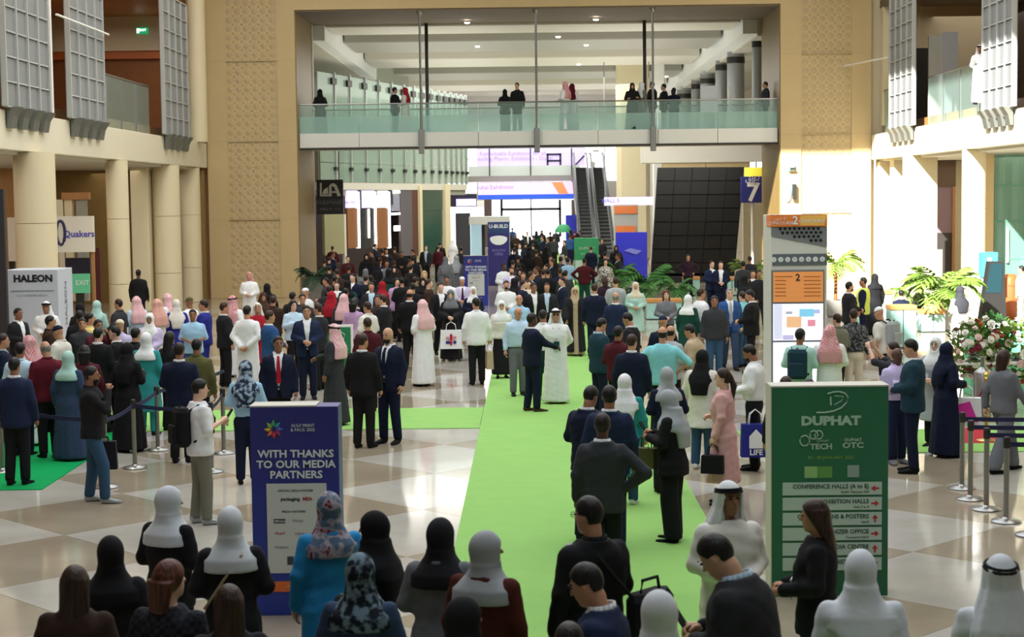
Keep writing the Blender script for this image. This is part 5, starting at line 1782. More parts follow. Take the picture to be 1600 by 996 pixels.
SKIN = {'fair': '#dcb199', 'tan': '#c08d6f', 'brown': '#97684d', 'dark': '#55382b', 'olive': '#c79b7d'}
CLOTH = {
    'black': '#18181b', 'black2': '#1f1f23', 'charcoal': '#26272b', 'darkgrey': '#34363b', 'grey': '#6d7076', 'lgrey': '#a4a8ac', 'navy': '#141c33', 'navy2': '#1c2744',
    'blue': '#2b4f86', 'slate': '#33435f', 'denim': '#33526f', 'sky': '#9cc3df', 'lblue': '#b9d2e6', 'azure': '#2886c0', 'teal': '#2f8f90', 'tealnavy': '#1d3a48', 'mint': '#a9cfc6', 'aqua': '#86cfd8',
    'white': '#e6e8ea', 'offwhite': '#dcd9d0', 'cream': '#d8cdb8', 'beige': '#b8a387', 'maroon': '#5b1524', 'maroon2': '#4a1620', 'red': '#a01d2c', 'rust': '#4d2118', 'pink': '#d7a7a6', 'lilac': '#b795bb',
    'lavender': '#c3b7dc', 'olive': '#5a5a35', 'khaki': '#8a8468', 'stone': '#77776a', 'brown': '#4a3428', 'brown2': '#37271f', 'green': '#1f7a50', 'dgreen': '#17443a', 'yellow': '#d7c67e', 'hivis': '#d3e26a', 'purple': '#4a1740',
    'orange': '#c0604a', 'royal': '#2b2f86', 'rose': '#d58a92', 'plum': '#2f1d2c', 'gold': '#a98b4b', 'hairblack': '#0f0d0d', 'hairbrown': '#2c1a12', 'hairred': '#4a2416', 'hairgrey': '#77736f', 'hairdark': '#17110e', 'blonde': '#a98c5f', 'silverwhite': '#cfd3d8',
}


def cloth_mat(name):
    key = 'cloth_' + name
    if key in MATS:
        return MATS[key]
    if name.startswith('skin_'):
        m = mat(key, SKIN[name[5:]], rough=.5, noise=.08, nscale=14)
        return m
    pats = {'redcheck': ('#b5404c', '#e3c9c9', 60.), 'pinkcheck': ('#cf7f88', '#ecd9da', 60.), 'orangecheck': ('#c87a6a', '#e6c3b6', 60.), 'floralblue': ('#22304a', '#9fb3c4', 16.), 'floraldark': ('#141b24', '#6d8290', 18.),
            'floralred': ('#52667e', '#a8a0a8', 13.), 'plaid': ('#16171c', '#2b2c36', 30.), 'camo': ('#4b4a3c', '#938a74', 14.), 'greypattern': ('#2c2e31', '#77797c', 26.), 'whitepattern': ('#c9c4bd', '#56524f', 20.), 'brownpattern': ('#5f3f31', '#b69c86', 18.)}
    if name in pats:
        a, b_, sc = pats[name]
        m = mat(key, a, rough=.85, spec=.2)
        nt = m.node_tree; b = nt.nodes['Principled BSDF']
        tc = nt.nodes.new('ShaderNodeTexCoord')
        if 'check' in name or name == 'plaid':
            t = nt.nodes.new('ShaderNodeTexChecker'); t.inputs['Scale'].default_value = sc
            t.inputs['Color1'].default_value = srgb(a); t.inputs['Color2'].default_value = srgb(b_)
            nt.links.new(tc.outputs['Object'], t.inputs['Vector'])
            nt.links.new(t.outputs['Color'], b.inputs['Base Color'])
        else:
            t = nt.nodes.new('ShaderNodeTexNoise'); t.inputs['Scale'].default_value = sc; t.inputs['Detail'].default_value = 2
            r = nt.nodes.new('ShaderNodeValToRGB')
            r.color_ramp.elements[0].position = .45; r.color_ramp.elements[1].position = .58
            r.color_ramp.elements[0].color = srgb(a); r.color_ramp.elements[1].color = srgb(b_)
            nt.links.new(tc.outputs['Object'], t.inputs['Vector']); nt.links.new(t.outputs['Fac'], r.inputs['Fac'])
            nt.links.new(r.outputs['Color'], b.inputs['Base Color'])
            if name == 'floralred':
                e = r.color_ramp.elements.new(.66); e.color = srgb('#6d2434')
        return m
    hair = name.startswith('hair') or name == 'blonde'
    if hair:
        m = mat(key, CLOTH[name], rough=.5, spec=.35)
        nt = m.node_tree; b = nt.nodes['Principled BSDF']
        tc = nt.nodes.new('ShaderNodeTexCoord'); mp = nt.nodes.new('ShaderNodeMapping'); mp.inputs['Scale'].default_value = (70, 70, 5)
        nz = nt.nodes.new('ShaderNodeTexNoise'); nz.inputs['Scale'].default_value = 1.0; nz.inputs['Detail'].default_value = 3
        c = srgb(CLOTH[name]); rp = nt.nodes.new('ShaderNodeValToRGB')
        rp.color_ramp.elements[0].position = .35; rp.color_ramp.elements[0].color = tuple(x * .5 for x in c[:3]) + (1,)
        rp.color_ramp.elements[1].position = .68; rp.color_ramp.elements[1].color = tuple(min(1, x * 2.1) for x in c[:3]) + (1,)
        bp = nt.nodes.new('ShaderNodeBump'); bp.inputs['Strength'].default_value = .6; bp.inputs['Distance'].default_value = .01
        nt.links.new(tc.outputs['Object'], mp.inputs['Vector']); nt.links.new(mp.outputs['Vector'], nz.inputs['Vector'])
        nt.links.new(nz.outputs['Fac'], rp.inputs['Fac']); nt.links.new(rp.outputs['Color'], b.inputs['Base Color'])
        nt.links.new(nz.outputs['Fac'], bp.inputs['Height']); nt.links.new(bp.outputs['Normal'], b.inputs['Normal'])
        return m
    return mat(key, CLOTH[name], rough=.55 if hair else .85, spec=.3 if hair else .2, noise=.12, nscale=9, bump=.25 if not hair else .5)


GROUND = lambda x, y: 0.0
PEOPLE = []


def person(px, py, h=1.74, face=0, pose='stand', outfit='suit:navy', head='short:hairblack', skin='tan', label=None, group=None,
           lean=0., yaw=0., pitch=0., wide=1.0, shoes='black', z0=0.0, at=None, extra='', lod=None, seed=None):
    """px, py: where the crown shows in the photograph; the figure stands where that ray meets its own height."""
    k = h / 1.75
    fem = outfit.split(':')[0] in ('abaya', 'coat', 'dress', 'fskirt', 'fshirt', 'fblazer') or 'f' in extra.split()
    toph = 1.755 * k - (.45 * k if pose == 'sit' else 0) - (1 - math.cos(R(lean))) * .8 * k
    if at is None:
        q = on_z(px, py, z0 + toph)
    else:
        q = Vector((at[0], at[1], z0))
    if at is None:          # keep people from standing inside one another
        dirn = Vector((q.x, q.y, 0)).normalized()
        for _ in range(8):
            if not any(abs(o['pos'].z - z0) < 1 and (o['pos'] - Vector((q.x, q.y, z0))).length < .46 for o in PEOPLE):
                break
            q = q + dirn * .14
    lx, ly = q.x, q.y
    d = ly
    if lod is None:
        lod = 0 if d < 21 else (1 if d < 40 else 2)
    if lod == 2:
        yaw = round(yaw / 30) * 30; pitch = round(pitch / 15) * 15
    ph = (len(PEOPLE) % 5 if seed is None else seed) if lod == 0 else (len(PEOPLE) % 2 if lod == 1 else 0)
    fig = Fig(pose, lean, yaw, pitch, fem, wide, ph)
    root = thing('person', label, 'person', (lx, ly, z0 - (.45 * k if pose == 'sit' else 0)), R(-face), group)
    root.scale = (k, k, k)
    sk = cloth_mat('skin_' + skin)
    yhi = .62
    link('body', layer('skin', fig, lod, fig.skin, 0.0, 1.80, fine=True, hands=True, name='body'), sk, root)
    kind, _, cs = outfit.partition(':')
    c = cs.split(',') if cs else []
    c += ['-'] * (6 - len(c))
    L = lambda key, fn, lo, hi, nm, col, lab=None: link(nm, layer(key, fig, lod, fn, lo, hi, name=nm), cloth_mat(col), root, None, lab)
    trs = lambda col, wide_=False: L('trw' if wide_ else 'tr', (lambda P: fig.trousers(P, (.11, .105, .105))) if wide_ else fig.trousers, .0, 1.10, 'trousers', col)
    showshoes = True
    if kind == 'suit':            # jacket, shirt, tie, trousers
        J, S, T, TR = c[0], c[1] if c[1] != '-' else 'white', c[2], c[3] if c[3] != '-' else c[0]
        jk = L('jk', fig.jacket, .68, 1.54, 'jacket', J)
        L('sh', lambda P: fig.top(P, .93, .004, .60), .84, 1.53, 'shirt', S)
        trs(TR)
        if T != '-':
            mb = MB()
            p = [fig.fwd(q_) for q_ in ((0, .078, 1.45), (0, .128, 1.38), (0, .152, 1.22), (0, .146, 1.04))]
            ws = (.018, .022, .034, .038)
            for a_ in range(3):
                A, B = Vector(p[a_]), Vector(p[a_ + 1])
                mb.prism([A + Vector((-ws[a_], 0, 0)), A + Vector((ws[a_], 0, 0)), B + Vector((ws[a_ + 1], 0, 0)), B + Vector((-ws[a_ + 1], 0, 0))], (0, .012, 0))
            mb.build('tie', cloth_mat(T), root)
    elif kind in ('shirt', 'fshirt'):       # long sleeved top over trousers
        L('lsh', lambda P: fig.top(P, .84, .022, .97, .0, .02), .74, 1.54, 'shirt', c[0]); trs(c[1] if c[1] != '-' else 'black')
    elif kind == 'tuck':
        L('tuck', lambda P: fig.top(P, .97, .016, .97, .0, .02), .88, 1.54, 'shirt', c[0]); trs(c[1] if c[1] != '-' else 'black')
    elif kind == 'tee':
        L('tee', lambda P: fig.top(P, .84, .022, .52, .0, .02), .74, 1.54, 'shirt', c[0]); trs(c[1] if c[1] != '-' else 'denim')
    elif kind == 'vest':
        L('lsh', lambda P: fig.top(P, .84, .018, .97, .0, .02), .74, 1.54, 'shirt', c[1])
        L('vest', lambda P: np.maximum(loft(fig.T(P), fig.torso_prof(.82, .034), fold=.01), -(np.abs(np.abs(fig.T(P)[..., 0]) - .35) - .17)), .74, 1.54, 'vest', c[0]); trs(c[2] if c[2] != '-' else 'black')
    elif kind == 'kandura':
        L('robe', fig.robe, .0, 1.54, 'robe', c[0] if c[0] != '-' else 'white')
    elif kind == 'abaya':
        L('abaya', lambda P: fig.robe(P, .04, .024, .085, .04, (.06, .058, .058)), .0, 1.54, 'robe', c[0] if c[0] != '-' else 'black')
    elif kind == 'bisht':                   # robe with an open cloak
        L('robe', fig.robe, .0, 1.54, 'robe', c[1] if c[1] != '-' else 'white')
        def bisht(P):
            d_ = fig.robe(P, .12, .045, .09, .03, (.085, .085, .08))
            Q = fig.T(P)
            return np.maximum(d_, -np.maximum(np.abs(Q[..., 0]) - .06, -(Q[..., 1] - .02)))
        L('bisht', bisht, .0, 1.54, 'cloak', c[0])
    elif kind == 'coat':                    # long coat over trousers
        L('coat', lambda P: fig.robe(P, .42, .03, .05, .03), .34, 1.54, 'coat', c[0]); trs(c[1] if c[1] != '-' else 'black')
    elif kind == 'tunic':
        L('tunic', lambda P: fig.robe(P, .62, .03, .04, .03), .54, 1.54, 'tunic', c[0]); trs(c[1] if c[1] != '-' else 'denim')
    elif kind == 'dress':
        L('dress', lambda P: fig.robe(P, .30, .02, .05, .035), .22, 1.54, 'dress', c[0])
    elif kind == 'fskirt':                  # top, skirt
        L('ftop', lambda P: fig.top(P, .90, .022, .97, 0, .02), .80, 1.54, 'top', c[0]); L('skirt', fig.skirt, .04, 1.12, 'skirt', c[1])
    elif kind == 'fblazer':
        L('jkc', lambda P: fig.jacket(P, .78, False), .68, 1.54, 'jacket', c[0]); trs(c[1] if c[1] != '-' else 'black', True)
    elif kind == 'wide':
        L('lsh', lambda P: fig.top(P, .84, .022, .97, .0, .02), .74, 1.54, 'shirt', c[0]); trs(c[1], True)
    if kind in ('suit', 'tuck', 'shirt', 'vest') and lod < 2:
        n = 14; mb = MB()
        ring = []
        for i in range(n + 1):
            a_ = math.pi / 2 + R(24) + (2 * math.pi - R(48)) * i / n
            x_, y_ = math.cos(a_), math.sin(a_)
            up = 1.0 - .5 * (y_ + 1) / 2
            lo_ = fig.fwd((.082 * x_, -.022 + .080 * y_, 1.455 - .012 * y_)); hi_ = fig.fwd((.071 * x_, -.026 + .072 * y_, 1.490 + .022 * up))
            ring.append((lo_, hi_))
        for (l0, h0), (l1, h1) in zip(ring[:-1], ring[1:]):
            o_ = len(mb.v); mb.v += [tuple(l0), tuple(l1), tuple(h1), tuple(h0)]; mb.f.append((o_, o_ + 1, o_ + 2, o_ + 3))
        colr = mb.build('collar', cloth_mat((c[1] if c[1] != '-' else 'white') if kind in ('suit', 'vest') else c[0]), root, True)
        sm_ = colr.modifiers.new('thickness', 'SOLIDIFY'); sm_.thickness = .008; sm_.offset = 1
    # shoes
    for sg, (fx, fy) in ((1, fig.feet[0]), (-1, fig.feet[1])):
        o = link('shoe', shoe_mesh('flat' if fem and shoes == 'black' else 'shoe', lod), cloth_mat(shoes), root)
        o.location = (fx, fy, .43 - .0 if fig.sit else 0.0)
        if fig.sit:
            o.location = (fx, fy, .45)
        o.rotation_euler = (0, 0, R(-8 * sg))
    # head
    for hd in head.split('+'):
        hk, _, hc = hd.partition(':')
        HB = dict(zlo=1.0, zhi=1.84)
        def HL(key, fn, nm, lo=1.40, hi=1.84, fine=True):
            return link(nm, layer(key, fig, lod, fn, lo, hi, fine=fine, xr=.34, ylo=-.40, yhi=.32, name=nm), cloth_mat(hc), root)
        drop = .35 * math.sin(max(0, R(lean))) + .12 * math.sin(abs(R(pitch)))
        if hk == 'short': HL('hs', fig.hair_short, 'hair', 1.36 - drop)
        elif hk == 'fringe': HL('hf', fig.hair_fringe, 'hair', 1.36 - drop)
        elif hk == 'long': HL('hl', fig.hair_long, 'hair', 1.12 - drop)
        elif hk == 'vlong': HL('hvl', lambda P: fig.hair_long(P, 1.08), 'hair', .98 - drop)
        elif hk == 'bob': HL('hb', lambda P: fig.hair_long(P, 1.44), 'hair', 1.30 - drop)
        elif hk == 'tail': HL('ht', fig.hair_tail, 'hair', 1.18 - drop)
        elif hk == 'hijab': HL('hj', fig.hijab, 'headscarf', 1.24 - drop)
        elif hk == 'shayla': HL('shy', fig.shayla, 'headscarf', 1.04 - drop)
        elif hk == 'cap': HL('cap', fig.cap, 'cap', 1.40 - drop)
        elif hk == 'beard': HL('bd', fig.beard, 'beard', 1.36 - drop)
        elif hk in ('ghutra', 'agal'):
            gh = HL('gh', fig.ghutra, 'headscarf', 1.04 - drop)
            if hk == 'agal':
                mb = MB()
                n = 20
                for kz in (.050, .068):
                    pts = [fig.head_to_body((.094 * math.cos(a) * (1 - (kz - .05) * 3), -.016 + .112 * math.sin(a) * (1 - (kz - .05) * 3), kz + .10 * math.sin(a) * .12)) for a in [2 * math.pi * i / n for i in range(n + 1)]]
                    mb.tube(pts, .0105, n=6, caps=False)
                mb.build('agal', cloth_mat('black'), gh, True)
        elif hk == 'shades':
            mb = MB()
            for sg in (-1, 1):
                cc = Vector(fig.head_to_body((.03 * sg, .098, .012)))
                mb.ball(cc, (.025, .01, .018), 8, 5)
            mb.build('sunglasses', cloth_mat('black'), root, True)
        elif hk == 'specs':
            mb = MB()
            for sg in (-1, 1):
                mb.tube([fig.head_to_body((.031 * sg + .021 * math.cos(a), .100, .012 + .017 * math.sin(a))) for a in [math.pi * i / 5 for i in range(11)]], .0028, 4, False)
                mb.tube([fig.head_to_body((.052 * sg, .098, .016)), fig.head_to_body((.078 * sg, .0, .016))], .0028, 4)
            mb.build('spectacles', cloth_mat('black'), root)
    if lod < 2 and abs(((face + yaw + 180) % 360) - 180) > 55 and 'shades' not in head:
        for sg in (-1, 1):
            e = MB().ball(fig.head_to_body((.030 * sg, .083, .012)), (.014, .008, .008), 8, 5)
            e.build('eye', cloth_mat('hairblack'), root, True)
            b_ = MB().tube([fig.head_to_body((x_ * sg, y_, z_)) for x_, y_, z_ in ((.014, .094, .031), (.032, .091, .035), (.048, .080, .031))], .004, 5)
            b_.build('eyebrow', cloth_mat('hairdark'), root, True)
    # straps, badges and packs worn on the body are part of how the person is dressed
    ex = extra.split()
    if 'lanyard' in ex or 'badge' in ex:
        mb = MB()
        pts = [fig.fwd(q_) for q_ in ((-.075, -.01, 1.49), (-.06, .12, 1.40), (0, .175, 1.16), (.06, .12, 1.40), (.075, -.01, 1.49))]
        mb.tube(pts, .006, 4, False)
        ln = mb.build('lanyard', cloth_mat('red' if 'badge' in ex else 'slate'), root)
        b0 = fig.fwd((0, .182, 1.10))
        MB().box(-.055 + b0[0], .055 + b0[0], b0[1], b0[1] + .008, b0[2] - .085, b0[2] + .06).build('badge', cloth_mat('dgreen' if 'badge' in ex else 'white'), ln)
    if 'hood' in ex:
        MB().ball(fig.fwd((0, -.13, 1.42)), (.12, .06, .07), 12, 8).build('hood', cloth_mat(c[0]), root, True)
    M = Matrix.Translation(root.location) @ Matrix.Rotation(R(-face), 4, 'Z') @ Matrix.Scale(k, 4)
    d_ = dict(root=root, fig=fig, k=k, M=M, face=face, lod=lod,
              R=M @ Vector(fig.fwd(fig.rw)), L=M @ Vector(fig.fwd(fig.lw)), pos=Vector((lx, ly, z0)))
    dR = (Vector(fig.fwd(fig.rw)) - Vector(fig.fwd(fig.re))).normalized(); dL = (Vector(fig.fwd(fig.lw)) - Vector(fig.fwd(fig.le))).normalized()
    d_['Rp'] = M @ (Vector(fig.fwd(fig.rw)) + dR * .085); d_['Lp'] = M @ (Vector(fig.fwd(fig.lw)) + dL * .085)
    PEOPLE.append(d_)
    return d_
# ------------------------------------------------------------------ the people of the photograph
P = person
HB = 'short:hairblack'
HBR = 'short:hairbrown'
HBB = 'short:hairblack+beard:hairblack'
FR_ = 'fringe:hairgrey'


def carried(pd, hand, kind, color, label, mark=None):
    """a bag hanging from a hand"""
    p = pd[hand]
    name, cat = {'shopper': ('shopping_bag', 'bag'), 'handbag': ('handbag', 'bag'), 'case': ('briefcase', 'bag')}[kind]
    W, H, D, drop = {'shopper': (.30, .36, .12, .16), 'handbag': (.26, .22, .12, .14), 'case': (.36, .36, .12, .07)}[kind]
    t = thing(name, label, cat, (p.x, p.y, p.z), R(-pd['face']))
    z1 = -drop; z0 = z1 - H
    mb = MB()
    mb.v += [(-D / 2, -W / 2, z1), (D / 2, -W / 2, z1), (D / 2, W / 2, z1), (-D / 2, W / 2, z1), (-D * .6, -W * .53, z0), (D * .6, -W * .53, z0), (D * .6, W * .53, z0), (-D * .6, W * .53, z0)]
    mb.f += [(0, 1, 2, 3), (7, 6, 5, 4), (0, 4, 5, 1), (1, 5, 6, 2), (2, 6, 7, 3), (3, 7, 4, 0)]
    bd = mb.build('body', cloth_mat(color) if isinstance(color, str) else color, t)
    for sx_ in (-1, 1):
        MB().tube([(sx_ * D * .4, -W * .25, z1 - .01), (sx_ * D * .3, -W * .2, -drop * .3), (0, 0, .0), (sx_ * D * .3, W * .2, -drop * .3), (sx_ * D * .4, W * .25, z1 - .01)], .007, 5).build('handle', cloth_mat('white' if kind == 'shopper' else 'black'), t, True)
    if mark:
        for sx_ in (-1, 1):
            for k, (y_, z_, w_, h_, c_) in enumerate(mark):
                x_ = sx_ * (D * .57)
                MB().box(min(x_, x_ + sx_ * .012), max(x_, x_ + sx_ * .012), (y_ - w_ / 2) * W, (y_ + w_ / 2) * W, z0 + (z_ - h_ / 2) * H, z0 + (z_ + h_ / 2) * H).build('print', cloth_mat(c_), bd)
    return t


def phone(pd, hand='Rp', label='phone', white=False):
    p = pd[hand]
    o = MB().bbox(-.037, .037, -.005, .005, -.03, .12, .004).build('phone', cloth_mat('white' if white else 'black'))
    o.location = p; o.rotation_euler = (R(-35), 0, R(-pd['face']))
    tag(o, label, 'phone')
    return o


def backpack(pd, color, label):
    M_ = pd['M']; f = pd['fig']
    c = Vector(f.fwd((0, -.22, 1.20)))
    t = thing('backpack', label, 'backpack', M_ @ c, R(-pd['face']))
    mb = MB().bbox(-.15, .15, -.09, .08, -.24, .22, .05)
    b = mb.build('body', cloth_mat(color), t)
    MB().bbox(-.11, .11, -.14, -.085, -.20, .02, .03).build('pocket', cloth_mat(color), t)
    MB().tube([(-.03, -.02, .21), (0, -.02, .25), (.03, -.02, .21)], .008, 5).build('grab_loop', cloth_mat('black'), t)
    for sx_ in (-1, 1):
        MB().tube([(sx_ * .09, .07, .18), (sx_ * .12, .17, .245), (sx_ * .12, .29, .22), (sx_ * .12, .365, .08), (sx_ * .13, .345, -.08), (sx_ * .15, .10, -.18)], .014, 6).build('strap', cloth_mat('black'), t, True)
    return t


# ---- front rows, seen from behind
P(116, 884, 1.64, -6, 'stand', 'fblazer:brown2,black', 'vlong:hairbrown', 'olive', 'woman with long straight brown hair and a grey brown jacket, bottom left corner')
P(172, 839, 1.62, -12, 'front', 'abaya:black2', 'hijab:black', 'olive', 'woman in black headscarf and black dress, back to us near the left corner')
P(262, 761, 1.64, 25, 'front', 'fblazer:black,black', 'hijab:silverwhite', 'tan', 'woman in white headscarf and black jacket turning her head to the right', yaw=-38, seed=1)
p_ = P(359, 793, 1.66, -8, 'front', 'abaya:black2', 'hijab:silverwhite', 'olive', 'woman in pale headscarf and loose black abaya with a beige bag strap across her back', seed=2)
mb_ = MB().tube([p_['fig'].fwd(q_) for q_ in ((.10, .02, 1.49), (.08, -.135, 1.42), (-.05, -.165, 1.25), (-.20, -.08, 1.02))], .011, 5)
mb_.build('bag_strap', cloth_mat('beige'), p_['root'], True)
P(263, 875, 1.70, 14, 'stand', 'fblazer:plaid,black', 'bob:hairred', 'fair', 'person with short auburn hair and dark checked jacket near the bottom edge', yaw=-25)
P(357, 914, 1.62, -10, 'stand', 'fshirt:black2,black', 'vlong:hairbrown', 'olive', 'woman with dark wavy brown hair at the bottom edge, only her head showing')
P(514, 770, 1.70, -16, 'bag', 'coat:azure,black', 'hijab:floralred', 'tan', 'woman in bright blue coat and red flowered scarf facing the blue board', seed=3)
P(585, 800, 1.66, -70, 'front', 'abaya:black', 'shayla:black', 'olive', 'woman all in black with black headscarf beside the bright blue coat', yaw=10, seed=4)
P(562, 866, 1.68, 4, 'front', 'fblazer:slate,black', 'hijab:floraldark', 'tan', 'person in slate blue coat and dark flowered scarf at the bottom edge')
P(687, 811, 1.68, 8, 'front', 'coat:grey,black', 'hijab:black2', 'tan', 'woman in long grey coat and charcoal headscarf, back to us', yaw=-15, seed=2)
P(757, 831, 1.68, 22, 'stand', 'coat:rust,black', 'hijab:lgrey', 'brown', 'woman in dark rust brown coat and pale grey headscarf looking right', yaw=-50, wide=1.06)
P(722, 934, 1.64, 28, 'front', 'abaya:black2', 'hijab:black2', 'brown', 'woman in black headscarf cut by the bottom edge below the rust brown coat', yaw=-35)
p_ = P(925, 775, 1.83, -28, 'phone', 'suit:black,black2,-,black', HB + '+specs:black', 'tan', 'man in black jacket and spectacles holding a white phone, bag on his shoulder', yaw=22, pitch=8)
phone(p_, 'Rp', 'white phone held by the man in black jacket and spectacles', True)
bg_ = thing('shoulder_bag', 'black leather bag slung behind the man in spectacles', 'bag', p_['M'] @ Vector((.30, -.20, 1.02)), R(-p_['face'] + 20))
MB().bbox(-.20, .20, -.08, .08, -.16, .14, .05).build('body', cloth_mat('black'), bg_)
MB().tube([(-.10, 0, .13), (-.08, 0, .22), (.08, 0, .22), (.10, 0, .13)], .012, 6).build('handle', cloth_mat('black'), bg_, True)
MB().tube([(-.18, 0, .12), (-.30, .12, .33), (-.32, .22, .43)], .014, 6).build('strap', cloth_mat('black'), bg_, True)
P(948, 877, 1.76, -72, 'front', 'suit:navy2,white,black', HB, 'tan', 'man in navy suit with white collar bowing his head to the left, bottom edge', pitch=18, lean=6)
P(1030, 925, 1.74, -20, 'front', 'coat:lgrey,black', 'hijab:silverwhite', 'brown', 'person in white head covering at the bottom edge behind the white robe')
P(889, 972, 1.66, 0, 'stand', 'suit:charcoal', 'short:hairdark', 'dark', 'dark cropped head just showing at the bottom edge below the phone')
P(1138, 752, 1.76, 168, 'front', 'kandura:offwhite', 'agal:white', 'brown', 'man in white robe and black-corded white headcloth, hands together, by the green board', yaw=8, seed=1, shoes='brown')
p_ = P(1182, 829, 1.92, -62, 'phone2', 'suit:charcoal,lblue,-,black', HB, 'olive', 'man in charcoal suit bending over his phone before the nearest white robe', lean=14, pitch=26, wide=1.08)
phone(p_, 'Rp', 'black phone in the hand of the bending man in charcoal')
P(1277, 780, 1.68, -75, 'front', 'fblazer:black,black', 'long:hairbrown', 'tan', 'woman with long dark hair and black jacket in front of the green wayfinding board', yaw=0, pitch=6, extra='lanyard')
P(1345, 861, 1.72, 4, 'front', 'kandura:silverwhite', 'shayla:silverwhite', 'tan', 'person in white wrapped scarf and white robe seen from behind, bottom right', wide=1.08)
P(1564, 867, 1.76, 2, 'front', 'kandura:silverwhite', 'agal:silverwhite', 'tan', 'man in white headcloth with black cord at the bottom right corner, back to us', wide=1.05)

# ---- group on the carpet, right of centre
P(919, 601, 1.74, 35, 'front', 'suit:navy,white,-,navy', HB, 'brown', 'man in dark navy suit bowing right, left of the huddle on the carpet', pitch=22)
P(952, 602, 1.78, 5, 'stand', 'suit:navy2,white,-,navy2', HB, 'brown', 'man in blue navy jacket in the middle of the huddle on the carpet')
P(941, 645, 1.74, 6, 'hip', 'suit:darkgrey,white,-,black', 'short:hairdark', 'dark', 'man in dark grey suit with hand on hip, back to us on the carpet')
p_ = P(976, 585, 1.62, 10, 'bag', 'coat:teal,denim', 'shayla:white', 'tan', 'woman in white headscarf and teal coat over jeans on the carpet', shoes='white')
P(1042, 574, 1.62, -12, 'front', 'fblazer:navy,black', 'hijab:lgrey', 'tan', 'woman in pale grey scarf behind the woman in a black blazer')
p_ = P(1050, 609, 1.68, -62, 'phone2', 'fblazer:black,black', 'shayla:lgrey', 'tan', 'woman in black blazer and wide black trousers, grey scarf, checking a phone', pitch=18)
phone(p_, 'Rp', 'phone held by the woman in black blazer and grey scarf')
b__ = carried(p_, 'Lp', 'handbag', 'olive', 'small olive handbag of the woman in black blazer')
P(1097, 547, 1.66, 24, 'front', 'tunic:offwhite,denim', 'shayla:black', 'tan', 'woman in black scarf, white tunic and jeans beside the pink dress', yaw=-15, shoes='white')
p_ = P(1130, 576, 1.68, -70, 'carry', 'dress:pink', 'tail:hairbrown', 'fair', 'woman in long pink dress with dark ponytail', yaw=8)
carried(p_, 'Lp', 'handbag', 'black', 'black handbag of the woman in the pink dress')
p_ = P(1178, 536, 1.76, -70, 'front', 'tuck:white,black', HBB, 'brown', 'bearded man in white shirt beside the tall information totem, looking down', pitch=25)
tp_ = carried(p_, 'Lp', 'shopper', 'royal', 'royal blue carrier bag with a white house emblem')
tp_.location = on_y(1180, 640, p_['pos'].y - .25); tp_.rotation_euler = (0, 0, R(90))
for c_ in tp_.children:
    if c_.name.startswith('body'):
        mh = MB()
        for f_ in (-1,):
            pts_ = [(.075, -.05, -.40), (.075, .05, -.40), (.075, .05, -.27), (.075, .0, -.22), (.075, -.05, -.27)]
        MB().prism([(.073, -.075, -.42), (.073, .075, -.42), (.073, .075, -.29), (.073, .0, -.21), (.073, -.075, -.29)], (.006, 0, 0)).build('emblem', cloth_mat('white'), c_)
        MB().prism([(-.073, -.075, -.42), (-.073, .075, -.42), (-.073, .075, -.29), (-.073, .0, -.21), (-.073, -.075, -.29)], (-.006, 0, 0)).build('emblem', cloth_mat('white'), c_)
        lettering('LIFE', .085, (-.082, 0, -.465), cloth_mat('white'), c_, rz=R(-90), bold=.002)
tp_.scale = (1.25, 1.25, 1.25)

# ---- middle of the carpet
P(868, 482, 1.76, 178, 'back', 'kandura:white', 'agal:white+shades:black', 'tan', 'man in white robe with a red lanyard and green badge, alone on the carpet', extra='badge', shoes='brown')
P(831, 489, 1.76, 65, 'reach', 'suit:navy,white,-,navy', 'short:hairdark', 'dark', 'man in dark navy suit facing the white robed man with the badge', shoes='brown')
P(808, 479, 1.72, 168, 'stand', 'tuck:lblue,grey', FR_, 'tan', 'older man in pale blue shirt and grey trousers at the carpet edge', yaw=15, pitch=14, shoes='black')
P(848, 484, 1.70, 10, 'front', 'tuck:white,dgreen', HB, 'brown', 'man in white shirt and dark trousers behind the white robed man with the badge')
p_ = P(744, 465, 1.78, -8, 'stand', 'suit:white,white,-,black', HB, 'tan', 'man in white jacket and slim black trousers, back to us', yaw=28)
carried(p_, 'Rp', 'shopper', 'beige', 'beige paper bag beside the man in the white jacket')
p_ = P(783, 470, 1.64, 172, 'stand', 'fskirt:offwhite,black', 'hijab:white', 'tan', 'woman in white headscarf, white top and long black skirt by the carpet edge')
P(811, 460, 1.70, 175, 'front', 'tuck:sky,grey', FR_, 'tan', 'bald man in light blue shirt behind the older man at the carpet edge')
P(898, 449, 1.64, 176, 'walk', 'bisht:black2,beige', 'hijab:beige', 'tan', 'woman in beige headscarf and open dark coat walking along the carpet')
P(929, 443, 1.78, 4, 'stand', 'suit:navy,white,-,navy', HBR, 'olive', 'man in navy suit with his back to us beside the beige headscarf')
P(962, 456, 1.74, 4, 'front', 'suit:navy2,white,-,navy', FR_, 'tan', 'balding man in navy jacket seen from behind near the grey suit')
P(962, 433, 1.76, 2, 'front', 'suit:lgrey,white,-,grey', HBR, 'olive', 'man in light grey suit seen from behind near the palms')
p_ = P(993, 441, 1.64, 182, 'front', 'coat:mint,white', 'hijab:cream', 'tan', 'woman in mint coat and cream headscarf facing us beside the palms')
p_ = P(936, 496, 1.74, 60, 'front', 'suit:tealnavy,lblue,-,navy', HB, 'tan', 'man in teal navy jacket bowing right on the carpet', pitch=20)
P(966, 509, 1.72, 30, 'front', 'shirt:maroon2,black', 'short:hairdark', 'brown', 'man in maroon shirt seen from behind in the huddle near the mint coat')
P(985, 487, 1.76, -65, 'front', 'suit:black2,white,black', HB, 'tan', 'man in black suit looking down, opposite the teal navy jacket', pitch=22)
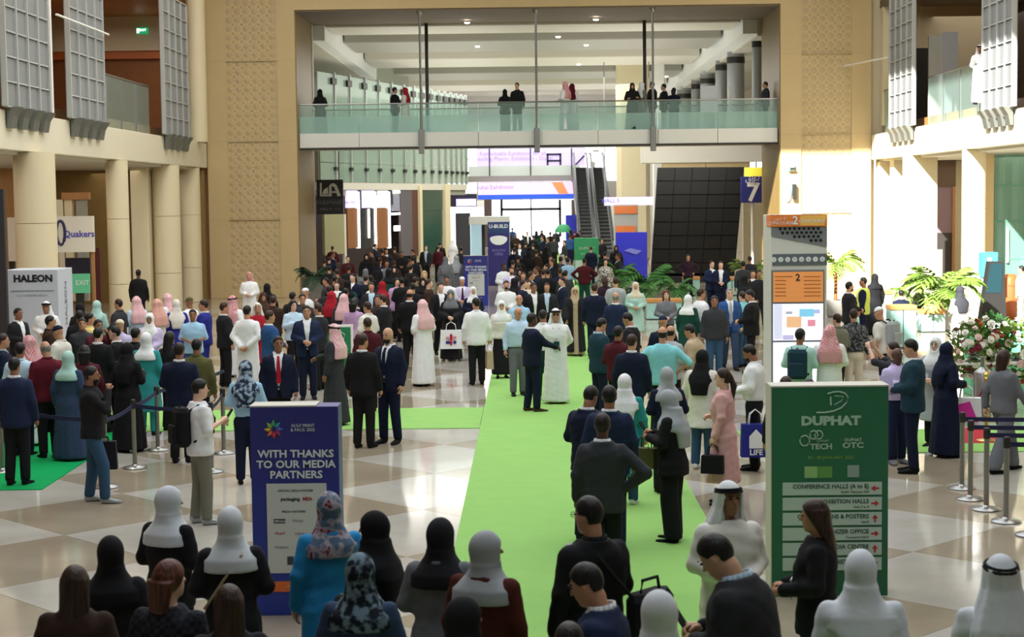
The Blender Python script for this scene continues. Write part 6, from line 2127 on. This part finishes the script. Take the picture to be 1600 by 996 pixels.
P(987, 522, 1.74, 12, 'stand', 'suit:navy,white,-,black', HBR, 'olive', 'man in navy jacket, nearest of the huddle left of the aqua shirt', yaw=-20)
P(1035, 510, 1.76, 6, 'hips', 'tee:aqua,black', 'fringe:hairdark', 'tan', 'bald man in aqua shirt with hands on hips, back to us', wide=1.08)
P(1048, 508, 1.70, 40, 'front', 'tee:lgrey,black', 'fringe:hairdark', 'tan', 'bald head just right of the aqua shirt')
P(1036, 493, 1.70, 4, 'stand', 'shirt:navy,black', 'cap:navy2', 'tan', 'person in a blue cap behind the aqua shirt')
P(1088, 506, 1.70, -60, 'front', 'shirt:beige,white', HB, 'tan', 'man in beige shirt leaning beside the aqua shirt', pitch=12, lean=8)
P(1041, 453, 1.64, 184, 'front', 'fskirt:grey,black', 'long:hairred', 'fair', 'woman with red curls, grey top and black skirt near the palms')
P(1075, 461, 1.64, 30, 'stand', 'coat:dgreen,black', 'hijab:white', 'tan', 'person in dark green coat and white headscarf')
P(1095, 453, 1.76, 60, 'bag', 'tee:white,white', HBR, 'tan', 'man in white polo shirt with a dark sleeve band beside the dark green coat', shoes='white')
P(1116, 462, 1.74, 178, 'stand', 'shirt:darkgrey,denim', HB, 'brown', 'man in charcoal sweatshirt and jeans facing us')
P(1140, 450, 1.78, 176, 'walk', 'suit:blue,white,lgrey,slate', 'short:hairgrey', 'fair', 'grey haired man in blue suit striding beside the charcoal sweatshirt')
P(1160, 458, 1.68, -40, 'front', 'shirt:aqua,denim', HBR, 'fair', 'person in pale aqua top behind the blue suit')
P(1174, 452, 1.80, -80, 'front', 'suit:black,white,-,black', HB, 'tan', 'man in black suit in profile left of the information totem', pitch=12, wide=1.1)
P(1126, 408, 1.76, 182, 'front', 'suit:navy,white,-,navy', HBR, 'fair', 'man in navy suit and white shirt before the black screen wall, right of two')
P(1112, 408, 1.76, 150, 'front', 'suit:navy2,white,-,navy', HBR, 'fair', 'man in navy suit leaning together before the black screen wall, left of two')
P(1075, 397, 1.66, 178, 'hips', 'fshirt:plum,black', 'long:hairbrown', 'tan', 'woman in dark plum top with hands on hips before the black screen wall')

# ---- at the information totem
p_ = P(1250, 513, 1.70, 20, 'front', 'tee:mint,darkgrey', HB, 'brown', 'man with a teal backpack looking at the information totem', yaw=-20)
backpack(p_, 'tealnavy', 'dark teal backpack on the man at the information totem')
P(1296, 509, 1.74, 8, 'front', 'kandura:white', 'ghutra:redcheck', 'tan', 'man in red checked headcloth and white robe at the information totem')
P(1308, 490, 1.66, -30, 'front', 'shirt:stone,black', HBR, 'fair', 'fair faced person just behind the red checked headcloth at the totem')
P(1334, 485, 1.72, 6, 'bag', 'tuck:greypattern,cream', HBR, 'olive', 'person in grey patterned shirt and cream trousers right of the totem', shoes='white')
P(1327, 440, 1.76, 80, 'front', 'suit:black2,white,-,black', HBB, 'tan', 'bearded man in black suit talking to the yellow vest', yaw=5)
P(1349, 433, 1.74, -70, 'reach', 'vest:hivis,navy,navy', HB, 'brown', 'man in yellow safety vest and navy trousers')
P(1367, 428, 1.64, -20, 'stand', 'abaya:black', 'hijab:black', 'tan', 'woman in black headscarf behind the yellow safety vest')
p_ = P(1384, 480, 1.70, -45, 'carry', 'tee:offwhite,navy', 'cap:white', 'tan', 'person in white top with a pale backpack right of the yellow vest', lean=12)
backpack(p_, 'lgrey', 'pale grey backpack worn by the person beside the yellow vest')
P(1264, 592, 1.66, 0, 'stand', 'shirt:black2,black', HB, 'tan', 'dark head showing just above the green wayfinding board')
P(1228, 598, 1.64, 0, 'stand', 'shirt:black2,black', HBR, 'tan', 'top of a brown haired head above the left of the green wayfinding board')

# ---- right side
P(1402, 543, 1.64, 165, 'phone', 'tuck:lavender,navy2', 'none:x'.replace('none:x', 'fringe:hairdark'), 'dark', 'bald man in lavender shirt and blue trousers beside the green board', shoes='grey')
P(1427, 529, 1.83, -72, 'front', 'suit:tealnavy,white,-,navy', HB, 'olive', 'man in dark blue suit showing a leaflet to the bald man in lavender', pitch=12)
lq = PEOPLE[-1]
o_ = MB().bbox(-.11, .11, -.004, .004, -.14, .14, .003).build('leaflet', cloth_mat('lavender')); o_.location = lq['Rp'] + Vector((-.02, -.06, .06)); o_.rotation_euler = (R(-20), 0, R(30)); tag(o_, 'pale folded leaflet held by the man in dark blue suit', 'leaflet')
P(1462, 527, 1.64, -150, 'front', 'coat:lgrey,black', 'shayla:white', 'fair', 'woman in white headscarf behind the navy abaya on the right')
p_ = P(1479, 536, 1.64, 70, 'carry', 'abaya:navy', 'shayla:navy', 'fair', 'woman in navy abaya and navy headscarf on the right')
bt_ = carried(p_, 'Rp', 'shopper', 'white', 'white carrier bag with bright pink print of the woman in navy abaya')
bt_.scale = (1.3, 1.3, 1.15); bt_.rotation_euler = (0, 0, R(80))
for c_ in bt_.children:
    if c_.name.startswith('body'):
        for sx_ in (-1, 1):
            MB().prism([(sx_ * .073, -.12, -.46), (sx_ * .073, .13, -.44), (sx_ * .064, .10, -.24), (sx_ * .064, -.03, -.20)], (sx_ * .008, 0, 0)).build('print', mat('magenta_print', '#d02a9a', rough=.6), c_)
P(1569, 547, 1.66, 62, 'walk', 'wide:grey,grey', 'vlong:hairbrown', 'fair', 'woman with long brown hair in grey sleeveless outfit walking past the flowers')
P(1500, 447, 1.66, -15, 'front', 'dress:white', 'shayla:darkgrey', 'tan', 'woman in white dress and dark grey scarf behind the flower table')
P(1408, 453, 1.64, 0, 'sit', 'shirt:navy,black', HB, 'tan', 'seated person in navy seen from behind at a timber topped bench', at=None)
P(1436, 442, 1.68, -60, 'sit', 'shirt:darkgrey,black', HB, 'tan', 'seated person in dark grey in profile under the bright palm')
P(1596, 415, 1.70, -60, 'stand', 'shirt:white,offwhite', HB, 'tan', 'person in white at the right edge by the green glass')
P(1396, 545, 1.68, -60, 'up', 'tee:darkgrey,black', HBR, 'fair', 'person with a raised arm half hidden by the green wayfinding board')
P(1523, 59, 1.76, -150, 'phone', 'kandura:white', 'agal:white', 'brown', 'man in white robe with a phone behind the right gallery balustrade', z0=6.4, at=(on_y(1523, 100, 50).x + .15, 50.0))

# ---- bridge
def onbridge(px, py, Y, h, *a, **k):
    Y = 65.75 + (Y - 66) * .9
    P(px, py, h * 1.10, *a, z0=6.38, at=(on_y(px, 150, Y).x, Y), lod=1, **k)
onbridge(500, 140, 67.5, 1.68, -30, 'front', 'abaya:black', 'shayla:black', 'tan', 'woman in black abaya at the left end of the bridge')
onbridge(617, 130, 67.8, 1.74, 60, 'phone', 'suit:black,white,-,black', HB, 'tan', 'man in black suit on the bridge beside a red headcloth')
onbridge(633, 134, 67.6, 1.72, -80, 'front', 'kandura:offwhite', 'ghutra:red', 'tan', 'man in red headcloth and white robe on the bridge, left half')
onbridge(789, 137, 68.0, 1.62, 10, 'front', 'fblazer:black2,black', 'hijab:black', 'tan', 'woman in black leaning near a man in the middle of the bridge')
onbridge(808, 127, 66.2, 1.76, -160, 'stand', 'shirt:black,darkgrey', HB, 'olive', 'man in black top standing legs apart in the middle of the bridge')
onbridge(883, 123, 66.0, 1.76, -60, 'front', 'kandura:white', 'ghutra:redcheck', 'tan', 'man in red checked headcloth and white robe, left of two on the bridge middle')
onbridge(894, 125, 66.9, 1.74, 30, 'front', 'kandura:white', 'ghutra:maroon', 'tan', 'man in dark red headcloth, right of two on the bridge middle')
onbridge(988, 128, 66.0, 1.68, 178, 'cross', 'abaya:black', 'shayla:black', 'tan', 'woman in black abaya facing us on the bridge beside the right rod')
onbridge(1003, 127, 66.5, 1.74, 60, 'stand', 'kandura:stone', 'ghutra:white', 'tan', 'man in sand coloured robe at the right rod of the bridge')
onbridge(1019, 123, 67.0, 1.78, -60, 'front', 'suit:black,white,-,black', HB, 'tan', 'man in black suit directly behind the right bridge rod')
onbridge(1037, 123, 68.6, 1.78, -80, 'cross', 'suit:black2,white,-,black', HB, 'tan', 'man in black suit just right of the right bridge rod')
onbridge(1053, 138, 68.4, 1.62, 20, 'front', 'fblazer:navy,black', 'bob:hairblack', 'tan', 'person in navy leaning behind the men at the right bridge rod')
onbridge(1196, 124, 67.3, 1.74, -90, 'front', 'shirt:darkgrey,navy', HB, 'tan', 'man in dark grey at the right end of the bridge')

# ---- left half, foreground to middle
p_ = P(310, 592, 1.72, 62, 'phone2', 'tee:white,stone', HB + '+shades:black', 'fair', 'tourist in white tee, sunglasses and grey trousers looking at a phone', shoes='lgrey', pitch=4)
phone(p_, 'Rp', 'phone in the hands of the tourist in a white tee')
backpack(p_, 'black', 'black backpack of the tourist in a white tee')
p_ = P(142, 572, 1.74, 82, 'face', 'shirt:black2,denim', HBB, 'brown', 'bearded man in black shirt and jeans with hand to his chin', shoes='lgrey')
carried(p_, 'Lp', 'case', 'black2', 'black laptop bag of the bearded man in a black shirt')
P(383, 564, 1.66, -5, 'front', 'tuck:sky,navy', 'shayla:floralblue', 'tan', 'woman in blue patterned headscarf and light blue shirt at the blue board', extra='f', yaw=-20)
P(22, 558, 1.74, 4, 'stand', 'suit:navy2,white,-,black', HB, 'brown', 'man in navy jacket seen from behind on the emerald carpet')
p_ = P(72, 532, 1.76, -30, 'stand', 'shirt:maroon,black', 'fringe:hairgrey', 'tan', 'grey haired man in maroon sweater on the emerald carpet', yaw=10, pitch=14, wide=1.06)
carried(p_, 'Rp', 'shopper', 'white', 'white carrier bag of the man in maroon sweater')
P(106, 549, 1.62, 12, 'stand', 'abaya:slate', 'hijab:mint', 'tan', 'woman in pale mint headscarf and grey blue coat beside the maroon sweater')
P(132, 547, 1.66, -8, 'stand', 'shirt:maroon2,black', 'bob:hairblack', 'tan', 'dark haired person behind the bearded man in black')
P(31, 536, 1.72, 5, 'stand', 'shirt:lblue,navy', HB, 'brown', 'man in pale blue shirt seen from behind at the left edge')
P(45, 524, 1.74, -60, 'front', 'kandura:white', 'ghutra:redcheck', 'tan', 'man in red checked headcloth behind the maroon sweater')
P(4, 521, 1.74, 70, 'stand', 'suit:navy,lgrey,-,navy', HBR, 'tan', 'man in dark suit in profile at the left picture edge')
P(93, 508, 1.74, -70, 'front', 'shirt:offwhite,navy', 'cap:navy', 'tan', 'man in white shirt and blue cap looking left beside the booth', pitch=12)
P(78, 493, 1.74, 70, 'front', 'shirt:brown2,black', HB, 'tan', 'man in dark brown jacket before the white booth')
P(72, 471, 1.76, 176, 'front', 'kandura:white', 'agal:white', 'brown', 'man in white robe and corded headcloth before the white booth')
P(28, 481, 1.74, 120, 'front', 'suit:black2,white,-,black', HB, 'brown', 'man in dark suit and white shirt at the left of the white booth')
P(125, 474, 1.68, 20, 'stand', 'abaya:black2', 'hijab:black', 'tan', 'woman in black right of the white booth')
P(140, 489, 1.72, 70, 'front', 'shirt:yellow,khaki', HB, 'tan', 'man in pale yellow shirt right of the white booth')
P(151, 470, 1.66, 15, 'stand', 'abaya:mint', 'shayla:mint', 'tan', 'person wrapped in pale mint headscarf and mint robe')
P(153, 499, 1.74, 140, 'faces', 'shirt:maroon2,black', HB, 'brown', 'man in dark maroon shirt with both hands at his face')
P(185, 467, 1.72, -70, 'front', 'shirt:darkgrey,black', HBR, 'tan', 'man in dark grey before the thin column, facing left')
P(213, 463, 1.74, -40, 'front', 'shirt:lblue,denim', 'ghutra:pinkcheck', 'tan', 'man in pink checked headcloth, pale shirt and jeans')
P(187, 499, 1.68, 6, 'stand', 'shirt:lavender,white', 'cap:cream', 'tan', 'man in cream cap and pale lilac shirt, back to us')
P(198, 536, 1.66, 20, 'phone', 'abaya:black', 'shayla:black', 'fair', 'woman in full black abaya behind the queue post', yaw=-30)
P(228, 520, 1.68, 8, 'stand', 'coat:teal,teal', 'hijab:white', 'tan', 'person in teal coat right of the full black abaya')
P(216, 421, 1.80, 4, 'stand', 'suit:black,black,-,black', HB, 'dark', 'dark figure in the golden doorway under the left gallery')
P(245, 467, 1.72, -50, 'front', 'kandura:offwhite', 'ghutra:orangecheck', 'tan', 'man in orange checked headcloth and white robe')
P(261, 459, 1.74, -80, 'front', 'kandura:white', 'ghutra:pinkcheck', 'tan', 'man in pink checked headcloth leaning left before the column')
P(275, 470, 1.68, -20, 'stand', 'abaya:royal', 'shayla:offwhite', 'tan', 'woman in white headscarf and deep blue robe before the column')
P(233, 490, 1.66, 172, 'front', 'tunic:lavender,teal', 'hijab:white', 'brown', 'woman in white scarf and pale lilac tunic facing us')
P(296, 466, 1.70, -60, 'front', 'kandura:white', 'cap:olive', 'brown', 'man in olive cap and white robe before the column')
P(301, 483, 1.68, 172, 'front', 'tee:sky,denim', HB, 'brown', 'man in light blue tee facing us in the left crowd')
P(318, 468, 1.76, -85, 'front', 'suit:royal,white,-,royal', HBR, 'tan', 'man in bright blue suit in profile, facing left')
P(280, 535, 1.76, 5, 'front', 'suit:navy,white,-,black', 'short:hairdark', 'brown', 'man in navy suit with white collar, back to us at the queue', wide=1.08)
P(307, 529, 1.72, 4, 'stand', 'shirt:olive,black', HB, 'brown', 'man in olive green shirt, back to us at the queue')
P(265, 519, 1.66, 30, 'stand', 'fshirt:black2,black', 'long:hairblack', 'tan', 'dark haired woman left of the olive green shirt')
P(350, 472, 1.74, 60, 'stand', 'suit:black2,white,-,black', HBR, 'tan', 'man in black suit behind the red checked headcloth with cord')
P(363, 462, 1.76, 20, 'back', 'kandura:white', 'agal:redcheck', 'tan', 'man in red checked headcloth with black cord and white robe, back to us')
P(386, 477, 1.78, 12, 'back', 'kandura:white', HB, 'tan', 'bareheaded man in long white robe, back to us')
P(389, 425, 1.74, 178, 'front', 'kandura:white', 'ghutra:redcheck', 'tan', 'man in white robe and red checked headcloth before the carved stone pier')
P(417, 443, 1.66, -30, 'stand', 'abaya:black', 'hijab:black', 'tan', 'woman in black at the foot of the carved stone pier')
P(411, 457, 1.62, 160, 'stand', 'fshirt:brown,black', 'hijab:brown', 'tan', 'woman in brown headscarf near the carved stone pier')
P(402, 473, 1.66, 170, 'front', 'coat:red,black', 'ghutra:offwhite', 'tan', 'person in white headcloth and red wrap beside the bareheaded white robe')
P(421, 485, 1.76, 60, 'front', 'suit:blue,white,-,blue', HBR, 'tan', 'man in medium blue suit facing the blue blazer')
P(434, 525, 1.74, 172, 'stand', 'suit:navy,white,red,black', 'short:hairdark', 'brown', 'man in dark suit with a red tie behind the blue board', yaw=14)
P(479, 477, 1.80, 172, 'front', 'suit:navy2,white,-,navy', HB, 'tan', 'tall man in open blue blazer and white shirt facing us')
P(522, 506, 1.72, -70, 'reach', 'kandura:darkgrey', 'agal:pinkcheck', 'brown', 'man in dark grey robe and pink checked headcloth shaking hands', yaw=0)
P(566, 521, 1.76, 16, 'stand', 'suit:black,white,-,black', HBR, 'tan', 'man in black suit seen from behind talking to the bald man', yaw=-20)
P(607, 511, 1.82, -150, 'hip', 'suit:navy,white,navy,navy', 'beard:hairblack', 'olive', 'bald bearded man in navy suit and tie', yaw=0, pitch=6)
P(574, 496, 1.70, -20, 'stand', 'shirt:maroon2,black', HBR, 'tan', 'man in maroon sweater seen from behind, beyond the black suit')
P(574, 471, 1.72, -50, 'front', 'shirt:offwhite,black', HBR, 'tan', 'man in cream shirt facing left beyond the maroon sweater')
P(598, 460, 1.74, -60, 'front', 'suit:black2,white,-,black', HBR, 'fair', 'man in black suit facing left behind the bald bearded man')
P(458, 469, 1.66, 150, 'phone2', 'fshirt:lblue,black', 'long:hairblack', 'fair', 'woman with long black hair in a pale blue blouse')
P(457, 456, 1.70, 20, 'stand', 'shirt:black2,black', HB, 'tan', 'dark haired person behind the pale blue blouse')
P(477, 450, 1.72, -60, 'front', 'kandura:white', 'cap:white', 'tan', 'man in white cap behind the blue blazer')
P(497, 474, 1.74, -60, 'front', 'suit:charcoal,white,-,black', HBR, 'tan', 'man in charcoal suit right of the blue blazer')
P(518, 455, 1.72, 15, 'stand', 'bisht:black2,white', 'ghutra:red', 'tan', 'man in rose red headcloth and black cloak, back to us')
P(537, 459, 1.72, 0, 'stand', 'kandura:darkgrey', 'ghutra:pinkcheck', 'tan', 'man in pink headcloth and grey robe beside the rose red headcloth')
P(553, 467, 1.66, 20, 'stand', 'fshirt:lilac,black', 'bob:hairblack', 'tan', 'dark haired person in pale lilac beside the grey robe')
P(523, 430, 1.74, 20, 'front', 'suit:black,white,-,black', HB, 'tan', 'man in black suit beyond the rose red headcloth')
P(551, 427, 1.76, -150, 'front', 'suit:navy,white,-,navy', HB, 'fair', 'man in navy suit and white shirt beyond the pink headcloth')
P(583, 437, 1.68, -40, 'front', 'vest:navy,white,black', 'hijab:black', 'tan', 'woman in white blouse and navy vest in the middle left crowd')
P(597, 440, 1.66, -60, 'stand', 'fshirt:brown,black', 'hijab:red', 'tan', 'woman in dark red headscarf in the middle left crowd')
P(604, 407, 1.74, 170, 'stand', 'vest:grey,white,denim', HB, 'brown', 'person in grey vest and white sleeves in the middle left crowd')
P(571, 420, 1.70, 0, 'stand', 'abaya:grey', 'hijab:grey', 'tan', 'figure in plain grey robe in the middle left crowd')
P(620, 434, 1.66, 160, 'bag', 'fblazer:lilac,black', 'long:hairblack', 'fair', 'woman in lilac jacket with a dark bag')
p_ = P(640, 452, 1.78, 8, 'stand', 'suit:black,white,-,black', 'fringe:hairdark', 'tan', 'bald man in black suit walking away near the white robe')
P(648, 432, 1.70, 12, 'stand', 'shirt:black,black', HBR, 'tan', 'person in black top behind the bald man in black suit')
P(663, 423, 1.70, 175, 'front', 'fshirt:camo,camo', 'long:blonde', 'fair', 'blonde woman in camouflage clothes')
P(660, 468, 1.76, -40, 'front', 'kandura:white', 'ghutra:pinkcheck', 'tan', 'man in white robe and pale pink headcloth beside the bald man in black')
P(698, 431, 1.76, 178, 'stand', 'tee:white,black', HB, 'brown', 'man in white tee facing us left of the distant blue board')
P(722, 433, 1.72, 175, 'front', 'suit:lavender,white,purple,navy', 'cap:white', 'tan', 'man in white cap with a purple tie by the distant blue board')
p_ = P(704, 453, 1.66, 178, 'front', 'abaya:black2', 'hijab:grey', 'fair', 'woman in black dress, grey scarf and white trainers', shoes='white')
bt_ = carried(p_, 'Rp', 'shopper', 'white', 'white carrier bag with red and violet print below the grey scarf', [(0, .5, .10, .6, 'red'), (.16, .6, .16, .10, 'rose'), (.16, .35, .2, .14, 'royal'), (-.16, .62, .2, .12, 'rose'), (-.18, .36, .14, .16, 'royal'), (0, .45, .4, .07, 'rose')])
bt_.location = p_['M'] @ Vector((0, .30, .98)); bt_.rotation_euler = (0, 0, R(92)); bt_.scale = (1.4, 1.6, 1.2)
P(739, 448, 1.62, 170, 'front', 'coat:navy,black', 'hijab:white', 'tan', 'woman in white headscarf and navy coat behind the white jacket')
P(696, 401, 1.78, 10, 'stand', 'kandura:grey', 'shayla:grey', 'tan', 'figure in pale grey robe, left of two before the distant blue board')
P(713, 399, 1.78, 0, 'stand', 'kandura:grey', 'shayla:lgrey', 'tan', 'figure in pale grey robe, right of two before the distant blue board')
P(787, 411, 1.74, 150, 'front', 'kandura:white', HB, 'dark', 'dark skinned man in white robe right of the distant blue board')
P(799, 417, 1.74, 176, 'front', 'suit:lavender,white,-,navy', HBB, 'tan', 'bearded man in pale jacket right of the distant blue board')
P(791, 438, 1.76, 176, 'front', 'kandura:white', HBB, 'tan', 'bearded bareheaded man in white robe facing us near the carpet')
P(817, 425, 1.72, 178, 'stand', 'shirt:blue,black', HBR, 'tan', 'man in blue jacket near the carpet beyond the cream shawl')
P(826, 437, 1.66, 170, 'front', 'coat:cream,black', 'bob:hairbrown', 'fair', 'woman in cream shawl near the carpet')
P(887, 402, 1.74, 4, 'stand', 'tuck:sky,navy', HB, 'brown', 'man in blue shirt and dark trousers walking away on the carpet')
P(913, 403, 1.74, 2, 'hips', 'shirt:maroon2,dgreen', HB, 'brown', 'man in dark maroon shirt walking away on the carpet')
P(879, 398, 1.70, 170, 'stand', 'fshirt:green,black', 'hijab:lgrey', 'tan', 'person in green top before the distant green board')
P(946, 404, 1.70, 178, 'stand', 'dress:whitepattern', 'long:hairblack', 'fair', 'woman in white and black patterned dress by the palms')
P(944, 432, 1.66, -20, 'front', 'fshirt:plum,black', 'bob:hairbrown', 'tan', 'person in dark plum beside the light grey suit')

# ---- the dense crowd beyond, on the carpet and in front of the shops
rnd = random.Random(11)
WEAR = [('black', 'suit:black,white,-,black', HB), ('black', 'shirt:black2,black', HB), ('navy', 'suit:navy,white,-,navy', HBR), ('black', 'abaya:black', 'shayla:black'), ('grey', 'shirt:darkgrey,black', HB), ('white', 'kandura:white', 'ghutra:white'),
        ('dark brown', 'shirt:brown2,black', HBR), ('white', 'tuck:white,black', HB), ('maroon', 'shirt:maroon2,black', HBR), ('blue', 'shirt:blue,navy', HB), ('charcoal', 'suit:charcoal,lblue,-,black', HBR), ('dark green', 'fshirt:dgreen,black', 'hijab:black')]


FILL = {}


def fill(n, x0, x1, y0, y1, where, wt, face0=0):
    placed = []
    tries = 0
    while len(placed) < n and tries < n * 30:
        tries += 1
        x = rnd.uniform(x0, x1); y = y0 + (y1 - y0) * rnd.random() ** .8
        if any(abs(x - a_) < 6 and abs(y - b__) < 4 for a_, b__ in placed):
            continue
        q = on_z(x, y, 1.72)
        if any((o['pos'] - Vector((q.x, q.y, 0))).length < .55 for o in PEOPLE):
            continue
        placed.append((x, y))
        cn, of, hd = rnd.choices(WEAR, wt)[0]
        f_ = face0 + rnd.choice((0, 0, 15, -20, 170, 185, 90, -90))
        P(x, y, rnd.uniform(1.64, 1.78), round(f_ / 15) * 15, rnd.choice(('stand', 'front', 'walk', 'stand')), of, hd, rnd.choice(('tan', 'brown', 'fair', 'tan')),
          'distant person in ' + cn + ' ' + where, group=cn + ' clad crowd ' + where)
        FILL.setdefault((cn, where), []).append((x, PEOPLE[-1]['root']))


fill(30, 800, 885, 372, 442, 'in the dense crowd along the carpet', (8, 6, 4, 6, 3, .4, 2, .6, 2, 1, 4, 1))
fill(20, 790, 930, 355, 370, 'in the farthest crowd by the doors', (6, 4, 4, 4, 3, 2, 3, 2, 2, 2, 3, 1))
fill(32, 505, 690, 384, 446, 'in the crowd before the left shops', (7, 7, 4, 6, 5, .3, 4, 1, 2, 1, 4, 2))
fill(10, 505, 730, 372, 392, 'farther back before the left shops', (6, 5, 4, 4, 4, 1, 4, 1, 2, 1, 4, 1))
fill(8, 890, 975, 362, 400, 'in the crowd beside the distant green board', (5, 4, 4, 4, 3, 3, 2, 3, 2, 1, 3, 1))
fill(5, 120, 340, 474, 520, 'inside the left queue crowd', (4, 4, 2, 3, 3, 3, 2, 2, 2, 1, 2, 1))
fill(5, 420, 600, 448, 474, 'in the middle left crowd', (5, 4, 3, 3, 3, 2, 2, 1, 2, 1, 2, 1))
fill(5, 1140, 1195, 385, 440, 'by the pale palm near the totem', (3, 3, 2, 2, 3, 3, 2, 3, 1, 1, 1, 1))
ORD = 'first second third fourth fifth sixth seventh eighth ninth tenth eleventh twelfth thirteenth fourteenth fifteenth sixteenth seventeenth eighteenth'.split()
for (cn, where), lst in FILL.items():
    if len(lst) > 1:
        lst.sort(key=lambda e_: e_[0])
        for k, (x, o) in enumerate(lst):
            o['label'] = ORD[k] + ' from the left of those in ' + cn + ' ' + where
